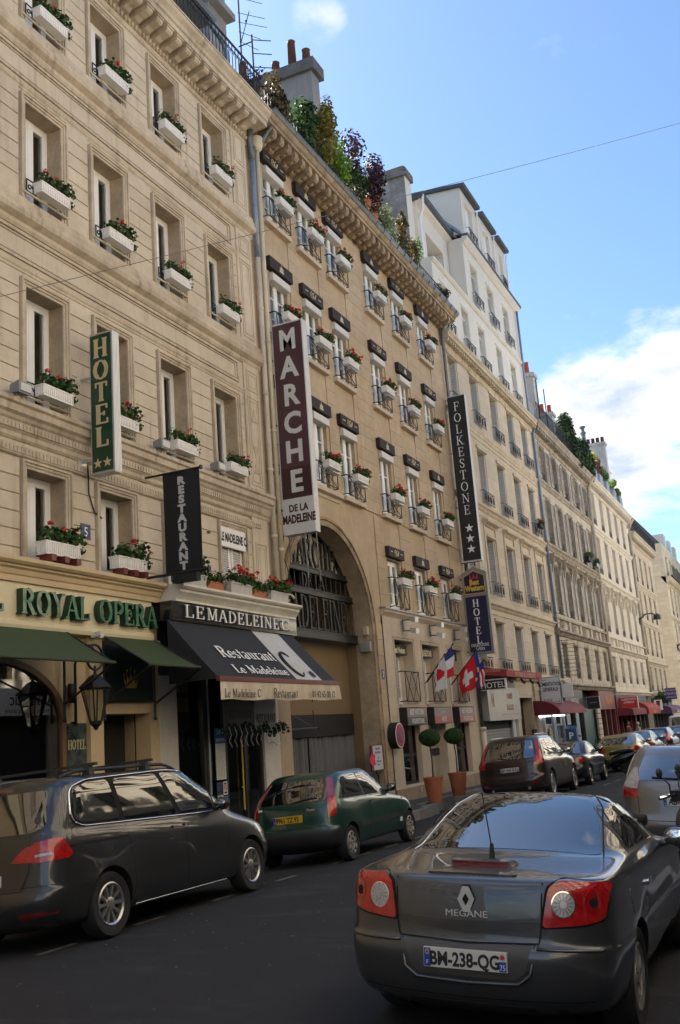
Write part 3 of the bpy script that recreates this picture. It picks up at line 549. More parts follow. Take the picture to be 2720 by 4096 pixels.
def window(parent, x, y0, z0, w, h, style='plain', curtain=True):
    fr, pn, cu = win_meshes((round(w, 3), round(h, 3), style), w, h, style)
    o = put('window', fr, parent, None); rel(o, parent, (x, y0, z0))
    for p in pn: put('pane', p, o)
    if curtain: put('curtain', cu, o)
    return o
def rel(o, parent, loc):
    o.location = loc
def piece(name, mb_or_mesh, material, parent, loc):
    me = mb_or_mesh if not isinstance(mb_or_mesh, MB) else mb_or_mesh.mesh(name, material)
    return put(name, me, parent, loc)
BX = {}
def boxmesh(name, sx, sy, sz, material, bev=0.0):
    k = (name, round(sx, 3), round(sy, 3), round(sz, 3), material.name)
    if k not in BX:
        b = MB()
        if bev:
            e = bev; x1 = sx
            vs = [(0, 0, 0), (0, sy, 0), (0, sy, sz), (0, 0, sz), (sx - e, 0, 0), (sx - e, sy, 0), (sx - e, sy, sz), (sx - e, 0, sz), (sx, e, e), (sx, sy - e, e), (sx, sy - e, sz - e), (sx, e, sz - e)]
            b.add(vs, [(0, 4, 7, 3), (1, 2, 6, 5), (0, 1, 5, 4), (3, 7, 6, 2), (4, 5, 9, 8), (5, 6, 10, 9), (6, 7, 11, 10), (7, 4, 8, 11), (8, 9, 10, 11)])
        else: b.box(0, sx, 0, sy, 0, sz)
        BX[k] = b.mesh(name, material)
    return BX[k]
def stones(parent, spans, rows, material, proud=0.02, gap=0.012, bev=0.008, x=0.0, vjoint=None):
    """one stone object per course and pier"""
    n = 0
    for ri in range(len(rows) - 1):
        z0, z1 = rows[ri], rows[ri + 1]
        for a, b in spans:
            cuts = [a, b]
            if vjoint: cuts = [a] + [a + (b - a) * ((k + (0.5 if ri % 2 else 0.0)) / vjoint) for k in range(0 if ri % 2 else 1, vjoint)] + [b]
            cuts = sorted(set(round(q, 3) for q in cuts))
            for c0, c1 in zip(cuts, cuts[1:]):
                if c1 - c0 < 0.08: continue
                put('stone', boxmesh('stone', proud, c1 - c0 - gap, z1 - z0 - gap, material, bev), parent, (x + 0.001, c0 + gap / 2, z0 + gap / 2)); n += 1
    return n
# geraniums: a few shared clusters of leaves and flower heads
CLUST = []
def cluster(seed, w=0.72, hang=0.2):
    r = random.Random(seed); a = MB(); b = MB()
    for k in range(9):
        y = w * (0.10 + 0.95 * k / 8) + r.uniform(-.03, .03); hh = 0.11 + 0.09 * r.random()
        leaves(a, (0.13 + r.uniform(-.03, .06), y, hh * .75), (0.15, 0.10, hh), 34, 0.036, r, shell=.2)
    for k in range(4):                                              # trailing stems at the far end
        y = w + r.uniform(-.06, .16); leaves(a, (0.14, y, -.03 - .05 * k * hang), (0.07, 0.07, 0.08), 12, 0.03, r)
    for k in range(r.randint(8, 14)):
        p = (0.14 + r.uniform(-.06, .15), w * r.uniform(.1, 1.15), r.uniform(.10, .30)); leaves(b, p, (0.042, 0.042, 0.034), 16, 0.021, r, shell=.6)
    return a.mesh('foliage', M['leaf']), b.mesh('flowers', M['petal'])
for i in range(5): CLUST.append(cluster(40 + i))
CLP = []
for fo_, fl_ in CLUST:
    r_ = random.Random(len(CLP)); b_ = MB()
    for k in range(4): leaves(b_, (.14 + r_.uniform(-.06, .12), .74 * r_.uniform(.15, 1.1), r_.uniform(.12, .30)), (.04, .04, .032), 14, .019, r_, shell=.6)
    CLP.append((fo_, b_.mesh('flowers', M['petal'])))
def trough(L, D, H, material, ribs=True, name='trough'):
    b = MB(); t = 0.012; k = 0.02
    p = [(k, k), (D - k, k), (D - k, L - k), (k, L - k)]; q = [(0, 0), (D, 0), (D, L), (0, L)]
    for i in range(4):
        j = (i + 1) % 4; b.quad((*p[i], 0), (*p[j], 0), (*q[j], H), (*q[i], H))
    b.quad((*p[0], 0), (*p[3], 0), (*p[2], 0), (*p[1], 0))
    b.box(-.008, D + .008, -.008, L + .008, H - .022, H + .004); b.box(k - .012, D - k + .012, k - .012, L - k + .012, -.004, .02)
    if ribs:
        n = int(L / 0.045)
        for i in range(n):
            y = .03 + (L - .06) * i / (n - 1); b.box(D - .012, D + .003, y, y + .012, .025, H - .024)
        for i in range(5):
            x = .02 + (D - .04) * i / 4; b.box(x, x + .012, -.003, .012, .025, H - .024); b.box(x, x + .012, L - .012, L + .003, .025, H - .024)
    return b.mesh(name, material)
TR1 = trough(0.74, 0.20, 0.185, M['box'])
SOIL = boxmesh('soil', 0.16, 0.70, 0.02, M['soil'])
def flower_box(name, label, group, loc, seed, mesh=None, cat='flower box', scale=1.0, part='trough', flowers=True):
    t = thing(name, label, cat, loc, group); t.scale = (scale, scale, scale)
    o = bpy.data.objects.new(part, mesh or TR1); COL.objects.link(o); o.parent = t
    fo, fl = (CLP if group and 'cream' in group else CLUST)[seed % len(CLUST)]
    for nm, me, z in (('foliage', fo, 0.185), ('flowers', fl, 0.185), ('soil', SOIL, 0.15)):
        if nm == 'flowers' and not flowers: continue
        q = bpy.data.objects.new(nm, me); COL.objects.link(q); q.parent = t
        if nm == 'flowers': q['kind'] = 'stuff'
        q.location = (0.02 if nm == 'soil' else 0, 0.02 if nm == 'soil' else 0, z)
    return t
ORD = ['top', 'second', 'third', 'fourth', 'fifth', 'lowest']
# ================================================================== building 1: cream hotel block, number 5
B1 = thing('hotel_building', 'cream stone hotel building with grooved courses and number 5 plate, nearest on the left', 'building', (0, 12, 0))
c1 = [9.95, 11.97, 13.82, 15.84, 17.88]; WW = 0.93
floors = [(14.63, 16.40), (11.16, 13.07), (7.50, 9.585), (4.94, 6.44)]     # sill, head
holes = []
for fi, (s, h) in enumerate(floors):
    for y in c1: holes.append((y, y + WW, s + 0.02, h))
# ground floor: arched bay window, entrance, restaurant front
gh = [(9.4, 12.852, -0.3, 3.46), (13.72, 15.14, -0.3, 2.57), (15.99, 19.55, -0.3, 3.2)]
mb = MB(); wall_mesh(mb, 0, 2.0, 20.0, 4.60, 17.45, holes, 0.34); core(mb, -0.55, 2.0, 20.0, -0.5, 17.6); mb.m(0)
mb.quad((0, 20.0, 4.6), (-9, 20.0, 4.6), (-9, 20.0, 17.6), (0, 20.0, 17.6)); mb.quad((0, 2, 17.45), (0, 20, 17.45), (-.6, 20, 17.45), (-.6, 2, 17.45))
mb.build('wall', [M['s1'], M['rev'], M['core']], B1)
mb = MB(); wall_mesh(mb, 0, 2.0, 15.43, -0.5, 4.60, gh[:2], 0.32); mb.build('ground_floor_wall', [M['sand'], M['sand']], B1)
# windows
k = 0
for fi, (s, h) in enumerate(floors):
    for ci, y in enumerate(c1):
        if fi == 3 and ci == 4: continue
        z0 = s + 0.02
        w = window(B1, -0.30, y, z0, WW, h - z0, 'plain'); k += 1
# string courses and cornices (profiles x,z run along the front)
def run(name, prof, y0, y1, material, parent, smooth=False):
    b = MB(); b.prism(prof, 'y', y0, y1); return b.build(name, material, parent, smooth)
for zt in (14.63, 11.16):
    run('string_course', [(-.02, zt), (.10, zt - .02), (.10, zt - .10), (.13, zt - .13), (.13, zt - .22), (.165, zt - .26), (.175, zt - .32), (.155, zt - .39), (.10, zt - .43), (.055, zt - .46), (.055, zt - .53), (.025, zt - .58), (-.02, zt - .58)], 2, 20.02, M['s1t'], B1)
    run('moulding', [(-.02, zt - 1.20), (.035, zt - 1.22), (.035, zt - 1.27), (.015, zt - 1.30), (.015, zt - 1.34), (-.02, zt - 1.36)], 2, 19.25, M['s1t'], B1)
zt = 7.50
run('string_course', [(-.02, zt), (.24, zt - .03), (.24, zt - .10), (.20, zt - .13), (.20, zt - .24), (.15, zt - .28), (.13, zt - .33), (.10, zt - .36), (.075, zt - .50), (.05, zt - .53), (.05, zt - .60), (.02, zt - .64), (-.02, zt - .64)], 2, 20.05, M['s1t'], B1)
run('patterned_band', [(-.02, 6.80), (.05, 6.78), (.05, 6.62), (.02, 6.60), (-.02, 6.60)], 2, 19.3, M['s1t'], B1)
# carved key blocks on the two patterned bands, in one piece each: far below the size that could be told apart
mb = MB()
for z0, z1, xx in ((7.02, 7.13, .088), (6.65, 6.75, .05)):
    y = 10.2
    while y < 19.6:
        mb.box(xx - .01, xx + .014, y, y + .05, z0, z1); mb.box(xx - .01, xx + .014, y + .05, y + .075, z0, z0 + .03); y += .085
tag(mb.build('carved_band', M['s1t'], B1), kind='stuff')
# framed panels between the floors
def frame_lines(mb, x, y0, y1, z0, z1, w=0.035, d=0.022):
    mb.box(x, x + d, y0, y1, z1 - w, z1); mb.box(x, x + d, y0, y1, z0, z0 + w); mb.box(x, x + d, y0, y0 + w, z0 + w, z1 - w); mb.box(x, x + d, y1 - w, y1, z0 + w, z1 - w)
for zt in (14.63, 11.16):
    b = MB(); frame_lines(b, 0.001, 2.1, 19.0, zt - 1.14, zt - .62, .05, .035); frame_lines(b, 0.001, 2.22, 18.88, zt - 1.06, zt - .70, .022, .02); b.build('spandrel_moulding', M['s1t'], B1)
# architraves
def architrave(y0, y1, z0, z1, w=.135, lug=0.0):
    b = MB()
    for a, bb, d in ((0, .05, .03), (.05, .095, .05), (.095, w, .075)):
        b.box(0.001, d, y0 - bb, y0 - a, z0, z1 + bb); b.box(0.001, d, y1 + a, y1 + bb, z0, z1 + bb); b.box(0.001, d, y0 - a, y1 + a, z1 + a, z1 + bb)
    return b
AM = {}
for fi, (s, h) in enumerate(floors):
    a = architrave(0, WW, s + 0.02, h).mesh('architrave', M['s1t'])
    for y in c1: put('architrave', a, B1, (0, y, 0))
# grooved courses between the windows: one stone per course and pier
piers = [(8.6, c1[0] - .15)] + [(c1[i] + WW + .15, c1[i + 1] - .15) for i in range(4)] + [(c1[4] + WW + .15, 19.15)]
P = 0.287
for (s, h), top in zip(floors, (16.62, 13.30, 9.80, 6.56)):
    rows = []; z = top
    while z > s + 0.16: rows.append(z); z -= P
    rows.append(s + 0.01); rows = rows[::-1]
    stones(B1, piers, rows, M['s1'], proud=0.022, gap=0.017)
# pilaster with sunk panels by the drainpipe
b = MB(); b.box(0.001, .035, 19.22, 19.93, 4.95, 17.0)
for z0, z1 in ((15.95, 16.75), (14.75, 15.8), (13.45, 13.95), (11.3, 13.3), (9.95, 10.45), (7.65, 9.8), (5.1, 6.3)):
    frame_lines(b, .036, 19.32, 19.83, z0, z1, .03, .018); frame_lines(b, .036, 19.40, 19.75, z0 + .09, z1 - .09, .02, .014)
b.build('pilaster', M['s1'], B1)
b = MB()
for zc, up_ in ((9.2, 1), (8.6, -1), (7.95, 1)):
    b.prism([(19.45, zc), (19.70, zc), (19.575, zc + .32 * up_)], 'x', .036, .05)
b.build('carved_points', M['s1t'], B1)
# main cornice with brackets and a row of carved beads
run('cornice', [(-.02, 16.78), (.06, 16.80), (.09, 16.90), (.09, 16.98), (.12, 17.02), (.12, 17.06), (.60, 17.08), (.60, 17.20), (.64, 17.22), (.66, 17.30), (.74, 17.38), (.76, 17.46), (.78, 17.46), (.78, 17.50), (-.5, 17.56), (-.5, 16.78)], 2, 20.12, M['s1t'], B1)
run('frieze_moulding', [(-.02, 16.66), (.03, 16.68), (.05, 16.72), (.05, 16.78), (-.02, 16.78)], 2, 20.0, M['s1t'], B1)
br = MB(); br.prism([(0.10, 16.86), (.22, 16.86), (.30, 16.90), (.50, 16.93), (.55, 16.97), (.55, 17.06), (.10, 17.06)], 'y', 0, .20); br.box(.10, .575, -.02, .22, 17.035, 17.075)
br.tube([(.16, -.004, 16.905), (.16, .204, 16.905)], .045, 8); br = br.mesh('bracket', M['s1t'])
y = 10.62
while y < 19.6:
    put('bracket', br, B1, (0, y, 0)); y += 0.368
bead = MB(); bead.sph((.085, .05, 16.845), (.045, .045, .06), 8, 5); bead = bead.mesh('bead', M['s1t'], 'all')
y = 12.6
while y < 20.0: put('bead', bead, B1, (0, y, 0)); y += 0.125
# roof storey: set back, dark, behind an iron railing
mb = MB(); mb.m(0).box(-9, -.95, 2, 20, 17.56, 20.2).m(1).box(-9, -.62, 2, 19.6, 20.2, 20.42); mb.build('roof_storey', [M['slate'], M['zinc']], B1)
for y in (11.2, 13.2, 15.2, 17.2, 18.6):
    b = MB(); b.box(-.96, -.90, y, y + .95, 17.7, 19.75); o = b.build('dark_door', M['matb'], B1)
    b = MB(); b.box(-.90, -.885, y + .08, y + .44, 17.85, 19.6); b.box(-.90, -.885, y + .51, y + .87, 17.85, 19.6); b.build('pane', M['shop'], o)
b = MB(); b.box(-.89, -.87, 14.15, 14.75, 17.75, 18.35); b.build('white_panel', M['pvc'], B1)
b = MB(); b.tube([(.60, 2, 18.42), (.60, 19.98, 18.42)], .028, 6); b.tube([(.60, 2, 17.62), (.60, 19.98, 17.62)], .018, 6); b.tube([(.6, 2, 18.25), (.6, 19.98, 18.25)], .012, 5)
b.tube([(.60, 19.96, 18.42), (-.8, 19.96, 18.42)], .025, 6); b.tube([(.60, 19.96, 17.62), (-.8, 19.96, 17.62)], .018, 6); b.build('railing', M['iron'], B1)
bal = MB(); bal.tube([(.60, 0, 17.5), (.60, 0, 18.42)], .011, 5); bal.tube([(.6, .04, 18.2), (.6, .075, 18.25), (.6, .11, 18.2), (.6, .075, 18.15)], .008, 4, closed=True); bal = bal.mesh('baluster', M['iron'])
y = 10.7
while y < 19.95: put('baluster', bal, B1, (0, y, 0)); y += 0.15
run('gutter', [(-.60, 20.30), (-.44, 20.22), (-.40, 20.30), (-.42, 20.36), (-.60, 20.40)], 2, 19.6, M['gut'], B1)
b = MB(); b.tube([(-.5, 19.52, 20.3), (-.5, 19.52, 20.05), (-.42, 19.66, 19.86), (-.38, 19.9, 19.72), (-.36, 19.96, 19.5), (-.36, 19.96, 17.6)], .062, 10); b.build('roof_pipe', M['bpipe'], B1, 'all')
# rails, ironwork and boxes at the windows
rl = MB(); rl.tube([(.085, -.13, 0), (.085, WW + .06, 0)], .021, 8); rl.box(.0, .1, -.125, -.10, -.02, .02); rl.box(.0, .1, WW + .03, WW + .055, -.02, .02)
for q in (.2, .7): rl.box(.075, .12, q, q + .03, -.03, .035)
rl = rl.mesh('guard_rail', M['pipe'], 'all')
scr = MB(); th = [(.06 * math.cos(a / 5.) * (1 - a / 40.), .06 * math.sin(a / 5.) * (1 - a / 40.)) for a in range(34)]
scr.tube([(.085, -.01 + u, .12 + v) for u, v in th], .012, 5); scr.tube([(.085, -.09, .02), (.085, -.09, .25), (.085, .07, .25)], .014, 5); scr.tube([(.085, -.09, .03), (.085, .07, .03), (.085, .07, .25)], .012, 5)
scr = scr.mesh('iron_scroll', M['iron'])
FN = ['top row', 'second row down', 'third row down', 'lowest row']
CN = ['cut by the left edge', 'first full column', 'second full column', 'third full column', 'beside the drainpipes']
for fi, (s, h) in enumerate(floors):
    for ci, y in enumerate(c1):
        if fi < 3: put('guard_rail', rl, B1, (0, y, s + .125)); put('iron_scroll', scr, B1, (0, y + .05, s + .13))
        if fi == 3 and ci in (3, 4): continue
        lab = 'white geranium box on the cream hotel, %s, %s' % (FN[fi], CN[ci])
        if fi == 2 and ci == 2: lab = 'white flower box of geraniums half hidden behind the green hotel sign'
        if fi == 3: lab = 'geranium box on red blocks on the shop ledge, %s' % ['cut by the picture edge', 'left of the house number', 'right of the house number'][ci]
        t = flower_box('flower_box', lab, 'flower boxes on the cream hotel facade', (.10, y + .10, (s + .165) if fi < 3 else s + .10), fi * 5 + ci, scale=1.0 if fi < 3 else 1.12)
        if fi == 3:
            for q in (.06, .34, .6): put('red_block', boxmesh('red_block', .22, .1, .089, M['maroon']), t, (.02, q, -.095)).matrix_parent_inverse = Matrix.Identity(4)
# flood lights beside the windows of the third row
fl = MB(); fl.hexa([(.05, 0, 0), (.24, 0, -.03), (.24, .26, -.03), (.05, .26, 0), (.03, .02, .13), (.26, -.02, .16), (.26, .28, .16), (.03, .24, .13)]); fl.tube([(0, .08, -.06), (.10, .08, -.05), (.12, .12, .03)], .03, 8)
fl = fl.mesh('lamp_housing', M['greypanel'])
lens = boxmesh('lamp_glass', .012, .24, .13, mat('lamp_glass', (.5, .5, .48), .3))
for y, w_ in ((11.45, 'by the first window'), (13.45, 'behind the green hotel sign'), (15.30, 'by the third window'), (17.35, 'by the drainpipe window')):
    t = thing('flood_light', 'small grey flood light standing on the patterned ledge ' + w_, 'flood light', (.10, y, 7.55), 'flood lights on the cream facade')
    put('housing', fl, t).matrix_parent_inverse = Matrix.Identity(4); q = put('lamp_glass', lens, t, (.252, .02, .0)); q.matrix_parent_inverse = Matrix.Identity(4)
# number plate
t = thing('number_plate', 'small blue enamel house number 5 on the cream wall', 'number plate', (.025, 13.22, 5.72))
b = MB(); b.box(.026, .038, 13.27, 13.52, 5.50, 5.76); b.build('plate', M['blue'], t)
text('numeral', '5', (.0385, 13.395, 5.545), UY, UZ, .17, M['white'], t, depth=.003)
b = MB(); b.box(.026, .09, 17.3, 17.36, 6.2, 6.25); b.build('wall_stub', M['gut'], B1)
# drainpipes
for nm, lab, x, y, z1, r, mt in (('drainpipe', 'weathered cream drainpipe with collars and a blue upper length beside the cream facade', .12, 20.10, 13.6, .062, M['s1']), ('drainpipe', 'smooth cream plastic drainpipe running down beside the older pipe', .17, 20.30, 16.7, .062, M['pipe'])):
    t = thing(nm, lab, 'drainpipe', (x, y, 5.2))
    b = MB(); b.tube([(x, y, 5.0), (x, y, z1)], r, 12); b.build('pipe', mt, t, 'all')
    for z in (6.5, 8.1, 10.0, 12.2) if mt is M['s1'] else (6.2, 9.1, 11.4, 14.3):
        b = MB(); b.lathe([(r + .004, z), (r + .016, z + .015), (r + .016, z + .07), (r + .004, z + .085)], (x, y, 0), n=12); b.build('collar', mt, t, 'all')
    if mt is M['s1']:
        b = MB(); b.tube([(x, y, 13.6), (x, y, 16.35)], r + .004, 12); b.build('upper_pipe', M['bpipe'], t, 'all')
        b = MB(); b.tube([(x, y, 16.35), (x, y - .02, 16.6), (x + .02, y - .12, 16.85), (.2, y - .12, 17.1)], .07, 10); b.tube([(x, y, 16.3), (x, y + .05, 16.62), (.22, 20.42, 16.95), (.5, 20.5, 17.3), (.62, 20.5, 17.6)], .075, 10); b.build('pipe_branch', M['gut'], t, 'all')
    else:
        b = MB(); b.lathe([(.07, 16.62), (.15, 16.72), (.17, 16.86), (.15, 16.9), (.17, 17.0), (.09, 17.06)], (x, y, 0), n=14); b.build('hopper', M['pipe'], t, 'all')
        b = MB(); b.tube([(x + .13 * math.cos(a / 6.) * (1 - a / 50), y + .12 + .13 * math.cos(a / 6.) * (1 - a / 50), 5.1 + .13 * math.sin(a / 6.) * (1 - a / 50)) for a in range(44)], .03, 6); b.build('curled_foot', M['pipe'], t, 'all')
# ------------------------------------------------------------------ hotel shop front
run('shop_ledge', [(-.02, 4.93), (.36, 4.90), (.36, 4.84), (.32, 4.80), (.28, 4.79), (.28, 4.76), (.24, 4.73), (.22, 4.66), (.20, 4.64), (.20, 4.55), (-.02, 4.55)], 2, 15.30, M['sand'], B1)
HS = thing('hotel_fascia', 'cream fascia board with raised green marbled letters above the green awnings', 'sign', (.1, 12, 3.9))
run('board', [(-.02, 4.55), (.16, 4.55), (.16, 3.98), (.20, 3.96), (.20, 3.90), (.18, 3.84), (-.02, 3.84)], 2, 15.06, M['cream'], HS)
b = MB(); b.box(.161, .168, 12.55, 12.556, 3.98, 4.5); b.build('joint', M['sand'], HS)
def face_letter(ch, y, z, h, depth, sx):
    vs, fs = serif_mesh(ch, h, depth, sx=sx, align='LEFT', weight=1.12)
    b = MB(); b.add(lay(vs, (.17, y, z), UY, UZ), fs)
    b.mi = [1 if abs(sum(b.v[i][0] for i in f) / len(f) - (.17 + depth)) > .006 else 0 for f in b.f]
    b.build('letter', [M['greenl'], M['greens']], HS)
    return max(v[0] for v in vs)
y = 10.50
for wd, y0, y1 in (('EL', 10.45, 11.20), ('ROYAL', 11.54, 13.16), ('OPERA', 13.38, 15.06)):
    tot = sum(G[c][0] for c in wd); sx = (y1 - y0) / (tot * .38); yy = y0
    for c in wd:
        face_letter(c, yy, 4.06, .38, .12, sx); yy += G[c][0] * .38 * sx
def awning(name, label, cat, y0, y1, xt, zt, xb, zb, material, arms=True, cheeks=False, side=None):
    t = thing(name, label, cat, (xt, (y0 + y1) / 2, zt))
    b = MB(); n = 12; m_ = 24; vs = []
    for j in range(m_ + 1):
        for i in range(n + 1):
            s = i / n; sag = -.018 * math.sin(PI * s) * (1 + .25 * math.sin(j * 2.1)); vs.append((xt + (xb - xt) * s, y0 + (y1 - y0) * j / m_, zt + (zb - zt) * s + sag))
    b.add(vs, [(j * (n + 1) + i, j * (n + 1) + i + 1, (j + 1) * (n + 1) + i + 1, (j + 1) * (n + 1) + i) for j in range(m_) for i in range(n)])
    b.build('canopy', material, t, 'all')
    b = MB(); b.tube([(xb, y0 - .03, zb), (xb, y1 + .03, zb)], .024, 8); b.build('front_bar', material if side is None else side, t, 'all')
    b = MB()
    for y in (y0, y1): b.tube([(xt, y, zt), (xb, y, zb)], .013, 6)
    b.build('edge_rib', M['iron'], t)
    return t
A1 = awning('green_awning', 'wide faded green fabric awning over the arched bay window', 'awning', 8.4, 12.55, .30, 3.83, 1.2, 3.27, M['aw_g'])
A2 = awning('green_awning', 'narrow green fabric awning over the hotel door with a crown panel', 'awning', 13.5, 14.95, .28, 3.83, 1.2, 3.27, M['aw_g'])
for t, ya, yb, zf in ((A1, 8.5, 12.72, 2.72), (A2, 13.72, 15.16, 2.72)):
    b = MB()
    for y in (ya, yb): b.tube([(.10, y, 3.6), (.10, y, zf - .22)], .022, 6); b.sph((.10, y, zf - .25), .035, 8, 6)
    b.tube([(.10, yb, zf), (1.17, yb - .16, 3.26)], .018, 6); b.tube([(.10, ya, zf), (1.17, ya - (.2 if t is A2 else 0), 3.26)], .018, 6); b.build('support_arm', M['iron'], t)
for y, z in ((13.38, 3.85), (14.98, 3.78)):
    b = MB(); b.box(.18, .3, y, y + .12, z - .06, z + .05); b.tube([(.17, y - .06, z - .03), (.3, y + .02, z)], .03, 6); b.build('small_lamp', M['alu'], A2)
t = thing('crown_sign', 'dark green fabric panel with a gold crown above the hotel doorway', 'panel', (.08, 14.4, 2.8))
b = MB(); b.box(.06, .085, 13.74, 15.14, 2.78, 3.78); b.tube([(.09, 13.74, 2.79), (.09, 15.14, 2.79)], .022, 6); b.build('cloth', mat('dark_green_cloth', (.006, .016, .013), .7, var=.2), t)
b = MB(); cy, cz, q = 14.48, 3.0, .19
b.prism([(cy - q * .8, cz), (cy + q * .8, cz), (cy + q, cz + .16), (cy + q * .62, cz + .07), (cy + q * .5, cz + .21), (cy + q * .2, cz + .1), (cy, cz + .24), (cy - q * .2, cz + .1), (cy - q * .5, cz + .21), (cy - q * .62, cz + .07), (cy - q, cz + .16)], 'x', .086, .092)
for dy, dz in ((-1, .23), (-.55, .30), (0, .34), (.55, .30), (1, .23)): b.sph((.088, cy + q * dy * 1.06, cz + dz), .014, 8, 5); b.tube([(.088, cy + q * dy * 1.0, cz + .1), (.088, cy + q * dy * 1.05, cz + dz)], .003, 4)
b.build('crown', mat('gold_foil', (.62, .40, .10), .3, metal=.5), t)
# arched bay window
t = thing('bay_window', 'arched shop window with dark wooden frame and a pale column inside, under the wide awning', 'window', (-.05, 11, 0))
def arch_band(mb, x0, x1, yc, zc, ry, rz, w, a0=0, a1=180, n=28, zb=None):
    vs = []
    for i in range(n + 1):
        a = math.radians(a0 + (a1 - a0) * i / n); c_, s_ = math.cos(a), math.sin(a)
        for rr in (0, w):
            y, z = yc + (ry + rr) * c_, zc + (rz + rr) * s_; vs += [(x0, y, z), (x1, y, z)]
    fs = []
    for i in range(n):
        o = i * 4; q = o + 4
        fs += [(o, o + 1, q + 1, q), (o + 2, q + 2, q + 3, o + 3), (o + 1, o + 3, q + 3, q + 1), (o, q, q + 2, o + 2)]
    return mb.add(vs, fs)
b = MB(); yc, ry = 11.2, 1.55; rz = 0.90; zc = 2.45
arch_band(b, -.08, .03, yc, zc, ry, rz, .10); b.box(-.08, .03, yc + ry, yc + ry + .1, .4, zc); b.box(-.1, .05, 9.5, yc + ry + .1, .3, .42); b.build('frame', M['wood'], t)
b = MB(); vs = [(-.03, yc + ry * math.cos(PI * i / 24), zc + rz * math.sin(PI * i / 24)) for i in range(25)] + [(-.03, yc - ry, .42), (-.03, yc + ry, .42)]
b.add(vs, [tuple(range(27))]); b.build('pane', glassmat('bay_glass', (.70, .75, .72), 2.6), t)
b = MB()                                                              # spandrel infill of the arch, flush with the wall
n = 16
for sgn in (1,):
    pts = [(yc + (ry + .1) * math.cos(PI / 2 * i / n), zc + (rz + .1) * math.sin(PI / 2 * i / n)) for i in range(n + 1)]
    for (ya, za), (yb_, zb_) in zip(pts, pts[1:]): b.quad((.004, ya, za), (.004, ya, 3.86), (.004, yb_, 3.86), (.004, yb_, zb_))
b.quad((.004, yc + ry + .1, -.3), (.004, 13.72, -.3), (.004, 13.72, 3.86), (.004, yc + ry + .1, 3.86))
b.build('arch_surround', M['sand'], B1)
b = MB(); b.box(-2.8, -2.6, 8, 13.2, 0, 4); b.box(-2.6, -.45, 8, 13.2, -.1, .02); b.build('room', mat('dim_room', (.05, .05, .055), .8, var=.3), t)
b = MB(); b.lathe([(.13, .02), (.11, .1), (.10, 2.6), (.13, 3.3)], (-.7, 11.55, 0), n=16); b.build('column', mat('pale_column', (.62, .60, .38), .5), t, 'all')
b = MB(); b.box(-1.6, -1.5, 11.9, 13.2, .02, 1.9); b.box(-1.62, -1.48, 11.85, 13.2, 1.9, 2.02); b.box(-1.5, -1.47, 12.45, 12.5, .02, 1.9); b.build('partition', mat('honey_wood', (.30, .155, .045), .45, var=.3), t)
b = MB(); b.lathe([(.02, 0), (.16, .02), (.12, .3), (.02, .32)], (-1.1, 11.95, 1.35), n=14); b.build('lamp_shade', mat('orange_shade', (.6, .2, .08), .6), t)
# pilaster and door
b = MB(); b.box(.005, .09, 13.36, 13.70, -.2, 3.84); b.build('door_pilaster', M['sand'], B1)
t = thing('hotel_door', 'brown wooden hotel door set back in a sand coloured recess', 'door', (-.9, 14.4, 0))
b = MB(); b.box(-1.2, -1.1, 13.72, 15.14, -.3, 2.57); b.build('back_wall', mat('recess_wall', (.36, .27, .18), .8, var=.2), t)
b = MB(); b.box(-1.1, -.35, 13.715, 13.74, -.3, 2.57); b.box(-1.1, -.35, 15.12, 15.145, -.3, 2.57); b.box(-1.1, -.33, 13.72, 15.14, 2.571, 2.6); b.build('side_wall', mat('recess_side', (.42, .31, .2), .8, var=.2), t)
b = MB(); b.box(-1.09, -1.03, 13.85, 14.35, -.1, 2.3); b.box(-1.09, -1.02, 13.76, 13.85, -.1, 2.4); b.box(-1.09, -1.02, 14.35, 14.45, -.1, 2.4); b.build('door_leaf', M['wood'], t)
b = MB(); b.box(-1.03, -1.02, 13.92, 14.28, .2, 2.1); b.build('door_pane', M['black'], t)
b = MB(); b.lathe([(.03, 0), (.07, .05), (.06, .22), (.02, .26)], (-.9, 14.62, 2.1), n=10); b.build('wall_lamp', M['alu'], t)
# marble plaque and lantern
t = thing('marble_plaque', 'dark green marble plaque lettered HOTEL ROYAL beside the arched window', 'plaque', (.02, 13.07, 1.6))
b = MB(); b.box(.006, .035, 12.84, 13.32, 1.1, 2.43); b.build('slab', mat('green_marble', (.018, .03, .026), .2, var=.9, vscale=7, dark=(.10, .12, .115), coat=.4), t)
text('lettering', 'HOTEL', (.036, 13.08, 2.02), UY, UZ, .15, M['goldp'], t, 'serif', .004, sx=.72)
text('lettering', 'ROYAL', (.036, 13.08, 1.52), UY, UZ, .15, M['goldp'], t, 'serif', .004, sx=.70)
t = thing('lantern', 'tall black street lantern hanging from a curled bracket between window and door', 'lantern', (.6, 12.85, 3.0))
b = MB(); b.tube([(.10, 12.98, 2.4), (.10, 12.98, 3.35), (.14, 12.98, 3.5), (.3, 12.95, 3.62), (.5, 12.88, 3.62), (.6, 12.85, 3.5)], .024, 7)
b.tube([(.60 + .0, 12.85 + .20 * math.cos(a / 9. * PI), 3.42 + .20 * math.sin(a / 9. * PI)) for a in range(18)], .02, 6, closed=True); b.box(.05, .12, 12.86, 12.98, 2.75, 3.05); b.tube([(.02, 12.98, 2.44), (.12, 12.98, 2.44)], .02, 6)
b.build('bracket', M['iron'], t, 'all')
cx_, cy_ = .6, 12.85
b = MB(); b.lathe([(.0, 3.30), (.02, 3.28), (.025, 3.16), (.10, 3.12), (.20, 3.02), (.27, 2.96), (.27, 2.93), (.235, 2.92)], (cx_, cy_, 0), n=6)
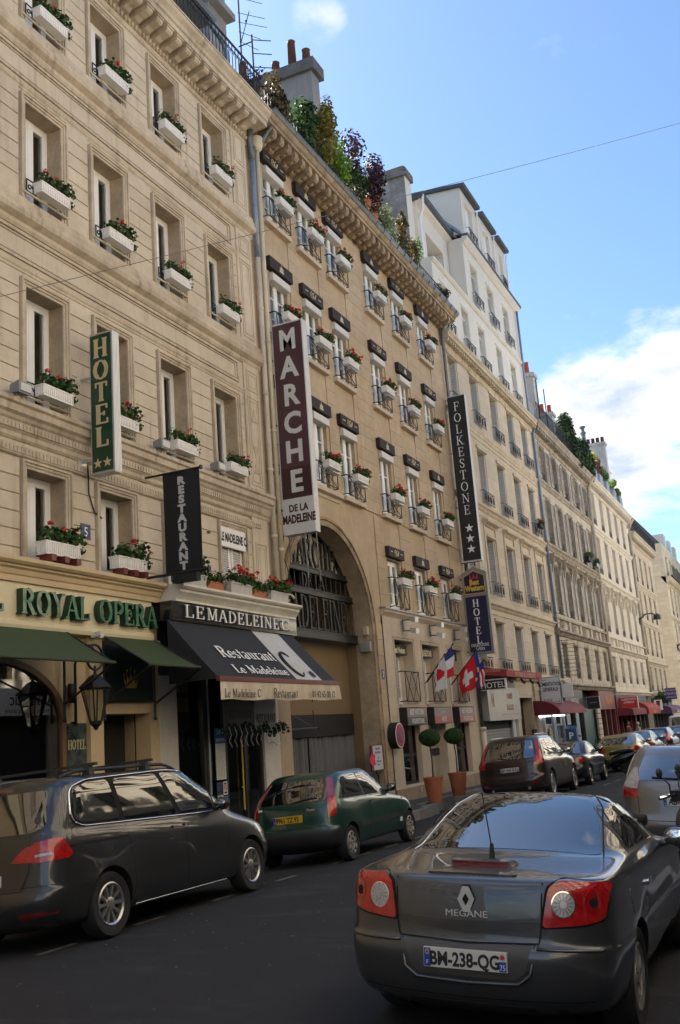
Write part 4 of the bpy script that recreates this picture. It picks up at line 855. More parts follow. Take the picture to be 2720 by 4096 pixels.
for i in range(6):
    a = i * PI / 3; b.tube([(cx_ + .235 * math.cos(a), cy_ + .235 * math.sin(a), 2.93), (cx_ + .10 * math.cos(a), cy_ + .10 * math.sin(a), 2.42)], .013, 5)
b.lathe([(.11, 2.43), (.10, 2.38), (.05, 2.34), (.03, 2.30), (.0, 2.28)], (cx_, cy_, 0), n=6); b.build('lantern_frame', M['iron'], t)
b = MB(); b.lathe([(.225, 2.92), (.095, 2.43)], (cx_, cy_, 0), n=6, cap=False); b.build('pane', glassmat('lantern_glass', (.75, .74, .70), 1.5), t)
# ------------------------------------------------------------------ projecting hotel sign
t = thing('hotel_sign', 'tall dark green HOTEL sign with two stars on the cream facade', 'sign', (.5, 13.3, 7.8))
b = MB(); b.box(.26, .74, 13.302, 13.50, 6.56, 9.12); b.build('casing', M['alu'], t)
b = MB(); b.box(.285, .715, 13.290, 13.302, 6.60, 9.08); b.build('face', M['sign_g'], t)
for i in range(5):
    b = MB(); b.box(.74, .752, 13.31 + i * .038, 13.332 + i * .038, 6.58, 9.1); b.build('fin', M['pvc'], t)
for i, c in enumerate('HOTEL'):
    text('letter', c, (.50, 13.289, 8.655 - i * .405), UX, UZ, .345, M['tan_l'], t, 'serif', .004, sx=1.06 if c not in 'EL' else 1.2, weight=1.3)
for x in (.40, .60): b = MB(); star(b, (x, 13.289, 6.74), Vector(UX), Vector(UZ), .095); b.build('star', M['tan_l'], t)
for z in (8.35, 6.85): b = MB(); b.tube([(0, 13.36, z), (.27, 13.38, z)], .03, 6); b.box(0, .02, 13.24, 13.46, z - .14, z + .14); b.build('bracket', M['alu'], t)
b = MB(); b.tube([(.1, 13.4, 6.8), (.06, 13.46, 6.6), (.05, 13.48, 6.3), (.05, 13.62, 6.0), (.05, 13.82, 5.93)], .014, 5); b.build('cable', M['iron'], t)
# restaurant banner
t = thing('restaurant_banner', 'black fabric banner lettered RESTAURANT hanging between two iron poles', 'banner', (.85, 15.15, 6.0))
b = MB(); n = 14; vs = []
for i in range(n + 1):
    for j in range(n + 1):
        u, v = i / n, j / n; vs.append((.44 + .80 * u, 15.15 + .012 * math.sin(u * 7 + v * 3), 6.92 - 1.90 * v + .0 * u))
b.add(vs, [(i * (n + 1) + j, (i + 1) * (n + 1) + j, (i + 1) * (n + 1) + j + 1, i * (n + 1) + j + 1) for i in range(n) for j in range(n)]); b.build('cloth', mat('black_banner', (.008, .008, .010), .75), t, 'all')
b = MB(); b.tube([(0, 15.15, 6.93), (1.28, 15.15, 6.93)], .022, 8); b.lathe([(.045, 0), (.045, .03)], (1.27, 15.15, 6.93), 'x', 10); b.box(0, .02, 15.07, 15.23, 6.85, 7.02); b.build('pole', M['iron'], t); b = MB()
b.tube([(0, 15.15, 5.02), (1.36, 15.15, 5.02)], .026, 8); b.lathe([(.05, 0), (.05, .04)], (1.34, 15.15, 5.02), 'x', 10); b.box(0, .02, 15.07, 15.23, 4.9, 5.25); b.build('pole', M['iron'], t)
b = MB(); b.box(.62, 1.14, 15.08, 15.22, 4.84, 4.99); b.build('ballast', M['matb'], t)
for i, c in enumerate('RESTAURANT'):
    text('letter', c, (.845, 15.136, 6.68 - i * .178), UX, UZ, .145, M['silverp'], t, depth=.003, sx=1.25, bold=.012)
# shutters and board of the restaurant window
t = thing('restaurant_window', 'white louvred window under a white LE MADELEINE C. board', 'window', (0, 18.3, 5.2))
b = MB(); b.box(-.02, .05, 17.80, 18.90, 6.02, 6.44); b.build('board', M['pvc'], t)
text('lettering', 'LE MADELEINE C.', (.051, 18.35, 6.14), UY, UZ, .19, M['ink'], t, depth=.003, sx=.55, bold=.01)
b = MB()
for a, e in ((17.88, 18.30), (18.39, 18.81)):
    b.box(-.12, -.05, a, a + .05, 4.96, 6.02); b.box(-.12, -.05, e - .05, e, 4.96, 6.02)
b.box(-.14, -.09, 17.88, 18.81, 4.96, 6.02); b.build('frame', M['pvc'], t)
sl_ = boxmesh('slat', .03, .32, .022, M['shutw'])
for a in (17.93, 18.44):
    for i in range(19): put('slat', sl_, t, (-.085, a, 5.0 + i * .052))
# ------------------------------------------------------------------ restaurant front
run('restaurant_cornice', [(-.02, 4.90), (.70, 4.86), (.70, 4.82), (.66, 4.78), (.62, 4.77), (.62, 4.73), (.56, 4.66), (.52, 4.60), (.52, 4.56), (-.02, 4.56)], 15.32, 20.15, mat('white_cornice', (.70, .67, .58), .6, var=.2, vscale=3, streak=.4), B1)
RS = thing('restaurant_sign', 'black gloss fascia lettered LE MADELEINE C. in outlined white letters above the black awning', 'sign', (.5, 17.6, 4.4))
b = MB(); b.box(.0, .50, 15.20, 20.18, 4.20, 4.558); b.build('board', M['black'], RS)
for wd, y0, y1 in (('LE', 15.52, 16.22), ('MADELEINE', 16.30, 19.22), ('C.', 19.32, 19.86)):
    sx_ = (y1 - y0 - .03 * (len(wd) - 1)) / (sum(G[c][0] for c in wd) * .235); yy = y0
    for c in wd:
        for dx, mt, ww in ((.06, M['white'], 1.0), (.02, M['silverp'], .6)):
            vs, fs = serif_mesh(c, .235, .012, sx=sx_, align='LEFT', weight=.62 * ww)
            bb = MB(); bb.add(lay(vs, (.50 + dx, yy + (.06 - dx) * .9, 4.27), UY, UZ), fs); bb.build('letter', mt, RS)
        yy += G[c][0] * .235 * sx_ + .03
RA = thing('restaurant_awning', 'large black awning with a silver stripe and a stained cream lettered valance', 'awning', (1.0, 17.5, 3.6))
XT, ZT, XB, ZB, YA, YB = .46, 4.20, 1.5, 3.06, 15.10, 20.0
def aw_pt(y, s): return (XT + (XB - XT) * s, y, ZT + (ZB - ZT) * s - .02 * math.sin(PI * s))
for nm, ya, yb_, mt in (('canopy', YA, 18.15, M['aw_b']), ('silver_stripe', 18.15, 19.32, M['aw_s']), ('canopy', 19.32, YB, M['aw_b'])):
    b = MB(); vs = [aw_pt(ya + (yb_ - ya) * j / 10, i / 10) for j in range(11) for i in range(11)]
    b.add(vs, [(j * 11 + i, j * 11 + i + 1, (j + 1) * 11 + i + 1, (j + 1) * 11 + i) for j in range(10) for i in range(10)]); b.build(nm, mt, RA, 'all')
for ya in (YA, YB):
    b = MB(); b.add([aw_pt(ya, i / 10) for i in range(11)] + [(XT, ya, ZB - .02)], [tuple(range(12))]); b.build('cheek', M['aw_b'], RA)
b = MB(); b.box(XB - .03, XB + .05, YA - .06, YB + .06, ZB - .05, ZB + .03); b.build('front_bar', M['maroon'], RA)
b = MB(); n = 60; vs = []
for i in range(n + 1):
    y = YA - .02 + (YB - YA + .04) * i / n; w_ = .025 * math.sin(i * .55) + .012 * math.sin(i * 1.7)
    vs += [(XB + .03, y, ZB - .05), (XB + .03 + w_ * .5, y, ZB - .21), (XB + .03 + w_, y, ZB - .375 + .012 * math.sin(i * .35))]
b.add(vs, [(3 * i + j, 3 * i + 3 + j, 3 * i + 4 + j, 3 * i + 1 + j) for i in range(n) for j in range(2)]); b.build('valance', M['val'], RA, 'all')
vdir = Vector((XT - XB, 0, ZT - ZB)).normalized()
def on_aw(txt, y, s, h, **k):
    p = Vector(aw_pt(y, s)) + vdir.cross(Vector(UY)) * -.02
    p = Vector(aw_pt(y, s)) + Vector((ZT - ZB, 0, XB - XT)).normalized() * .022
    text('lettering', txt, p, UY, vdir, h, k.pop('m', M['white']), RA, 'serif', .003, **k)
on_aw('Restaurant', 16.95, .615, .31, sx=1.24, weight=.9); on_aw('Le Madeleine', 16.93, .90, .22, sx=1.40, weight=.9)
b = MB(); p0 = Vector(aw_pt(18.55, .66)) + Vector((ZT - ZB, 0, XB - XT)).normalized() * .024
cpts = [p0 + Vector(UY) * a + vdir * c for a, c in arc(0, 0, .24, .36, 40, 315, 26)]
b.tube(cpts, [.012 + .022 * math.sin(PI * i / 26) for i in range(27)], 6)
pd = Vector(aw_pt(19.08, .85)) + Vector((ZT - ZB, 0, XB - XT)).normalized() * .02
b.add([pd + Vector(UY) * .10 * math.cos(2 * PI * i / 20) + vdir * .10 * math.sin(2 * PI * i / 20) for i in range(20)], [tuple(range(20))]); b.build('monogram', M['ink'], RA)
for txt, y, h, sx in (('Le Madeleine C', 15.80, .15, 1.08), ('Restaurant', 17.45, .18, 1.02)):
    text('lettering', txt, (XB + .066, y, ZB - .335), UY, UZ, h, M['ink'], RA, 'serif', .003, sx=sx, weight=.75)
text('lettering', '01 42 65 00 12', (XB + .066, 19.15, ZB - .325), UY, UZ, .14, M['ink'], RA, depth=.003, sx=.95)
# front below the awning
RF = thing('restaurant_front', 'dark glazed restaurant front under the black awning with menus and gold handles', 'shop front', (0, 17.8, 0))
b = MB(); b.box(-.35, .012, 15.43, 15.99, -.2, 3.3); b.build('white_pillar', mat('white_pillar', (.60, .57, .50), .7, var=.2, bump=.2), RF)
b = MB(); b.box(-.35, .012, 19.28, 19.80, -.2, 3.3); b.box(-.34, .0, 19.80, 20.0, -.2, 3.3); b.build('white_pillar', mat('white_pillar', (.6, .57, .5), .7), RF)
b = MB(); b.box(-.3, .02, 15.43, 19.95, 3.25, 4.2); b.build('head_panel', mat('grey_black_panel', (.03, .03, .034), .5), RF)
for y in (15.99, 16.95, 17.05, 17.75, 18.5, 19.2): b = MB(); b.box(-.14, -.04, y, y + .07, -.2, 3.3); b.build('frame_post', mat('dark_frame', (.02, .02, .022), .35), RF)
b = MB(); b.box(-.13, -.05, 17.1, 17.2, -.2, 3.3); b.build('pale_post', M['alu'], RF)
for ya, yb_ in ((16.06, 16.95), (17.2, 17.75), (17.82, 18.5), (18.57, 19.2)):
    b = MB(); b.quad((-.09, ya, -.2), (-.09, yb_, -.2), (-.09, yb_, 3.3), (-.09, ya, 3.3)); b.build('pane', M['shop'], RF)
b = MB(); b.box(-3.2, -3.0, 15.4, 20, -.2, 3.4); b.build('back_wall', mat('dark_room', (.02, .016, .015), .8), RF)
b = MB(); b.box(-1.4, -1.3, 16.5, 17.0, -.2, 3.2); b.build('inner_column', mat('inner_cream', (.35, .33, .27), .8), RF)
b = MB(); b.box(-1.0, -.9, 17.25, 17.7, -.2, 3.2); b.build('red_curtain', mat('dark_red', (.07, .008, .012), .8), RF)
b = MB(); b.tube([(-.03, 18.38, .6), (-.03, 18.38, 2.1)], .016, 6); b.tube([(-.03, 18.38, 1.05), (-.03, 18.30, 1.05)], .012, 5); b.build('gold_handle', M['gold'], RF)
RNG = random.Random(5)
for i in range(17):
    b = MB(); b.sph((-.8 + RNG.uniform(-.3, .3), 16.3 + RNG.uniform(-.3, .35), 2.52 + RNG.uniform(-.12, .16)), .022, 6, 4); b.build('lit_bulb', mat('warm_bulb', (1, .62, .15), .4, emit=1.4), RF)
tw = MB(); leaves(tw, (-.75, 16.3, 2.65), (.35, .5, .45), 420, .035, RNG); tw.build('dry_branches', mat('dry_twigs', (.05, .045, .03), .8), RF)
t = thing('menu_board', 'white printed menu with a blue heading on the restaurant glass', 'menu', (-.04, 17.55, 1.7))
b = MB(); b.box(-.05, -.036, 17.36, 17.74, 1.95, 2.25); b.build('blue_heading', mat('menu_blue', (.02, .16, .36), .5), t)
b = MB(); b.box(-.05, -.036, 17.37, 17.73, 1.25, 1.95); b.build('sheet', mat('menu_sheet', (.55, .57, .5), .6, var=.2, vscale=20), t)
text('heading', "l'officiel", (-.035, 17.56, 2.13), UY, UZ, .09, M['white'], t, depth=.002, sx=.7); text('heading', 'spectacles', (-.035, 17.55, 2.0), UY, UZ, .08, M['white'], t, depth=.002, sx=.7)
b = MB()
for i in range(13): b.box(-.036, -.034, 17.41, 17.70 - RNG.uniform(0, .1), 1.32 + i * .042, 1.332 + i * .042)
b.build('text_lines', M['gbox'], t)
for i, (y, z, w_, h_, col, nm) in enumerate(((17.36, .98, .19, .22, (.03, .04, .12), 'navy'), (17.60, .95, .15, .26, (.62, .60, .58), 'white no smoking'), (17.38, .72, .2, .24, (.42, .5, .44), 'pale green'), (17.60, .74, .15, .19, (.02, .16, .5), 'bright blue'), (17.58, .5, .17, .22, (.6, .28, .06), 'orange'), (17.60, .26, .15, .2, (.12, .25, .22), 'dark green'), (17.6, .03, .15, .17, (.5, .06, .06), 'red'))):
    t = thing('window_sticker', nm + ' sticker in the column below the restaurant menu', 'sticker', (-.04, y, z), 'stickers on the restaurant glass')
    b = MB(); b.box(-.05, -.038, y, y + w_, z, z + h_); b.build('sheet', mat('sticker_' + nm.replace(' ', '_'), col, .5), t)
    b = MB(); b.box(-.038, -.0365, y + .02, y + w_ - .02, z + .03, z + .06); b.box(-.038, -.0365, y + .02, y + w_ - .04, z + h_ - .06, z + h_ - .03); b.build('print', M['ink'], t)
    if 'smoking' in nm:
        b = MB(); b.tube([(-.036, y + .075 + .05 * math.cos(q * PI / 8), z + .14 + .05 * math.sin(q * PI / 8)) for q in range(16)], .006, 5, closed=True); b.tube([(-.036, y + .04, z + .175), (-.036, y + .11, z + .105)], .006, 5); b.build('red_ring', M['red'], t)
# inner valance and garland
t = thing('inner_valance', 'grey and white inner blind lettered RESTAURANT behind the black awning', 'blind', (.4, 18, 2.5))
b = MB(); b.box(.30, .32, 17.15, 18.35, 2.18, 3.2); b.build('grey_cloth', mat('grey_cloth', (.10, .10, .105), .8), t)
b = MB(); b.box(.30, .322, 18.36, 19.30, 2.20, 3.2); b.build('white_cloth', mat('white_cloth', (.42, .42, .42), .8, var=.2), t)
text('lettering', 'RESTAURANT', (.325, 17.78, 2.42), UY, UZ, .15, M['ink'], t, 'serif', .003, sx=.72); text('lettering', 'RESTAURANT', (.327, 18.83, 2.32), UY, UZ, .17, M['ink'], t, 'serif', .003, sx=.60)
t = thing('garland', 'dark evergreen garland hung along the top of the restaurant glass', 'garland', (.4, 18.3, 2.2))
b = MB()
for i in range(26): leaves(b, (.36, 17.1 + i * .1, 2.18 + .05 * math.sin(i * .9)), (.12, .1, .13), 34, .03, RNG)
b.build('needles', leafmat('garland_green', [(.012, .028, .014), (.02, .04, .02)], .1), t)
b = MB()
for i in range(12):
    y = 17.1 + i * .21; b.tube([(.45, y, 2.25), (.47, y + .05, 2.1), (.46, y - .03, 1.98), (.47, y + .06, 1.86)], .006, 4)
b.build('light_string', M['silverp'], t)
b = MB(); b.tube([(.02, 19.52, 1.9), (.12, 19.52, 1.9), (.14, 19.6, 1.84), (.14, 19.74, 1.84)], .018, 6); tag(b.build('wall_tap', M['alu']), 'small metal hose tap on the white restaurant pillar', 'tap')
# pots along the restaurant ledge
for i, (y, kind, lab) in enumerate(((15.45, 'g', 'long grey trough of leggy plants under the black banner'), (16.46, 't', 'orange clay trough left of the louvred white window'), (17.25, 'g', 'grey trough of red geraniums below the louvred window'), (18.22, 't', 'orange clay trough right of the louvred white window'), (18.95, 'g', 'grey trough of geraniums at the foot of the drainpipes'))):
    sc = {0: 1.2, 1: .86, 2: 1.18, 3: .86, 4: 1.12}[i]
    me = trough(0.74, 0.2, 0.185, M['gbox'] if kind == 'g' else M['terra'], False)
    flower_box('planter', lab, 'planters along the restaurant ledge', (.34, y, 4.90), i + 2, me, 'planter', sc, flowers=i in (2, 4))
# ================================================================== building 2: tan hotel with the great arch
B2 = thing('arch_hotel_building', 'tan stone hotel building with a great arched passage and black window awnings', 'building', (0, 27, 0))
ctr = [21.36, 23.22, 25.10, 27.95, 30.26, 32.78]; HW = 0.50
lev = [(15.00, 16.60), (11.80, 13.56), (8.34, 10.36), (5.47, 6.98)]
holes = []
for li, (s, h) in enumerate(lev):
    for ci, y in enumerate(ctr):
        if li == 3 and ci < 3: continue
        if li == 2 and ci == 0: pass
        holes.append((y - HW, y + HW, s, h))
AY, AZ, AR = 23.2, 4.69, 2.6                                           # arch: centre, springing, radius
mb = MB(); wall_mesh(mb, 0, 20.0, 35.05, 7.42, 17.45, [q for q in holes if q[3] > 7.45], 0.30)
wall_mesh(mb, 0, 26.55, 35.05, 5.44, 7.42, [q for q in holes if q[3] < 7.45], 0.30)
n = 40
pts = [(AY + AR * math.cos(PI * i / n), AZ + AR * math.sin(PI * i / n)) for i in range(n + 1)]
pts = [(pts[0][0], -.3)] + pts + [(pts[-1][0], -.3)]
for (ya, za), (yb, zb) in zip(pts, pts[1:]):
    ya2, yb2 = ya, yb
    if abs(ya - yb) > 1e-6: mb.m(0).quad((0, ya, za), (0, yb, zb), (0, yb, 7.42), (0, ya, 7.42))
    mb.m(1).quad((0, ya, za), (-.5, ya, za), (-.5, yb, zb), (0, yb, zb))
mb.m(0).quad((0, AY + AR, -.3), (0, 26.55, -.3), (0, 26.55, 7.42), (0, AY + AR, 7.42)).quad((0, 20.0, -.3), (0, AY - AR, -.3), (0, AY - AR, 7.42), (0, 20.0, 7.42))
mb.m(2).box(-9, -.55, 20, 35.05, 7.5, 17.6).box(-9, -.55, 26.6, 35.05, -.5, 7.5).m(0)
mb.quad((0, 35.05, 0), (-9, 35.05, 0), (-9, 35.05, 17.5), (0, 35.05, 17.5)).quad((0, 20, 17.45), (0, 35.05, 17.45), (-.6, 35.05, 17.45), (-.6, 20, 17.45))
mb.build('wall', [M['s2'], M['rev'], M['core']], B2)
# dressed stones of the piers between the window bays
bay = [(c - .66, c + .66) for c in ctr]
pier = [(20.38, bay[0][0])] + [(bay[i][1], bay[i + 1][0]) for i in range(5)] + [(bay[5][1], 34.85)]
rows = [8.25 + .385 * i for i in range(24)]
stones(B2, pier, rows, M['s2'], proud=.03, gap=.005, bev=.003)
rows = [5.47 + .385 * i for i in range(8)]
stones(B2, [(26.6, bay[3][0])] + pier[4:], rows, M['s2'], proud=.03, gap=.005, bev=.003)
# sunk panels below the windows
for li, (s, h) in enumerate(lev[:3]):
    for ci, y in enumerate(ctr):
        z0 = lev[li + 1][1] + .38 if (li + 1 < 4 and not (li == 2 and ci < 3)) else 7.75
        if li == 2 and ci < 3: continue
        b = boxmesh('spandrel_panel', .012, 1.30, s - .34 - z0, M['s2'], .004); put('spandrel_panel', b, B2, (.001, y - .65, z0))
# windows, sills, rails, boxes, awnings
sill = boxmesh('sill', .16, 1.38, .13, M['s2g'], .012)
blind = MB(); blind.box(-.12, .10, -HW + .02, HW - .02, -.20, .02); blind.prism([(.10, .02), (.10, -.20), (.12, -.19), (.12, 0)], 'y', -HW + .02, HW - .02); blind = blind.mesh('blind_box', mat('blind_white', (.60, .59, .57), .6, var=.1))
def rail_mesh(hh, diag):
    r = MB(); x = .19; w = .62
    r.tube([(0, -w, hh), (x - .04, -w, hh + .01), (x, -w + .05, hh), (x, w, hh)], .017, 6); r.tube([(0, -w, .06), (x - .04, -w, .07), (x, -w + .05, .06), (x, w, .06), (0, w, .06)], .015, 6)
    r.tube([(x, -w + .07, .06), (x, -w + .07, hh)], .013, 5); r.tube([(x, w - .03, .06), (x, w - .03, hh)], .013, 5); r.tube([(x, w, hh), (0, w, hh)], .014, 5)
    if diag:
        r.tube([(x, -w + .07, hh), (x, w - .03, .06)], .011, 5); r.tube([(x, w - .03, hh), (x, -w + .07, .06)], .011, 5); r.tube([(x, -w * .35, hh * .62), (x, w * .1, hh * .9), (x, w * .5, hh * .5), (x, w * .05, hh * .2), (x, -w * .35, hh * .62)], .010, 5)
    else:
        for k in (-1, 1): r.tube([(x, -.5, .06 if k > 0 else hh), (x, 0, hh if k > 0 else .06), (x, .55, .06 if k > 0 else hh)], .010, 5)
    return r.mesh('balcony_railing', M['iron'], 'all')
RMA = rail_mesh(.60, True); RMB = rail_mesh(.92, False)
brk = MB(); brk.tube([(.22, -.3, .55), (.32, -.3, .40), (.42, -.3, .40)], .01, 4); brk.box(.24, .44, -.22, .26, .33, .345); brk = brk.mesh('box_bracket', M['alu'])
AWM = boxmesh('casing', .16, 1.26, .31, M['brown'])
def monogram():
    b = MB()
    for s in (-1, 1): b.box(.161, .164, s * .40 - .09, s * .40 + .09, .15, .172)
    for k, (yy, rr) in enumerate(((-.12, .085), (.0, .10), (.11, .085))):
        b.tube([(.166 + .002 * k, yy + rr * .6 * math.cos(a / 3.), .155 + rr * math.sin(a / 3. + k)) for a in range(17)], .009, 4)
    b.tube([(.165, -.19, .10), (.165, -.05, .22), (.165, .02, .07), (.165, .16, .21)], .009, 4); return b.mesh('monogram', M['goldp'])
def crest():
    b = MB()
    b.prism([(-.11, .06), (.11, .06), (.12, .11), (-.12, .11)], 'x', .161, .168); b.prism([(-.08, .125), (.08, .125), (.10, .20), (.05, .17), (.03, .24), (0, .19), (-.03, .24), (-.05, .17), (-.10, .20)], 'x', .161, .168); b.sph((.165, 0, .26), .016, 6, 4)
    return b.mesh('crest', M['goldp'])
MONO, CREST = monogram(), crest()
LN = ['top row', 'second row', 'third row', 'bottom row']
PN = ['first from the drainpipes', 'second from the drainpipes', 'third from the drainpipes', 'third from the ladder', 'second from the ladder', 'nearest the ladder']
for li, (s, h) in enumerate(lev):
    for ci, y in enumerate(ctr):
        if li == 3 and ci < 3: continue
        window(B2, -.10, y - HW + .01, s + .02, 2 * HW - .02, h - s - .03, 'bars')
        if li < 3 and not (li == 2 and ci in (0, 1)): put('sill', sill, B2, (.0, y - .69, s - .12))
        if li < 3: put('blind_box', blind, B2, (0, y, h - .02))
        put('balcony_railing', RMA if li < 3 else RMB, B2, (0, y, s + .0)); put('box_bracket', brk, B2, (0, y, s + (0 if li < 3 else .3)))
        emb, en = (MONO, 'monogram') if (li + ci) % 2 == 0 else (CREST, 'crest')
        t = thing('window_awning', 'black box awning with gold %s, %s, %s' % (en, LN[li], PN[ci]), 'awning', (.0, y - .06, h + .05), 'black box awnings of the arch hotel')
        q = put('casing', AWM, t, (.002, -.63, 0)); q.matrix_parent_inverse = Matrix.Identity(4); q = put(en, emb, t); q.matrix_parent_inverse = Matrix.Identity(4)
        dy = {}.get((li, ci), 0)
        flower_box('flower_box', 'red geranium box of the arch hotel, %s, %s' % (LN[li], PN[ci]), 'flower boxes of the arch hotel', (.22, y - .36, s + (.46 if li < 3 else .72)), li * 7 + ci * 3 + 1, scale=1.0)
run('long_sill', [(-.02, 8.34), (.16, 8.32), (.16, 8.20), (.05, 8.16), (.03, 8.08), (-.02, 8.06)], 20.4, 24.2, M['s2g'], B2)
# arch mouldings and iron grille
b = MB()
for w0, w1, d in ((.0, .16, .045), (.16, .20, .075), (.20, .24, .055)):
    n = 44; vs = []
    for i in range(n + 1):
        a = PI * i / n; c_, s_ = math.cos(a), math.sin(a)
        for rr in (AR + w0, AR + w1): vs += [(.0, AY + rr * c_, AZ + rr * s_), (d, AY + rr * c_, AZ + rr * s_)]
    b.add(vs, [f for i in range(n) for o in (i * 4,) for q in (i * 4 + 4,) for f in ((o, o + 1, q + 1, q), (o + 2, q + 2, q + 3, o + 3), (o + 1, o + 3, q + 3, q + 1))])
    b.box(0, d, AY + AR + w0, AY + AR + w1, -.2, AZ); b.box(0, d, AY - AR - w1, AY - AR - w0, 4.9, AZ)
b.build('arch_moulding', M['s2t'], B2)
rows = [-.1 + .46 * i for i in range(12)]
stones(B2, [(AY + AR + .26, 26.5)], rows, M['s2'], proud=.035, gap=.01, bev=.006)
GX = -.48
b = MB()
for z0, z1 in ((6.10, 6.26), (5.52, 5.68), (4.40, 4.62)):
    hw_ = math.sqrt(max(.01, AR ** 2 - max(0, z0 - AZ) ** 2)); b.box(GX - .04, GX + .04, AY - hw_, AY + hw_, z0, z1); b.box(GX + .04, GX + .06, AY - hw_, AY + hw_, z1 - .03, z1); b.box(GX + .04, GX + .06, AY - hw_, AY + hw_, z0, z0 + .03)
b.build('grille_beam', M['iron'], B2)
gb = MB()
for k in range(-8, 9):
    y = AY + k * .31; zt_ = AZ + math.sqrt(max(.0, AR ** 2 - (k * .31) ** 2))
    if zt_ > AZ + .05: gb.tube([(GX - .05, y, 4.5), (GX - .05, y, min(zt_, 7.25))], .018, 5)
gb.build('grille_bars', M['iron'], B2)
ironl = mat('iron_letters', (.02, .019, .018), .6)
for txt, z, h_, sx_, y in (('MARCHE', 6.28, .72, .78, 23.2), ('DE LA', 5.70, .38, 1.0, 23.2), ('MADELEINE', 4.64, .86, .64, 23.25)):
    text('iron_letters', txt, (GX - .02, y, z), UY, UZ, h_, ironl, B2, 'serif', .05, sx=sx_, weight=.8)
b = MB(); b.add([(GX - .14, AY + 2.56 * math.cos(q), AZ + 2.56 * math.sin(q)) for q in [math.radians(39 + 102 * k / 20) for k in range(21)]], [tuple(range(21))]); b.build('painted_courtyard_light', mat('courtyard_light_colour', (.62, .58, .48), .8), B2)  # added pale panel; its colour stands in for the sky-lit courtyard beyond
# passage behind the arch
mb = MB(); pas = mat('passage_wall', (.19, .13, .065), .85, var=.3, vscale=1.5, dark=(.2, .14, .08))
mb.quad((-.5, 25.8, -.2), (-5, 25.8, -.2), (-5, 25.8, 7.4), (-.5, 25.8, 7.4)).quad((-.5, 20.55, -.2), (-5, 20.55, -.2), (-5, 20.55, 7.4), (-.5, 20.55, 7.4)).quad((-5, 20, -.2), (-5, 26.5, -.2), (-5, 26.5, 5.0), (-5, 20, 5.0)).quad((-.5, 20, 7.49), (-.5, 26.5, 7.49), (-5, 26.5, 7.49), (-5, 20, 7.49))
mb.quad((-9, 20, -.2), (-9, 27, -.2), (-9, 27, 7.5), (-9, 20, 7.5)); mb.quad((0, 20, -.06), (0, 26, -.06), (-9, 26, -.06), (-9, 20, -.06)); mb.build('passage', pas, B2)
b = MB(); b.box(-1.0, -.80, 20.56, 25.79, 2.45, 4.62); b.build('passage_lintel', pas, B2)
b = MB(); b.box(-.79, -.75, 20.56, 25.79, 1.95, 2.5); b.build('dark_band', M['matb'], B2)
for a, e in ((20.7, 22.9), (23.1, 25.75)):
    b = MB(); n = 70; vs = []
    for i in range(n + 1):
        y = a + (e - a) * i / n; x = -.84 + .05 * math.sin(i * .83) + .03 * math.sin(i * .31); vs += [(x, y, -.05), (x * 1.0, y, 1.95)]
    b.add(vs, [(2 * i, 2 * i + 2, 2 * i + 3, 2 * i + 1) for i in range(n)]); b.build('curtain', mat('grey_curtain', (.135, .135, .145), .85, var=.2), B2, 'all')
b = MB(); b.box(-.78, -.76, 22.95, 23.12, .75, .84); b.build('latch', M['matb'], B2)
for z in (3.5, 2.15):
    t = thing('sign_bracket', 'empty iron sign bracket on the passage wall, %s' % ('upper one' if z > 3 else 'lower one below the awning'), 'bracket', (-.8, 22.8, z), 'empty iron brackets in the passage')
    b = MB(); b.tube([(-.5, 20.9, z), (-.5, 23.0, z + .02)], .02, 5); b.tube([(-.5, 21.4, z - .35 if z > 3 else z + .4), (-.5, 22.8, z)], .012, 5); b.tube([(-.5, 22.78, z), (-.5, 22.78, z - .7 if z > 3 else z + .45)], .014, 5); b.sph((-.5, 23.03, z + .02), .05, 8, 6); b.build('frame', M['iron'], t)
# hotel ground floor
b = MB(); wall_mesh(b, .045, 26.55, 34.90, -.3, 5.30, [(27.32, 28.85, -.02 + .42, 4.56), (29.66, 31.25, .12, 4.54), (32.15, 33.75, .42, 4.52)], .40)
b.box(.0, .05, 34.90, 35.02, -.3, 5.3); b.build('ground_floor_wall', [M['s2g'], M['s2g']], B2)
rows = [.55 + .52 * i for i in range(10)]
run('zinc_ledge', [(-.02, 5.47), (.20, 5.44), (.20, 5.40), (.0, 5.40)], 26.5, 35.1, M['zinc'], B2)
run('ledge_cornice', [(.0, 5.40), (.16, 5.395), (.15, 5.32), (.10, 5.27), (.06, 5.22), (.046, 5.2), (.0, 5.2)], 26.52, 35.05, M['s2g'], B2)
b = MB(); b.box(.046, .075, 26.56, 34.9, -.3, .34); b.build('plinth', mat('plinth_stone', (.33, .25, .18), .85, var=.5, bump=.3), B2)
b = MB()
for i in range(7): b.box(.075, .08, 27.2 + .0, 28.05, .02 + i * .035, .04 + i * .035)
b.build('vent_grille', M['rev'], B2)
b = MB(); b.box(.076, .1, 28.35, 28.45, .16, .30); b.build('wall_socket', M['alu'], B2)
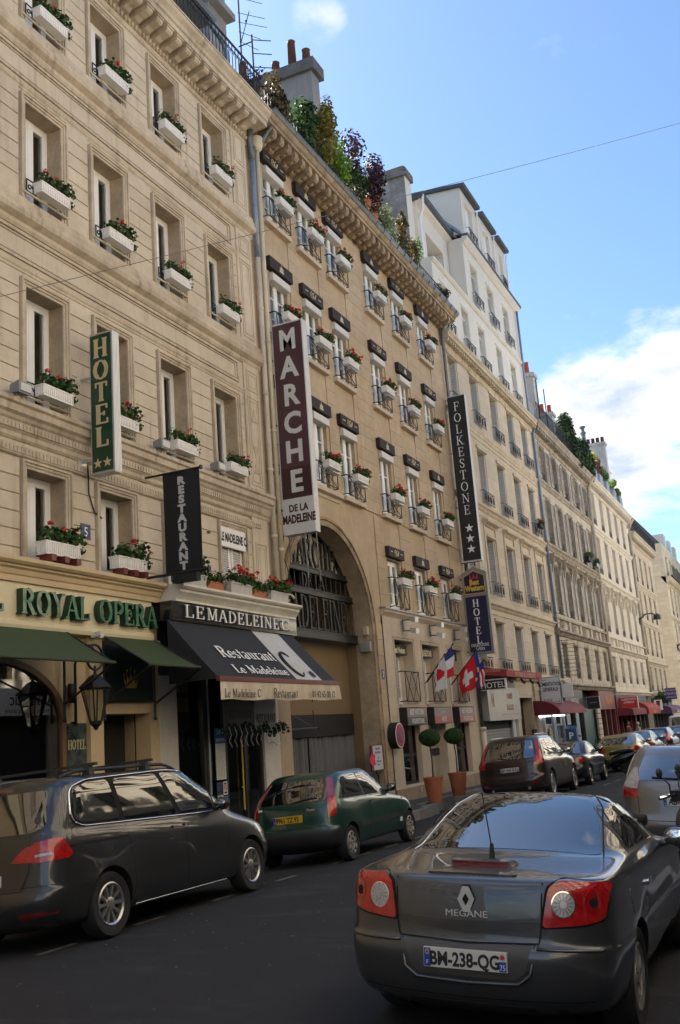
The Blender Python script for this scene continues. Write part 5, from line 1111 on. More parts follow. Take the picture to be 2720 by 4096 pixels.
for k, (a, e, nm) in enumerate(((27.32, 28.85, 'Best Western'), (29.66, 31.25, 'FOLKESTONE'), (32.15, 33.75, '* * *'))):
    b = MB()
    for w0, w1, d in ((-.0, .06, .06), (.06, .10, .075)):
        b.box(.046, d, a - w1, a - w0, 2.68, 4.56 + w1); b.box(.046, d, e + w0, e + w1, 2.68, 4.56 + w1); b.box(.046, d, a - w0, e + w0, 4.57 + w0, 4.56 + w1)
    b.build('surround', M['s2g'], B2)
    b = MB(); b.box(-.42, -.40, a, e, -.1, 4.55); b.build('dark_back', M['core'], B2)
    window(B2, -.26, a + .08, 2.72, 1.0, 1.45, 'bars')
    b = MB(); b.box(-.30, -.28, a + 1.1, e, 2.7, 4.5); b.build('cream_panel', M['s2g'], B2)
    b = MB(); b.box(-.02, .12, a, e, 2.60, 2.69); b.build('sill', M['s2g'], B2)
    put('balcony_railing', RMB, B2, (.04, (a + e) / 2 - .02, 2.70))
    t = thing('name_sign', 'small dark brown panel lettered %s in gold above the hotel window' % (nm if k < 2 else 'with gold stars at right'), 'sign', (-.1, (a + e) / 2, 4.3))
    b = MB(); b.box(-.20, -.05, a + .06, a + 1.24, 4.15, 4.44); b.build('panel', M['brown'], t)
    if k < 2: text('lettering', nm, (-.049, a + .64, 4.20), UY, UZ, .19, M['goldp'], t, depth=.003, sx=.62 if k else .62, bold=.008)
    else: b = MB(); [star(b, (-.049, a + .3 + .25 * i, 4.3), Vector(UY), Vector(UZ), .08) for i in range(3)]; b.build('star', M['goldp'], t)
    t = thing('hotel_board', ['black lettered hotel panel above the left street window', 'red and grey panel with three stars lettered HOTEL above the middle street window', 'red and grey panel lettered FOLKESTONE at right above the street window'][k], 'sign', (.2, (a + e) / 2, 2.3))
    red = mat('faded_red', (.40, .045, .04), .3, coat=.3, var=.3, vscale=3, dark=(.1, .05, .05)) if k else mat('panel_black', (.03, .027, .027), .3, coat=.3)
    b = MB(); b.box(.0, .28, a - .06, e + .04, 2.06, 2.58); b.build('casing', M['brown'], t)
    b = MB(); b.box(.28, .288, a - .03, e + .02, 2.30, 2.56); b.build('grey_face', mat('panel_grey', (.19, .15, .14), .35, var=.4, vscale=2), t); b = MB(); b.box(.28, .288, a - .03, e + .02, 2.08, 2.30); b.build('face', red, t)
    mid = (a + e) / 2
    if k != 1: text('lettering', 'BEST WESTERN', (.289, mid, 2.37), UY, UZ, .155, M['white'], t, depth=.003, sx=.80); text('lettering', 'FOLKESTONE', (.289, mid + .05, 2.12), UY, UZ, .145, M['white'], t, depth=.003, sx=.84)
    else:
        text('lettering', 'HOTEL', (.289, mid + .05, 2.13), UY, UZ, .155, M['white'], t, depth=.003, sx=.72)
        b = MB(); [star(b, (.289, mid - .1 + .1 * i, 2.42), Vector(UY), Vector(UZ), .035) for i in range(3)]; b.build('star', M['white'], t)
    # street window
    if k != 1:
        b = MB(); f_ = .06; x0, x1 = -.2, -.12
        b.box(x0, x1, a, a + f_, .42, 2.06); b.box(x0, x1, e - f_, e, .42, 2.06); b.box(x0, x1, a + f_, e - f_, 1.20, 1.27); b.box(x0, x1, a + f_, e - f_, .42, .48); o = b.build('window', M['brown'], B2)
        b = MB(); b.quad((-.16, a, .42), (-.16, e, .42), (-.16, e, 2.06), (-.16, a, 2.06)); b.build('pane', M['shop'], o)
        b = MB(); b.box(-.39, -.37, a, e, .42, 1.2); b.build('blue_blind', mat('teal_blind', (.10, .17, .18), .7), o); b = MB(); b.box(-.39, -.37, a, e, 1.27, 2.06); b.build('pale_blind', mat('olive_blind', (.17, .17, .13), .7), o)
    else:
        b = MB(); b.box(-.30, -.28, a, e, .1, 2.06); o = b.build('entrance_door', mat('etched_glass', (.36, .36, .29), .4, var=.15), B2)
        b = MB(); b.box(-.28, -.2, a, e - .1, 1.12, 1.32); b.build('push_bar', M['matb'], o); b = MB(); b.box(-.27, -.23, a + .95, a + 1.0, .1, 2.06); b.build('stile', M['s2g'], o)
# pairs of spot lamps
sp = MB(); sp.box(.05, .10, -.05, .05, -.18, .2); sp.tube([(.08, 0, .16), (.22, .06, .17), (.3, .12, .2)], .02, 6); sp.tube([(.08, 0, -.14), (.22, .06, -.16), (.3, .12, -.15)], .02, 6); sp = sp.mesh('arm', M['gut'])
hd = MB(); hd.hexa([(.26, .02, .06), (.44, .02, .02), (.44, .30, .02), (.26, .30, .06), (.26, .02, .2), (.46, .02, .17), (.46, .30, .17), (.26, .30, .2)]); hd = hd.mesh('lamp_head', M['alu'])
for k, y in enumerate((28.05, 30.45, 32.9)):
    t = thing('spot_lamp', 'pair of grey spot lamps on one wall arm, %s' % ('above the left hotel window', 'above the middle hotel window', 'above the flags')[k], 'lamp', (.04, y, 5.0), 'paired spot lamps of the hotel')
    q = put('arm', sp, t); q.matrix_parent_inverse = Matrix.Identity(4)
    for z in (.06, -.28): q = put('lamp_head', hd, t, (0, 0, z)); q.matrix_parent_inverse = Matrix.Identity(4)
# cornice of building 2
run('cornice', [(-.02, 16.98), (.03, 17.0), (.05, 17.06), (.05, 17.14), (.10, 17.18), (.10, 17.26), (.14, 17.30), (.62, 17.32), (.62, 17.42), (.66, 17.44), (.70, 17.52), (.72, 17.56), (-.5, 17.62), (-.5, 16.98)], 20.25, 35.3, M['s2t'], B2)
cb = MB(); cb.prism([(.10, 17.0), (.18, 16.98), (.26, 17.04), (.40, 17.07), (.52, 17.08), (.58, 17.14), (.58, 17.32), (.10, 17.32)], 'y', 0, .19); cb.tube([(.20, -.01, 17.05), (.20, .20, 17.05)], .065, 8); cb.tube([(.50, -.01, 17.16), (.50, .20, 17.16)], .05, 8); cb.sph((.36, .095, 17.05), (.09, .06, .05), 8, 5)
cb = cb.mesh('bracket', M['s2t'])
ros = MB(); ros.sph((.34, .09, 17.30), (.10, .08, .045), 8, 5); ros = ros.mesh('carved_rosette', M['s2t'], 'all')
y = 20.5
while y < 35.0:
    put('bracket', cb, B2, (0, y, 0)); put('carved_rosette', ros, B2, (0, y + .2, 0)); y += .415
bd = MB(); bd.sph((.075, .06, 17.10), (.05, .055, .06), 8, 5); bd = bd.mesh('bead', M['s2t'], 'all')
y = 20.4
while y < 35.1: put('bead', bd, B2, (0, y, 0)); y += .145
GUT = B2
gp = [(.62 + .15 * math.cos(a), 17.72 + .15 * math.sin(a)) for a in [PI + PI * i / 10 for i in range(11)]] + [(.76, 17.75), (.48, 17.75)]
run('gutter', gp, 20.35, 35.5, M['gut'], B2, 'all')
gc = MB(); gc.tube([(.62 + .158 * math.cos(a), 0, 17.72 + .158 * math.sin(a)) for a in [PI + PI * i / 10 for i in range(11)]], .012, 5); gc = gc.mesh('gutter_clip', M['gut'])
y = 20.9
while y < 35.4: put('gutter_clip', gc, B2, (0, y, 0)); y += .62
b = MB(); b.box(.36, .46, 20.4, 24.8, 17.74, 17.92); b.build('red_tray', mat('red_tray', (.33, .06, .045), .6, var=.3), B2)
mb = MB(); mb.box(-9, -1.0, 20.0, 35.05, 17.6, 19.6); mb.prism([(-1.0, 19.6), (-3.4, 21.2), (-9, 21.2), (-9, 19.6)], 'y', 20.0, 34.4); mb.build('roof', M['slate'], B2)
b = MB(); b.tube([(.30, 20.6, 18.65), (.30, 35.0, 18.65)], .02, 6); b.tube([(.30, 20.6, 17.85), (.30, 35.0, 17.85)], .014, 6)
b.tube([(.30, 35.0, 18.65), (-.9, 35.0, 18.65)], .018, 6); b.build('roof_railing', M['iron'], B2)
bl2 = MB(); bl2.tube([(.30, 0, 17.7), (.30, 0, 18.65)], .011, 5); bl2 = bl2.mesh('baluster', M['iron'])
y = 20.7
while y < 35.0: put('baluster', bl2, B2, (0, y, 0)); y += .17
# chimneys
t = thing('chimney', 'tall plain grey chimney stack with clay pots above the roof garden', 'chimney', (-1.6, 25.6, 19))
chm = mat('grey_render', (.27, .27, .275), .9, var=.35, vscale=1.2, streak=.7, bump=.3, dark=(.14, .14, .145))
b = MB(); b.box(-3.7, -.28, 25.2, 25.75, 17.6, 22.35); b.build('stack', chm, t)
b = MB(); b.box(-3.85, -.14, 25.08, 25.88, 22.35, 22.75); b.build('cap', mat('dark_cap', (.13, .125, .125), .9, var=.5, bump=.3), t)
for x, h_ in ((-.45, .35), (-.95, .85), (-1.55, .3), (-2.75, .75)):
    b = MB(); b.lathe([(.14, 22.85), (.12, 22.85 + h_), (.14, 22.85 + h_), (.10, 22.85 + h_ - .1)], (x, 25.30, 0), n=12); b.build('chimney_pot', mat('sooty_clay', (.14, .06, .045), .85, var=.5), t, 'all')
t = thing('chimney', 'weathered chimney wall with peeling plaster and no pots beside the white building', 'chimney', (-1.4, 34.8, 19))
b = MB(); b.box(-3.4, -.62, 34.5, 35.15, 17.6, 23.65); b.build('stack', mat('peeling_plaster', (.34, .33, .325), .95, var=.95, vscale=1.3, streak=.8, bump=.9, bscale=9, dark=(.15, .135, .12)), t)
b = MB(); b.prism([(-3.6, 23.65), (-.5, 23.65), (-.5, 23.95), (-.6, 24.05), (-3.6, 24.0)], 'y', 34.4, 35.25); b.build('cap', mat('mossy_cap', (.2, .19, .175), .9, var=.7), t)
b = MB(); b.box(-.618, -.60, 34.5, 35.15, 17.6, 23.65); b.build('white_flank', M['white_r'], t)
t = thing('chimney', 'big grey chimney block rising behind the iron roof balcony at the top left', 'chimney', (-2, 20.6, 20))
b = MB(); b.box(-5, -.85, 19.98, 20.9, 17.6, 23.2); b.box(-5, -.6, 19.7, 21.0, 21.3, 21.5); b.build('stack', chm, t)
# ladder and long plastic downpipe between buildings 2 and 3
t = thing('drainpipe', 'grey drainpipe between the arch hotel and the limestone building, cream at its foot', 'drainpipe', (.12, 34.98, 1))
b = MB(); b.tube([(.14, 35.0, 1.75), (.14, 35.0, 16.7), (.2, 34.95, 17.0), (.5, 34.9, 17.5)], .065, 10); b.build('pipe', M['gut'], t, 'all')
b = MB(); b.tube([(.15, 35.0, -.05), (.15, 35.0, 1.75)], .095, 12); b.lathe([(.1, 1.72), (.125, 1.74), (.125, 1.84), (.1, 1.86)], (.15, 35.0, 0), n=12); b.lathe([(.1, .5), (.125, .52), (.125, .62), (.1, .64)], (.15, 35, 0), n=12); b.build('pipe_foot', M['pipe'], t, 'all')
t = thing('wall_ladder', 'narrow black iron ladder fixed beside the FOLKESTONE sign', 'ladder', (.4, 34.9, 7.8))
b = MB(); b.tube([(.24, 34.85, 7.6), (.24, 34.85, 14.2)], .016, 5); b.tube([(.52, 34.85, 7.6), (.52, 34.85, 14.2)], .016, 5)
for i in range(4): b.tube([(.0, 34.85, 7.75 + i * 2.1), (.56, 34.85, 7.75 + i * 2.1)], .018, 5)
b.build('ladder_rail', M['iron'], t)
rg = MB(); rg.tube([(.24, 34.85, 0), (.52, 34.85, 0)], .012, 5); rg = rg.mesh('rung', M['iron'])
for i in range(21): put('rung', rg, t, (0, 0, 7.8 + i * .31))
# signs of building 2
t = thing('market_sign', 'long plum sign lettered MARCHE DE LA MADELEINE hanging above the arch', 'sign', (.7, 20.4, 9.2))
b = MB(); b.box(.27, 1.10, 20.302, 20.55, 6.56, 11.82); b.build('casing', M['whs'], t)
b = MB(); b.box(.30, 1.075, 20.290, 20.302, 8.16, 11.78); b.build('face', M['plum'], t); b = MB(); b.box(.30, 1.075, 20.290, 20.302, 7.42, 8.16); b.build('dark_face', M['plumd'], t)
for i, c in enumerate('MARCHE'):
    text('letter', c, (.69, 20.289, 11.12 - i * .705 + (.0 if i < 5 else -.02)), UX, UZ, .53, M['whs'] if True else 0, t, depth=.004, sx=.92 if c != 'M' else .82, bold=.025)
text('lettering', 'DE LA', (.69, 20.301, 7.10), UX, UZ, .17, M['plumd'], t, depth=.004, sx=.8, bold=.008); text('lettering', 'MADELEINE', (.69, 20.301, 6.83), UX, UZ, .20, M['plumd'], t, depth=.004, sx=.60, bold=.012)
b = MB()
for z in (10.95, 9.3, 7.2): b.tube([(0, 20.4, z), (.3, 20.4, z)], .028, 6)
b.box(0, .16, 20.33, 20.5, 8.1, 8.35); b.build('bracket', M['iron'], t)
b = MB(); b.tube([(.3, 20.5, 6.55), (.3, 20.5, 5.9), (.8, 20.5, 6.0), (.85, 20.5, 6.55)], .016, 5); b.tube([(1.05, 20.4, 6.56), (1.08, 20.4, 5.4)], .018, 5); b.tube([(.75, 20.4, 6.56), (.78, 20.4, 5.5)], .018, 6); b.build('tube_frame', M['gut'], t)
b = MB(); b.tube([(.1, 20.4, 7.3), (.3, 20.45, 6.9), (.15, 20.5, 6.6), (.05, 20.6, 6.2), (.2, 20.7, 5.5), (.6, 21, 5.35), (1.1, 20.7, 5.6)], .01, 5); b.tube([(.05, 20.35, 7.3), (.12, 20.4, 6.9), (.04, 20.5, 6.5)], .01, 5); b.build('cable', M['iron'], t)
t = thing('folkestone_sign', 'tall black sign lettered FOLKESTONE with three stars beside the ladder', 'sign', (.6, 34.6, 10.9))
b = MB(); b.box(.185, .87, 34.602, 34.86, 7.74, 14.1); b.build('casing', M['whs'], t); b = MB(); b.box(.195, .86, 34.590, 34.602, 7.79, 14.07); b.build('face', M['ink'], t)
for i, c in enumerate('FOLKESTONE'): text('letter', c, (.52, 34.589, 13.50 - i * .445), UX, UZ, .345, M['white'], t, 'serif', .004, sx=1.0, weight=.62)
for i in range(3): b = MB(); star(b, (.535, 34.589, 8.98 - i * .39), Vector(UX), Vector(UZ), .17); b.build('star', M['white'], t)
t = thing('blue_hotel_sign', 'navy blue HOTEL sign in a grey frame with a gabled gold lettered top', 'sign', (.6, 34.3, 5.9))
b = MB(); b.prism([(.12, 4.36), (1.06, 4.36), (1.06, 7.28), (.59, 7.50), (.12, 7.28)], 'y', 34.302, 34.5); b.build('casing', mat('grey_sign_frame', (.22, .215, .205), .5), t)
b = MB(); b.box(.20, .98, 34.290, 34.302, 4.46, 6.42); b.build('face', M['navy'], t)
b = MB(); b.prism([(.20, 6.55), (.26, 6.52), (.92, 6.52), (.98, 6.55), (.98, 7.16), (.59, 7.36), (.20, 7.16)], 'y', 34.294, 34.302); b.build('gold_border', M['gold'], t)
b = MB(); b.prism([(.22, 6.57), (.27, 6.54), (.91, 6.54), (.96, 6.57), (.96, 7.145), (.59, 7.335), (.22, 7.145)], 'y', 34.288, 34.294); b.build('top_face', M['navy'], t)
b = MB()
for dx in (-.11, 0, .11): b.prism([(.59 + dx - .05, 7.05), (.59 + dx + .05, 7.05), (.59 + dx * 1.3, 7.25)], 'y', 34.282 - abs(dx) * .02, 34.288)
b.build('crown', M['red'], t)
text('lettering', 'Best', (.59, 34.287, 6.84), UX, UZ, .20, M['gold'], t, depth=.004, sx=.72, bold=.012); text('lettering', 'Western', (.59, 34.287, 6.63), UX, UZ, .20, M['gold'], t, depth=.004, sx=.70, bold=.012)
for i, c in enumerate('HOTEL'): text('letter', c, (.57, 34.289, 6.05 - i * .325), UX, UZ, .265, M['white'], t, 'serif', .004, sx=1.05)
text('lettering', 'FOLKESTONE', (.58, 34.289, 4.64), UX, UZ, .105, M['white'], t, 'serif', .003, sx=.78); text('lettering', 'OPERA', (.58, 34.289, 4.51), UX, UZ, .10, M['white'], t, 'serif', .003, sx=.8)
b = MB(); b.tube([(.05, 34.4, 4.5), (.3, 34.4, 4.36)], .03, 6); b.tube([(.05, 34.4, 7.1), (.13, 34.4, 7.1)], .03, 6); b.build('bracket', M['iron'], t)
# wall box, number plate, no parking drum, restaurant pointer
t = thing('wall_box', 'pale grey junction box on the arch jamb with a small camera above it', 'junction box', (-.2, 25.7, 4.5)); b = MB(); b.box(-.32, -.02, 25.64, 25.798, 4.15, 4.43); b.build('box', M['alu'], t); b = MB(); b.box(-.2, -.08, 25.66, 25.798, 4.62, 4.85); b.tube([(-.15, 25.78, 4.43), (-.15, 25.78, 4.62)], .012, 5); b.build('camera', M['s2g'], t)
t = thing('number_plate', 'tiny blue enamel number plate on the stone beside the arch', 'number plate', (.04, 26.2, 3.7)); b = MB(); b.box(.037, .05, 26.2, 26.38, 3.38, 3.66); b.build('plate', M['blue'], t); text('numeral', '7', (.051, 26.29, 3.43), UY, UZ, .18, M['white'], t, depth=.002)
t = thing('no_parking_sign', 'round red and blue no parking sign on a deep black drum', 'road sign', (.15, 26.7, 2.0))
def yaxis_disc(mbx, c, r, y0, y1, n=24): mbx.lathe([(r, y0), (r, y1)], (c[0], 0, c[1]), 'y', n)
b = MB(); b.lathe([(.36, .04), (.36, .28)], (0, 26.58, 1.82), 'x', 28); b.build('drum', M['matb'], t)
b = MB(); b.lathe([(.34, .281), (.34, .286)], (0, 26.58, 1.82), 'x', 28); b.build('white_rim', M['white'], t); b = MB(); b.lathe([(.315, .287), (.315, .291)], (0, 26.58, 1.82), 'x', 28); b.build('red_ring', M['red'], t); b = MB(); b.lathe([(.225, .292), (.225, .296)], (0, 26.58, 1.82), 'x', 28); b.build('blue_disc', M['blue'], t)
b = MB(); b.prism([(26.58 - .2, 1.98), (26.58 - .13, 2.04), (26.58 + .2, 1.66), (26.58 + .13, 1.60)], 'x', .297, .30); b.build('red_bar', M['red'], t)
t = thing('pointer_sign', 'dark red board with a white notice and a pink arrow at the arch jamb', 'sign', (-.1, 25.4, 1.3))
b = MB(); b.box(.02, .05, 24.95, 25.85, .95, 1.62); b.build('board', mat('dark_red_board', (.12, .012, .018), .5), t); b = MB(); b.box(.05, .058, 25.08, 25.73, .97, 1.60); b.build('notice', mat('notice_paper', (.52, .54, .58), .6), t)
b = MB(); b.prism([(24.78, 1.24), (24.92, 1.38), (25.2, 1.38), (25.16, 1.24), (25.2, 1.10), (24.92, 1.10)], 'x', .06, .068); b.build('pink_arrow', mat('pink_arrow', (.75, .03, .09), .5), t)
text('lettering', 'Salvatore', (.0585, 25.42, 1.49), UY, UZ, .08, M['ink'], t, depth=.002, sx=.8); text('lettering', 'dans le Marche', (.0585, 25.41, 1.39), UY, UZ, .075, M['blue'], t, depth=.002, sx=.62)
for i, w_ in enumerate(('Bar', 'Restaurant', 'Pizza')): text('lettering', w_, (.0585, 25.44, 1.26 - i * .09), UY, UZ, .055, M['ink'], t, depth=.002, sx=.8)
b = MB(); b.tube([(.03, 25.4, .1), (.03, 25.4, .95)], .02, 6); b.box(.02, .06, 25.28, 25.52, .86, .95); b.build('post', M['iron'], t)
# flags
def flag(name, label, hoist, tip, L_, H_, mats, paint, sway):
    """cloth hanging from a slanted pole; paint(u,v) picks the colour"""
    t = thing(name, label, 'flag', hoist); h = Vector(hoist); e = Vector(tip); d = (e - h).normalized()
    b = MB(); b.tube([h, e], .016, 6); b.sph(tuple(e), .03, 8, 6); b.build('pole', M['iron'], t)
    b = MB(); n = 28; vs = []
    for i in range(n + 1):
        for j in range(n + 1):
            u, v = i / n, j / n
            top = e - d * (.06 + H_ * (1 - u)); fold = sway * math.sin(u * 8 + v * 1.5) * (.3 + v) * .5
            vs.append(top + Vector((fold + .02 * math.sin(v * 9 + u * 4), -L_ * .10 * v * (1 - .3 * u) + fold * .6, -L_ * v * (.72 + .28 * u))))
    o = len(b.v); b.v += [tuple(q) for q in vs]
    for i in range(n):
        for j in range(n):
            b.f.append((i * (n + 1) + j, (i + 1) * (n + 1) + j, (i + 1) * (n + 1) + j + 1, i * (n + 1) + j + 1)); b.mi.append(paint((i + .5) / n, (j + .5) / n))
    b.build('cloth', mats, t, 'all'); return t
F_ = {k: leafmat('flag_' + k, [c, c], .3) for k, c in (('white', (.72, .72, .74)), ('red', (.60, .02, .03)), ('blue', (.02, .035, .22)), ('navy', (.025, .03, .20)), ('yellow', (.7, .5, .05)))}
flag('flag', 'white Japanese flag with a red disc, hanging leftmost over the hotel door', (.15, 29.4, 3.3), (1.0, 29.0, 4.1), .95, .62, [F_['white'], F_['red']], lambda u, v: 1 if (u - .5) ** 2 + ((v - .45) * 1.4) ** 2 < .075 else 0, .16)
flag('flag', 'French tricolour flag beside the white flag', (.15, 29.6, 3.35), (1.0, 29.9, 4.45), .85, .75, [F_['blue'], F_['white'], F_['red']], lambda u, v: int(min(2, v * 3)), .12)
flag('flag', 'red Swiss flag with a white cross', (.15, 31.9, 3.3), (1.1, 31.8, 4.25), 1.05, .85, [F_['red'], F_['white']], lambda u, v: 1 if (abs(u - .5) < .09 and abs(v - .5) < .28) or (abs(v - .5) < .09 and abs(u - .5) < .28) else 0, .08)
flag('flag', 'blue European flag with yellow stars hanging behind the Swiss flag', (.15, 32.1, 3.35), (1.05, 32.4, 4.45), 1.25, .5, [F_['navy'], F_['yellow']], lambda u, v: 1 if any((u - .5 - .3 * math.cos(k * PI / 3)) ** 2 + (v - .5 - .3 * math.sin(k * PI / 3)) ** 2 < .004 for k in range(6)) else 0, .10)
flag('flag', 'striped American flag at the right end of the row of flags', (.15, 32.6, 3.3), (1.1, 32.8, 4.05), .8, .5, [F_['white'], F_['red'], F_['navy']], lambda u, v: 2 if (u > .5 and v < .3) else (1 if int(u * 11) % 2 == 0 else 0), .10)
# clipped bay trees in pots
for k, (x, y) in enumerate(((1.15, 26.55), (1.12, 28.75))):
    z = pv(y) + .01
    t = thing('potted_bay_tree', 'ball clipped bay tree in a terracotta pot, %s of the pair at the hotel door' % ('left' if k == 0 else 'right'), 'potted tree', (x, y, z), 'pair of clipped trees at the hotel door')
    b = MB(); b.lathe([(.185, z), (.19, z + .02), (.265, z + .60), (.28, z + .60), (.285, z + .65), (.25, z + .655), (.24, z + .60), (.0, z + .59)], (x, y, 0), n=26); b.build('pot', M['terra'], t, True)
    b = MB(); b.tube([(x, y, z + .58), (x + .01, y + .02, z + 1.1), (x - .02, y, z + 1.6)], [.022, .018, .022], 7); b.build('trunk', mat('bark', (.07, .05, .035), .9, bump=.4), t, 'all')
    b = MB(); r_ = random.Random(60 + k); leaves(b, (x, y, z + 1.70), (.30, .30, .235), 5200, .019, r_, shell=.72); b.sph((x, y, z + 1.70), (.22, .22, .17), 12, 8); b.build('crown', leafmat('bay_leaf', [(.016, .042, .010), (.03, .075, .016), (.05, .10, .025), (.022, .055, .012)], .15), t)
# ================================================================== building 3: limestone block with white upper storeys
def simple_window(parent, x, y0, z0, w, h, key='far'):
    """white casement with two panes; the dark painted core of the wall stands for the room"""
    return window(parent, x, y0, z0, w, h, 'far', False)
def louvre(w, h, material, slats=16, name='shutter'):
    k = ('louvre', round(w, 2), round(h, 2), material.name)
    if k not in BX:
        b = MB(); t = .05
        b.box(0, .035, 0, t, 0, h); b.box(0, .035, w - t, w, 0, h); b.box(0, .035, t, w - t, 0, .08); b.box(0, .035, t, w - t, h - .08, h); b.box(0, .035, t, w - t, h * .5 - .04, h * .5 + .04)
        for hb in (.08, h * .5 + .04):
            hh = h * .5 - .12; n = slats // 2
            for i in range(n):
                z = hb + hh * (i + .15) / n; b.add([(.005, t, z + hh / n * .75), (.005, w - t, z + hh / n * .75), (.033, w - t, z), (.033, t, z)], [(0, 1, 2, 3)])
        b.quad((.002, t, .08), (.002, w - t, .08), (.002, w - t, h - .08), (.002, t, h - .08))
        BX[k] = b.mesh(name, material)
    return BX[k]
def grid_rail(w, h, dense=9, x=.16):
    k = ('rail', round(w, 2), round(h, 2), dense)
    if k not in BX:
        b = MB(); b.box(0, x, -.015, .0, h - .02, h); b.box(0, x, w, w + .015, h - .02, h); b.box(x - .02, x + .01, -.015, w + .015, h - .025, h + .005); b.box(x - .015, x + .005, 0, w, 0, .02); b.box(x - .015, x + .005, 0, w, h - .12, h - .105)
        for i in range(dense + 1): y = w * i / dense; b.box(x - .01, x + .002, y - .006, y + .006, 0, h)
        for i in range(max(2, dense // 2)):
            y = w * (i + .5) / max(2, dense // 2); b.tube([(x, y + .32 * h * math.cos(a * PI / 5) * .55, h * .45 + .30 * h * math.sin(a * PI / 5)) for a in range(10)], .010, 4, closed=True)
            b.tube([(x, y, h * .2), (x, y + .06, h * .45), (x, y, h * .72), (x, y - .06, h * .45)], .009, 4, closed=True)
        BX[k] = b.mesh('balcony_railing', M['iron'])
    return BX[k]
B3 = thing('limestone_building', 'limestone building with white rendered upper storeys and dormers, next after the ladder', 'building', (0, 42, 0))
col3 = [35.80, 38.65, 41.62, 44.45, 47.08]; W3 = 1.22
L3 = [(3.98, 5.87), (7.0, 9.33), (10.78, 13.06), (14.2, 16.3)]
holes = [(y, y + W3, s, h) for s, h in L3 for y in col3] + [(y, y + 1.02, 17.42, 19.42) for y in (35.9, 38.65, 41.08, 44.05, 46.6)]
holes8 = [(y, y + 1.12, 20.42, 22.35) for y in (40.85, 43.5, 46.25)]
mb = MB(); wall_mesh(mb, 0, 35.06, 49.25, 3.84, 16.9, [q for q in holes if q[3] < 17], .38); mb.m(2).box(-9, -.6, 35.06, 49.25, -.6, 17.3).m(0); mb.build('wall', [M['s3'], M['s3t'], M['core']], B3)
mb = MB(); wall_mesh(mb, -.02, 35.06, 49.2, 16.9, 20.2, [q for q in holes if q[3] > 17], .36); wall_mesh(mb, -.02, 40.0, 49.2, 20.2, 23.2, holes8, .36)
mb.m(2).box(-9, -.6, 35.1, 49.2, 17.3, 20.1); mb.box(-8.9, -.6, 40.1, 49.2, 20.1, 23.2).m(0)
mb.quad((-.02, 40.0, 20.2), (-9, 40.0, 20.2), (-9, 40.0, 23.25), (-.02, 40.0, 23.25)).quad((-.02, 35.06, 16.9), (-9, 35.06, 16.9), (-9, 35.06, 20.2), (-.02, 35.06, 20.2)).quad((-.02, 49.2, 16.9), (-9, 49.2, 16.9), (-9, 49.2, 23.2), (-.02, 49.2, 23.2)).quad((-.02, 35.06, 20.2), (-.02, 40, 20.2), (-9, 40, 20.2), (-9, 35.06, 20.2))
mb.build('white_storeys', [M['white_r'], M['white_r'], M['core']], B3)
for li, (s, h) in enumerate(L3):
    for ci, y in enumerate(col3):
        simple_window(B3, -.30, y, s, W3, h - s)
        half = louvre(.36, h - s - .08, M['shutw'])
        q = put('shutter', half, B3, (-.36, y + W3 - .05, s + .04)); q.rotation_euler = (0, 0, -PI / 2 - .18)      # folded back against the far reveal
        if (li + ci) % 4 == 2:
            q = put('shutter', half, B3, (-.24, y + .02, s + .04)); q.rotation_euler = (0, 0, -.25)
        put('balcony_railing', grid_rail(W3 + .30, .52 if li else .46, 8), B3, (.0, y - .15, s - .03))
        b = boxmesh('lintel_moulding', .07, W3 + .24, .13, M['s3t'], .015); put('lintel_moulding', b, B3, (.002, y - .12, h + .03))
        if li == 1:
            b = MB(); b.prism([(.0, 9.78), (.05, 9.80), (.09, 9.86), (.22, 9.93), (.24, 9.98), (.24, 10.02), (0, 10.07)], 'y', y - .30, y + W3 + .30); b.build('window_hood', M['s3t'], B3)
            [put('pilaster_strip', boxmesh('pilaster_strip', .048, .16, 2.78, M['s3']), B3, (.002, q, 7.0)) for q in (y - .28, y + W3 + .12)]
for z, d in ((6.64, .16), (10.62, .16), (13.98, .07)):
    run('string_course', [(-.01, z), (d, z - .03), (d, z - .09), (d * .6, z - .14), (d * .35, z - .22), (.02, z - .26), (-.01, z - .26)], 35.06, 49.3, M['s3t'], B3)
    run('string_course', [(-.01, z - .42), (.03, z - .43), (.03, z - .48), (-.01, z - .49)], 35.06, 49.3, M['s3t'], B3)
run('cornice', [(-.01, 16.42), (.05, 16.44), (.07, 16.52), (.10, 16.60), (.10, 16.72), (.36, 16.76), (.36, 16.88), (.42, 16.95), (.42, 17.02), (-.02, 17.1)], 35.06, 49.45, M['s3t'], B3)
dn = boxmesh('dentil', .20, .13, .13, M['s3t']); y = 35.2
while y < 49.3: put('dentil', dn, B3, (.10, y, 16.61)); y += .29
run('white_string', [(-.03, 20.2), (.10, 20.18), (.10, 20.10), (.02, 20.02), (-.03, 20.02)], 35.06, 49.25, M['white_r'], B3); run('white_cornice', [(-.03, 23.0), (.05, 23.02), (.22, 23.2), (.24, 23.3), (-.03, 23.32)], 40.0, 49.3, M['white_r'], B3)
run('roof_gutter', [(.12, 23.3), (.26, 23.3), (.28, 23.42), (-.4, 23.46)], 40.0, 49.4, M['slate'], B3)
for q in holes[len(L3) * 5:] + holes8:
    simple_window(B3, -.28, q[0], q[2], q[1] - q[0], q[3] - q[2]); put('shutter', louvre(q[1] - q[0] - .04, (q[3] - q[2]) * .86, M['shutw']), B3, (-.20, q[0] + .02, q[2] + .02))
    put('balcony_railing', grid_rail(q[1] - q[0] + .3, .48, 6), B3, (-.02, q[0] - .15, q[2] - .04)); b = boxmesh('window_trim', .03, q[1] - q[0] + .2, .06, M['white_r']); put('window_trim', b, B3, (-.019, q[0] - .1, q[3] + .06))
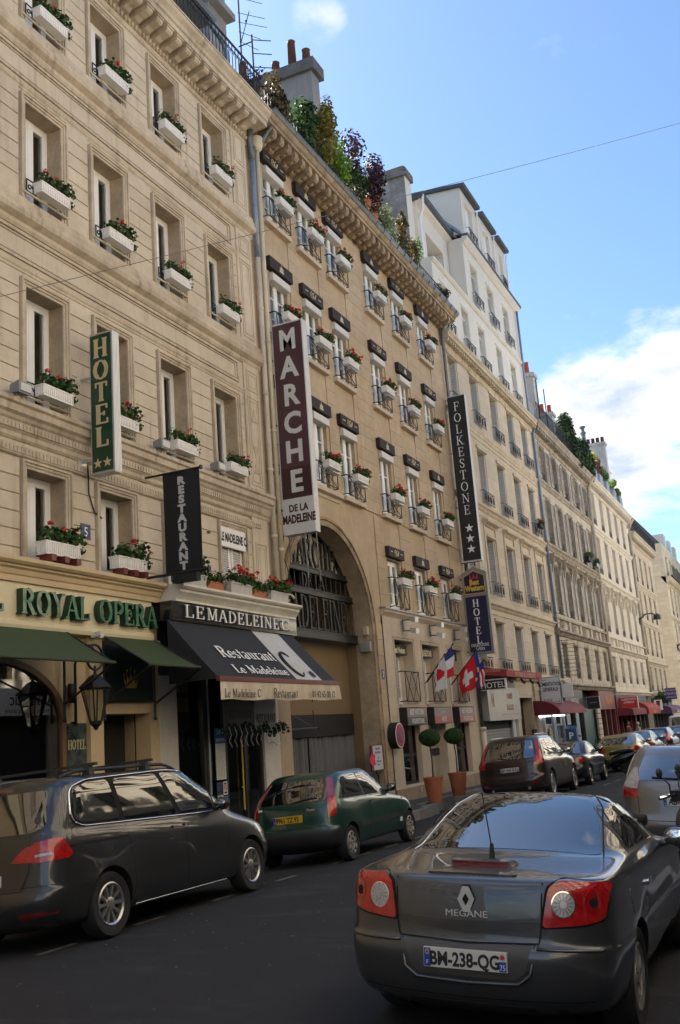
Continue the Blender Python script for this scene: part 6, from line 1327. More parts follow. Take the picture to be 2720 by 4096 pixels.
# mansard gable and dormers
mb = MB(); mb.prism([(-.15, 23.42), (-2.6, 26.1), (-6, 26.3), (-9, 26.3), (-9, 23.42)], 'y', 40.02, 49.2); mb.build('mansard_gable', M['white_r'], B3)
b = MB()
for y0, y1 in ((39.9, 40.18), (49.05, 49.3)): b.prism([(-.02, 23.40), (.0, 23.52), (-2.55, 26.25), (-6, 26.42), (-6, 26.1), (-2.65, 25.95)], 'y', y0, y1)
b.prism([(-.16, 23.44), (-.14, 23.48), (-2.58, 26.15), (-6, 26.33), (-6, 26.3), (-2.6, 26.1)], 'y', 40.18, 49.05); b.build('zinc_roof', M['zinc'], B3)
for y0, y1 in ((41.3, 43.7), (44.35, 46.6), (47.2, 49.0)):
    b = MB(); wall_mesh(b, -.22, y0, y1, 23.42, 26.45, [(y0 + .5, y1 - .65, 24.15, 26.0)], .35); b.quad((-.22, y0, 23.42), (-4, y0, 23.42), (-4, y0, 26.75), (-.22, y0, 26.45)).quad((-.22, y1, 23.42), (-4, y1, 23.42), (-4, y1, 26.75), (-.22, y1, 26.45)); b.m(2).box(-4, -.6, y0 + .02, y1 - .02, 23.4, 26.5)
    o = b.build('dormer', [M['white_r'], M['white_r'], M['core']], B3)
    b = MB(); b.prism([(.02, 26.44), (.06, 26.58), (-4, 26.95), (-4, 26.75)], 'y', y0 - .15, y1 + .08); b.build('dormer_roof', M['slate'], o)
    b = MB(); b.box(-.42, -.38, y0 + .5, y1 - .65, 24.15, 26.0); b.build('blind', M['pvc'], o); put('balcony_railing', grid_rail(y1 - y0 - 1.0, .5, 6), o, (-.24, y0 + .42, 24.1))
    b = MB(); b.tube([(-.1, y1 - .05, 26.3), (-.14, y1 - .05, 25.9), (-.16, y1 - .05, 23.5)], .05, 6); b.build('dormer_pipe', M['pvc'], o)
# lower terrace dormer beside the peeling chimney
b = MB(); wall_mesh(b, -.72, 36.0, 39.95, 20.2, 23.4, [(36.9, 39.2, 20.5, 22.3)], .8); b.quad((-.72, 36.0, 20.2), (-5, 36.0, 20.2), (-5, 36.0, 23.4), (-.72, 36.0, 23.4)); b.m(2).box(-5, -1.5, 36.05, 39.9, 20.2, 23.3)
o = b.build('terrace_dormer', [M['white_r'], M['white_r'], M['core']], B3)
b = MB(); b.prism([(-.38, 23.42), (-.36, 23.6), (-5, 23.9), (-5, 23.4), (-.6, 23.3)], 'y', 35.9, 40.3); b.build('dark_eave', M['slate'], o); b = MB(); b.prism([(-.74, 23.1), (-.5, 23.25), (-.5, 23.4), (-.74, 23.4)], 'y', 35.95, 40.2); b.build('eave_moulding', M['white_r'], o)
w = window(B3, -1.3, 37.2, 20.55, 1.5, 1.6, 'far', False)
b = MB(); b.tube([(-.4, 36.0, 23.5), (-.5, 36.2, 23.0), (-.68, 36.25, 22.6), (-.68, 36.25, 20.3)], .06, 7); b.build('downpipe', M['pvc'], o)
t = thing('drainpipe', 'blue grey drainpipe at the seam between the limestone building and the shuttered block', 'drainpipe', (.1, 49.4, 4)); b = MB(); b.tube([(.10, 49.42, 3.6), (.10, 49.42, 16.4), (.3, 49.42, 16.9)], .075, 8); b.tube([(.1, 48.95, 17.2), (.1, 48.95, 23.0)], .06, 8); b.build('pipe', M['bpipe'], t, 'all')
# limestone building shop fronts
run('shop_ledge', [(-.02, 3.86), (.22, 3.84), (.22, 3.76), (.12, 3.70), (.08, 3.62), (-.02, 3.62)], 35.06, 49.3, M['s3t'], B3)
b = MB(); wall_mesh(b, .0, 40.3, 44.35, -.6, 3.62, [(41.0, 43.2, -.5, 2.92)], .5); b.box(.001, .09, 43.45, 44.2, -.5, 3.5); b.box(.001, .12, 43.4, 44.25, 3.2, 3.4); b.build('ground_floor_wall', [M['s3'], M['s3t']], B3)
t = thing('house_door', 'dark street door in a stone surround between the grey shop and the grocer', 'door', (-.5, 42.1, -.1)); b = MB(); b.box(-.52, -.44, 41.0, 43.2, -.5, 2.92); b.build('leaf', mat('dark_green_door', (.012, .022, .02), .4), t); b = MB(); b.box(.002, .08, 42.55, 43.1, .95, 1.6); b.build('letter_panel', M['matb'], t)
t = thing('grey_shop_front', 'grey metal clad shop front with a closed roller shutter and a big white sign panel', 'shop front', (0, 37.7, 0))
b = MB(); b.box(-.2, .06, 35.12, 35.42, -.6, 3.62); b.box(-.2, .06, 39.9, 40.3, -.6, 3.62); b.box(-.2, .06, 35.42, 39.9, 2.08, 3.62); b.build('cladding', M['greypanel'], t)
b = MB(); b.box(.06, .24, 35.7, 40.2, 2.05, 3.27); b.build('sign_panel', mat('silver_panel', (.42, .42, .42), .35, metal=.3, var=.2), t)
pinkp = mat('faded_pink_print', (.52, .22, .19), .6)
text('lettering', 'M', (.242, 36.3, 2.55), UY, UZ, .5, pinkp, t, 'serif', .003, sx=.8); text('lettering', 'CARRE', (.242, 38.7, 2.85), UY, UZ, .2, pinkp, t, 'serif', .003); text('lettering', 'VOLAILLES', (.242, 38.6, 2.42), UY, UZ, .22, pinkp, t, 'serif', .003, sx=.8)
b = MB(); b.box(.241, .245, 37.3, 39.9, 2.26, 2.275); b.build('red_line', M['red'], t)
for i in range(18): b = boxmesh('slat', .04, 4.4, .105, M['shut'], .015); put('slat', b, t, (-.1, 35.46, -.2 + i * .108))
b = MB(); b.box(-.12, -.08, 35.46, 39.88, 1.74, 2.08); b.build('dark_grille', M['matb'], t)
b = MB()
for i in range(34): b.tube([(-.07, 35.5 + i * .13, 1.75), (-.07, 35.56 + i * .13, 2.06)], .008, 4)
b.build('grille_bars', M['gut'], t)
b = MB(); b.box(-.05, .05, 39.45, 39.9, -.5, 2.08); b.build('side_post', M['alu'], t)
t = thing('poster', 'narrow white poster with a red lobster shape on the grey shop post', 'poster', (.07, 35.25, 1)); b = MB(); b.box(.061, .07, 35.15, 35.42, .62, 1.45); b.build('sheet', M['white'], t); b = MB(); b.prism([(35.22, .9), (35.35, .9), (35.37, 1.2), (35.285, 1.38), (35.20, 1.2)], 'x', .071, .075); b.build('red_shape', M['red'], t); b = MB(); b.prism([(35.2, .82), (35.36, .82), (35.34, .92), (35.22, .92)], 'x', .076, .079); b.build('green_shape', mat('leaf_green', (.03, .16, .06), .5), t); b = MB(); b.box(.071, .074, 35.18, 35.39, .66, .78); b.build('lettering', M['blue'], t)
t = thing('red_canopy', 'flat red canopy lettered BOUCHERIE DE LA MADELEINE over the grey shop', 'canopy', (.6, 37.9, 3.6))
b = MB(); b.prism([(.0, 4.02), (1.15, 3.80), (1.15, 3.56), (.0, 3.72)], 'y', 35.3, 40.6); b.build('canopy', M['redaw'], t)
text('lettering', 'BOUCHERIE DE LA MADELEINE', (1.152, 38.0, 3.60), UY, UZ, .15, mat('pink_letters', (.6, .33, .3), .6), t, 'serif', .003, sx=1.12)
text('lettering', 'BOUCHERIE', (.62, 35.298, 3.76), UX, UZ, .12, MATS['pink_letters'], t, 'serif', .003, sx=.75)
b = MB(); [b.tube([(.9, y, 3.55), (.95, y + .1, 3.42), (1.0, y + .15, 3.4)], .05, 6) for y in (36.4, 38.2, 39.6)]; b.build('under_lamp', M['gut'], t)
t = thing('small_hotel_sign', 'small black and white projecting HOTEL sign behind the flags', 'sign', (.5, 35.4, 3.3)); b = MB(); b.box(.1, 1.12, 35.2, 35.28, 3.12, 3.5); b.build('casing', M['white'], t); b = MB(); b.box(.13, 1.06, 35.19, 35.2, 3.15, 3.47); b.build('face', M['ink'], t); text('lettering', 'HOTEL', (.62, 35.189, 3.2), UX, UZ, .21, M['white'], t, depth=.003)
t = thing('disc_sign', 'blank grey round sign standing out from the wall over the dark door', 'sign', (.4, 40.4, 2.6)); b = MB(); b.lathe([(.0, 40.35), (.44, 40.35), (.46, 40.38), (.46, 40.46), (.0, 40.46)], (2.55, 0, .46), 'y', 28); b.build('disc', mat('grey_disc', (.17, .175, .18), .5), t); b = MB(); b.tube([(0, 40.4, 2.55), (.1, 40.4, 2.55)], .03, 6); b.build('bracket', M['iron'], t)
t = thing('grocer_sign', 'white lit box sign lettered ALIMENTATION GENERALE above the claret awning', 'sign', (.4, 44.6, 3.3))
Yg = 44.4; b = MB(); b.box(.10, 1.02, Yg + .002, Yg + .2, 2.60, 3.78); b.build('casing', M['gut'], t); b = MB(); b.box(.13, .99, Yg - .012, Yg + .002, 2.63, 3.75); b.build('face', mat('cool_white_face', (.62, .64, .70), .3), t)
text('lettering', 'ALIMENTATION', (.56, Yg - .013, 3.40), UX, UZ, .16, M['ink'], t, depth=.003, sx=.66, bold=.006); text('lettering', 'GENERALE', (.57, Yg - .013, 3.17), UX, UZ, .16, M['ink'], t, depth=.003, sx=.66, bold=.006); text('lettering', '01 42 66', (.42, Yg - .013, 2.74), UX, UZ, .11, M['ink'], t, depth=.003, sx=.7)
b = MB(); b.lathe([(.055, Yg - .018), (.055, Yg - .013)], (2.99, 0, .57), 'y', 16); b.box(.2, .42, Yg - .016, Yg - .013, 3.65, 3.67); b.box(.2, .215, Yg - .016, Yg - .013, 3.55, 3.65); b.box(.68, .93, Yg - .016, Yg - .013, 2.68, 2.70); b.box(.915, .93, Yg - .016, Yg - .013, 2.70, 2.82); b.build('marks', M['maroon'], t)
b = MB(); b.box(1.02, 1.5, Yg + .25, Yg + .28, 2.85, 3.45); b.build('side_notice', M['white'], t); b = MB(); b.tube([(0, Yg + .1, 3.2), (.1, Yg + .1, 3.2)], .03, 6); b.build('bracket', M['iron'], t)
t = thing('grocer_awning', 'rounded claret awning faded on top over the grocer entrance', 'awning', (.6, 45.2, 2.4))
b = MB(); n = 10; vs = []
for j in range(25):
    y = 43.3 + 5.6 * j / 24
    for i in range(n + 1): a = PI / 2 * i / n; vs.append((1.15 * math.sin(a), y, 2.16 + .62 * math.cos(a)))
b.add(vs, [(j * (n + 1) + i, j * (n + 1) + i + 1, (j + 1) * (n + 1) + i + 1, (j + 1) * (n + 1) + i) for j in range(24) for i in range(n)])
for y in (43.3, 48.9): b.add([(1.15 * math.sin(PI / 2 * i / n), y, 2.16 + .62 * math.cos(PI / 2 * i / n)) for i in range(n + 1)] + [(0, y, 2.16)], [tuple(range(n + 2))])
b.build('canopy', M['claret'], t, True)
t = thing('grocer_front', 'bright grocer front with glass doors under the claret awning', 'shop front', (0, 46.8, 0))
b = MB(); b.box(-.6, -.5, 44.4, 49.3, -.6, 3.6); b.build('back_wall', mat('lit_shop_wall', (.55, .50, .40), .7, var=.8, vscale=1.8, dark=(.10, .08, .06)), t)
for y in (44.4, 45.1, 46.9, 47.2, 49.1): b = MB(); b.box(-.1, .0, y, y + .1, -.5, 2.4); b.build('frame_post', M['alu'], t)
b = MB(); b.box(-.1, .02, 44.4, 49.25, 2.3, 3.62); b.build('head_panel', M['matb'], t)
b = MB(); b.quad((-.06, 44.5, -.4), (-.06, 49.1, -.4), (-.06, 49.1, 2.3), (-.06, 44.5, 2.3)); b.build('pane', M['shop'], t)
b = MB(); b.box(.1, .16, 43.7, 45.6, 2.08, 2.14); b.box(.1, .16, 46.3, 48.6, 2.08, 2.14); b.build('tube_light', mat('tube_light', (.8, .88, 1.0), .4, emit=1.6), t)
# ================================================================== buildings 4 to 7
def facade(t, y0, y1, cols, ww, levels, wmat, trim, top, shutters=(), stone_rows=None, courses=(), corn=None, hood=(), rails=True, x=0.0, bal=None):
    holes = [(c, c + ww, s, h) for s, h in levels for c in cols]
    mb = MB(); wall_mesh(mb, x, y0, y1, 3.35, top, holes, .32); mb.m(2).box(x - 9, x - .55, y0 + .01, y1 - .01, -1.4, top).m(0)
    mb.quad((x, y0, -1), (x - 9, y0, -1), (x - 9, y0, top), (x, y0, top)).quad((x, y1, -1), (x - 9, y1, -1), (x - 9, y1, top), (x, y1, top)).quad((x, y0, top), (x, y1, top), (x - .6, y1, top), (x - .6, y0, top))
    mb.build('wall', [wmat, trim, M['core']], t)
    for li, (s, h) in enumerate(levels):
        for c in cols:
            simple_window(t, x - .26, c, s, ww, h - s)
            b = boxmesh('lintel_moulding', .06, ww + .2, .12, trim, .012); put('lintel_moulding', b, t, (x + .002, c - .1, h + .03))
            if rails: put('balcony_railing', grid_rail(ww - .06, .42, 5, .05), t, (x - .08, c + .03, s + .01))
            if li in shutters:
                q = put('shutter', louvre(ww * .5, h - s - .04, M['shutg'], 18), t, (x + .03, c - ww * .5 - .03, s + .02)); q = put('shutter', louvre(ww * .5, h - s - .04, M['shutg'], 18), t, (x + .03, c + ww + .03, s + .02))
            if li in hood:
                b = MB(); b.prism([(x, h + .30), (x + .06, h + .32), (x + .26, h + .44), (x + .28, h + .54), (x, h + .58)], 'y', c - .42, c + ww + .42); b.build('window_hood', trim, t)
                for yy in (c - .36, c + ww + .18): b = MB(); b.prism([(x, h - .45), (x + .07, h - .42), (x + .20, h + .1), (x + .22, h + .30), (x, h + .30)], 'y', yy, yy + .18); b.build('console', trim, t)
    for z, d in courses: run('string_course', [(x - .01, z), (x + d, z - .03), (x + d, z - .12), (x + d * .6, z - .18), (x + d * .3, z - .3), (x - .01, z - .32)], y0, y1, trim, t)
    if corn:
        z = corn; run('cornice', [(x - .01, z - .75), (x + .06, z - .72), (x + .10, z - .55), (x + .12, z - .42), (x + .42, z - .36), (x + .42, z - .22), (x + .52, z - .1), (x + .52, z), (x - .5, z + .05)], y0, y1 + .05, trim, t)
        dn = boxmesh('cornice_block', .27, .17, .17, trim); y = y0 + .1
        while y < y1 - .15: put('cornice_block', dn, t, (x + .11, y, z - .56)); y += .40
    if bal:
        z0, z1 = bal; b = MB(); b.box(x, x + .14, y0, y1, z1 - .1, z1); b.build('balustrade_rail', trim, t)
        for c in cols:
            b = MB(); b.box(x + .002, x + .10, c - .75, c - .25, z0, z1 - .1); b.build('pedestal', wmat, t)
            for k in range(5): q = boxmesh('balustrade_slat', .06, ww - .1, .045, trim); put('balustrade_slat', q, t, (x + .01, c + .05, z0 + .05 + k * .09))
    if stone_rows:
        z0, z1, n = stone_rows; sp = [(y0, cols[0])] + [(cols[i] + ww, cols[i + 1]) for i in range(len(cols) - 1)] + [(cols[-1] + ww, y1)]
        stones(t, [(a + .03, e - .03) for a, e in sp], [z0 + (z1 - z0) * i / n for i in range(n + 1)], wmat, proud=.035, gap=.03, bev=.012, x=x, vjoint=2)
B4 = thing('shuttered_building', 'grey limestone building with rows of weathered louvred shutters', 'building', (0, 56.5, 0))
c4 = [50.55, 53.35, 56.2, 59.2, 61.95]
facade(B4, 49.3, 63.6, c4, 1.18, [(3.95, 5.66), (7.15, 9.65), (10.85, 13.2), (14.25, 16.1)], M['s4'], M['s4t'], 17.0, shutters=(1, 2, 3), stone_rows=(3.75, 5.95, 7), courses=((6.32, .30), (10.7, .2), (14.1, .14), (3.68, .25)), corn=17.1, hood=(1,), bal=(6.35, 6.95))
B5 = thing('pale_building', 'pale limestone building without shutters beyond the shuttered block', 'building', (0, 72, 0))
c5 = [65.0, 67.95, 70.9, 73.9, 76.9]
facade(B5, 63.65, 80.1, c5, 1.25, [(3.95, 5.56), (7.15, 9.6), (10.9, 13.3), (14.2, 16.4)], M['s5'], M['s5'], 17.0, stone_rows=(3.7, 5.9, 7), courses=((6.22, .28), (10.6, .2), (13.95, .14), (3.45, .22)), corn=17.15, hood=(1,), bal=(6.3, 6.85))
B6 = thing('banded_building', 'buff building of banded stonework with an iron roof balcony farther down the street', 'building', (0, 86, 0))
facade(B6, 80.2, 93.2, [81.6, 84.5, 87.4, 90.3], 1.15, [(3.6, 5.4), (6.4, 8.6), (9.3, 11.4), (12.2, 14.4)], M['s6'], M['s6'], 15.9, courses=((5.9, .2), (9.0, .14), (12.0, .14), (3.3, .2)), corn=16.0, stone_rows=(3.4, 5.6, 6))
B7 = thing('corner_building', 'warm cream corner building with dark balconies at the far end of the row', 'building', (0, 112, 0))
facade(B7, 103.0, 140.0, [105 + 3.3 * i for i in range(10)], 1.3, [(3.2, 6.4), (7.6, 10.4), (11.3, 14.0), (15.3, 17.2)], M['s7'], M['s7'], 18.4, courses=((6.9, .3), (11.0, .2)), corn=15.0)
b = MB(); b.tube([(.7, 103, 16.0), (.7, 140, 16.0)], .04, 5); b.box(.5, .72, 102.8, 140, 14.95, 15.05)
for i in range(120): b.box(.69, .71, 103 + i * .3, 103.03 + i * .3, 15.0, 16.0)
b.build('balcony_railing', M['iron'], B7)
b = MB(); b.prism([(-.1, 18.4), (-2.2, 21.2), (-9, 21.4), (-9, 18.4)], 'y', 103.0, 140); b.build('mansard', M['slate'], B7)
for y in (109, 114, 119):
    b = MB(); b.box(-1.9, -.3, y, y + 2.0, 18.4, 20.3); o = b.build('dormer', M['white_r'], B7); b = MB(); b.box(-.3, -.28, y + .3, y + 1.7, 18.7, 20.0); b.build('pane', M['shop'], o)
for bb, y0, y1, zt in ((B4, 49.3, 63.6, 17.1), (B5, 63.65, 80.1, 17.15), (B6, 80.2, 93.2, 16.0)):
    b = MB(); b.prism([(-.9, zt), (-2.6, zt + 2.6), (-9, zt + 2.8), (-9, zt)], 'y', y0, y1); b.build('mansard', M['zinc'] if bb is B4 else M['slate'], bb)
# roof railings
for bb, y0, y1, zt, xx in ((B4, 49.4, 63.4, 17.1, .42), (B6, 80.2, 93.3, 16.0, .48)):
    b = MB(); b.tube([(xx, y0, zt + .95), (xx, y1, zt + .95)], .025, 5); b.tube([(xx, y0, zt + .12), (xx, y1, zt + .12)], .02, 5); b.build('roof_railing', M['iron'], bb)
    b = MB(); b.tube([(xx, 0, zt), (xx, 0, zt + .95)], .016, 4); b = b.mesh('baluster', M['iron']); y = y0
    while y < y1: put('baluster', b, bb, (0, y, 0)); y += .2
# iron fan of bars at the seam, drainpipes
t = thing('spike_bars', 'fan of thin iron bars guarding the corner of the shuttered building', 'railing', (.2, 49.9, 5)); b = MB()
for i in range(14): b.tube([(.0, 49.4, 4.0 + i * .19), (.75 - max(0, i - 9) * .12, 50.2, 4.02 + i * .19 + max(0, i - 9) * .06)], .014, 4)
b.tube([(.1, 49.5, 3.9), (.1, 49.5, 6.7)], .016, 4); b.build('bars', M['iron'], t)
for y, lab in ((63.62, 'sooty drainpipe between the shuttered and the pale building'), (80.15, 'thin drainpipe between the pale and the banded building')):
    t = thing('drainpipe', lab, 'drainpipe', (.1, y, 4)); b = MB(); b.tube([(.12, y, 3.2), (.12, y, 16.2)], .11, 8); b.tube([(.12, y, 16.2), (.3, y, 16.6), (.6, y, 17.0)], .11, 8); b.build('pipe', M['s4'], t, 'all')
# chimneys of the far roofs
def stack(label, x0, x1, y, z0, z1, pots, material, potm, dy=.7):
    t = thing('chimney', label, 'chimney', ((x0 + x1) / 2, y, z0)); b = MB(); b.box(x0, x1, y - dy / 2, y + dy / 2, z0, z1 - .2); b.build('stack', material, t); b = MB(); b.box(x0 - .1, x1 + .1, y - dy / 2 - .1, y + dy / 2 + .1, z1 - .2, z1); b.build('cap', material, t)
    for x, h in pots: b = MB(); b.lathe([(.14, z1), (.12, z1 + h), (.15, z1 + h), (.1, z1 + h - .05)], (x, y, 0), n=10); b.build('chimney_pot', potm, t, 'all')
    return t
potr = mat('red_clay', (.33, .06, .045), .75, var=.3); chg = mat('pale_grey_render', (.44, .44, .45), .9, var=.25, streak=.5)
stack('pale grey chimney with red pots just behind the white storeys', -1.9, -.25, 53.0, 17.0, 20.85, [(-1.75, .35), (-1.3, .45), (-.95, .3), (-.6, .75)], chg, potr)
stack('second grey chimney with clay pots over the shuttered building', -1.5, -.7, 59.5, 17, 20.4, [(-1.35, .7), (-.9, .55)], chg, potr); stack('small chimney with clay pots behind the roof ivy', -1.4, -.6, 62.8, 17, 20.2, [(-1.2, .5), (-.8, .4)], chg, potr)
t = stack('broad pale chimney with a row of dark pots and a metal cowl', -1.7, .0, 74.5, 17, 22.0, [(-1.2, .45), (-.85, .45), (-.5, .45), (-.15, .45)], mat('pale_plaster', (.50, .49, .48), .9, var=.5, vscale=2), mat('dark_clay', (.09, .04, .04), .8))
b = MB(); b.lathe([(.16, 22.0), (.16, 22.9), (.22, 22.95), (.22, 23.1), (.14, 23.15), (.14, 23.4), (.24, 23.45), (.24, 23.55)], (-1.5, 74.5, 0), n=10); b.build('cowl', M['gut'], t)
b = MB(); b.box(-8, -.9, 77.5, 80.3, 17, 20.9); b.prism([(-.6, 20.9), (-4, 22.2), (-4, 20.9)], 'y', 77.3, 80.5); b.build('gable_attic', M['white_r'], B5)
t = thing('conservatory', 'glazed rooftop shelter with iron posts at the start of the shuttered roof', 'roof shelter', (-.3, 51, 17.2)); b = MB(); b.box(-.9, -.3, 50.6, 52.2, 17.1, 18.6); b.build('box', M['greypanel'], t); b = MB(); b.prism([(-.2, 18.6), (-.6, 19.1), (-1.0, 18.6)], 'y', 50.5, 52.3); b.build('roof', M['pvc'], t); b = MB(); [b.tube([(.35, y, 17.1), (.35, y, 19.6)], .05 if y < 50.6 else .03, 5) for y in (50.4, 52.2)]; b.build('post', M['iron'], t)
t = thing('street_lamp', 'black swan neck lamp on the seam above the pale building, nearer of two', 'street lamp', (.3, 79.8, 9)); b = MB(); b.tube([(.02, 79.8, 8.95), (.5, 79.8, 9.35), (1.0, 79.8, 9.35), (1.25, 79.8, 9.2)], .05, 6); b.box(0, .08, 79.6, 80.0, 8.6, 9.1); b.build('arm', M['iron'], t); b = MB(); b.lathe([(.05, 9.3), (.26, 9.18), (.30, 8.85), (.05, 8.83)], (1.35, 79.8, 0), n=14); b.build('lamp_head', M['iron'], t)
t = thing('street_lamp', 'black swan neck lamp on the corner building, farther of two', 'street lamp', (.3, 104, 8)); b = MB(); b.tube([(.02, 104, 8.1), (.7, 104, 8.6), (1.3, 104, 8.6)], .06, 6); b.box(0, .1, 103.8, 104.2, 7.7, 8.3); b.build('arm', M['iron'], t); b = MB(); b.lathe([(.05, 8.6), (.32, 8.45), (.36, 8.05), (.05, 8.03)], (1.5, 104, 0), n=14); b.build('lamp_head', M['iron'], t)
# shop fronts under buildings 4 to 6
def shop(label, y0, y1, head, col, glass=True, z1=3.35, panel=2.3):
    t = thing('shop_front', label, 'shop front', (0, (y0 + y1) / 2, 0)); b = MB(); b.box(-.5, .08, y0, y1, panel, z1); b.build('fascia', col, t)
    b = MB(); b.box(-.6, -.5, y0, y1, -1.2, panel); b.build('back_wall', mat('shop_inside', (.16, .13, .10), .8, var=.9, vscale=2.5, dark=(.03, .025, .02)), t)
    n = max(2, int((y1 - y0) / 1.6))
    for i in range(n + 1): y = y0 + (y1 - y0 - .14) * i / n; b = MB(); b.box(-.2, .05, y, y + .14, -1.1, panel); b.build('frame_post', head, t)
    b = MB(); b.quad((-.08, y0 + .14, -1), (-.08, y1 - .14, -1), (-.08, y1 - .14, panel), (-.08, y0 + .14, panel)); b.build('pane', M['shop'], t)
    return t
ch = mat('charcoal_fascia', (.035, .033, .032), .5)
shop('charcoal shop front with pale capitals next to the grocer', 49.4, 53.8, ch, ch); text('lettering', 'AMPHITRAIS', (.09, 51.6, 2.65), UY, UZ, .26, M['silverp'], bpy.data.objects['shop_front'], 'serif', .003)
t = thing('green_door', 'teal green double door between two shops', 'door', (-.1, 55.6, 0)); b = MB(); b.box(-.2, -.1, 54.2, 57.2, -1.1, 2.4); b.build('leaf', mat('teal_door', (.015, .06, .06), .4), t)
sh = boxmesh('quoin', .12, .9, .26, M['s4'], .015)
for i in range(10): put('quoin', sh, t, (.0, 57.3, -.5 + i * .29)); put('quoin', sh, t, (.0, 53.9 - .6, -.5 + i * .29)) if i < 0 else None
t = thing('black_sign', 'small black framed box sign beside the teal door', 'sign', (.5, 54.5, 2.6)); b = MB(); b.box(.12, .80, 54.502, 54.62, 2.32, 2.98); b.build('casing', M['silverp'], t); b = MB(); b.box(.14, .78, 54.49, 54.502, 2.34, 2.96); b.build('face', M['ink'], t); text('lettering', 'AMPHITRAIS', (.46, 54.489, 2.64), UX, UZ, .05, M['gbox'], t, 'serif', .003)
red2 = mat('dark_red_fascia', (.14, .018, .018), .5, var=.2)
t = shop('dark red shop front with an orange script name', 58.4, 63.5, mat('red_frame', (.10, .012, .014), .5), red2); text('lettering', 'Beauty Inn', (.09, 61.5, 2.62), UY, UZ, .42, mat('orange_script', (.75, .22, .03), .5), t, depth=.003, shear=.3, sx=.8)
t = thing('red_grocer_sign', 'red box sign lettered ALIMENTATION GENERALE in white', 'sign', (.6, 65.5, 2.6)); b = MB(); b.box(.05, 1.15, 65.502, 65.7, 2.26, 3.0); b.build('casing', M['silverp'], t); b = MB(); b.box(.08, 1.12, 65.49, 65.502, 2.29, 2.97); b.build('face', M['red'], t); text('lettering', 'ALIMENTATION', (.6, 65.489, 2.78), UX, UZ, .12, M['white'], t, 'serif', .003, sx=.82); text('lettering', 'GENERALE', (.6, 65.489, 2.60), UX, UZ, .12, M['white'], t, 'serif', .003, sx=.82)
t = shop('dim grocer front with stocked shelves under a claret awning', 64.0, 71.0, M['claret'], mat('claret_panel', (.06, .01, .012), .6)); shop('glazed cafe front under the domed claret awning', 71.2, 77.2, mat('cafe_wood', (.10, .07, .05), .5), ch); shop('dark restaurant front beside the violet awning', 80.4, 92.6, ch, ch)
for lab, y0, y1, col, zt, zb, xx in (('straight claret awning over the dim grocer', 64.2, 69.8, M['claret'], 2.35, 1.86, 1.0), ('domed claret awning with gold script', 70.2, 76.2, M['redaw'], 2.7, 1.85, 1.1), ('violet awning with white lettering under the roof plants', 81.5, 90.5, mat('violet_awning', (.09, .03, .09), .7), 2.45, 1.75, 1.25)):
    t = thing('shop_awning', lab, 'awning', (.5, (y0 + y1) / 2, zb)); b = MB(); n = 8; b.add([(xx * math.sin(PI / 2 * i / n), y, zb + .3 + (zt - zb - .3) * math.cos(PI / 2 * i / n)) for y in (y0, y1) for i in range(n + 1)], [(i, i + 1, n + 2 + i, n + 1 + i) for i in range(n)]); b.box(xx - .01, xx, y0, y1, zb, zb + .3)
    b.add([(xx * math.sin(PI / 2 * i / n), y0, zb + .3 + (zt - zb - .3) * math.cos(PI / 2 * i / n)) for i in range(n + 1)] + [(0, y0, zb), (xx, y0, zb)][::-1], [tuple(range(n + 3))]); b.build('canopy', col, t)
    if 'gold' in lab: text('lettering', 'Cafe Seidi', (xx + .003, 73.2, zb + .06), UY, UZ, .2, M['gold'], t, depth=.003, shear=.3)
    if 'violet' in lab: text('lettering', 'SUSHI GRILL', (xx + .003, 86, zb + .05), UY, UZ, .22, M['white'], t, depth=.003)
t = thing('kebab_sign', 'white box sign with a dark red goblet shape', 'sign', (.8, 77.8, 2.4)); b = MB(); b.box(.55, 1.1, 77.502, 77.6, 2.05, 2.8); b.build('casing', M['white'], t); b = MB(); b.prism([(.74, 2.3), (.92, 2.3), (.98, 2.74), (.68, 2.74)], 'y', 77.49, 77.502); b.prism([(.8, 2.1), (.86, 2.1), (.9, 2.3), (.76, 2.3)], 'y', 77.488, 77.5); b.build('print', M['maroon'], t)
t = thing('violet_sign', 'violet box sign lettered RESTAURANT O GINKGO JAPONAIS', 'sign', (1.2, 83, 3.2)); b = MB(); b.box(.75, 1.60, 83.002, 83.1, 2.82, 3.70); b.build('casing', mat('violet_sign', (.06, .03, .18), .5), t); [text('lettering', w_, (1.175, 82.99, z), UX, UZ, h_, M['silverp'], t, depth=.003, sx=s_) for w_, z, h_, s_ in (('RESTAURANT', 3.46, .15, .78), ("O'GINKGO", 3.18, .19, .82), ('JAPONAIS', 2.93, .14, .85))]
b = MB(); b.tube([(0, 83.05, 3.6), (.75, 83.05, 3.6)], .02, 5); b.build('bracket', M['iron'], t)
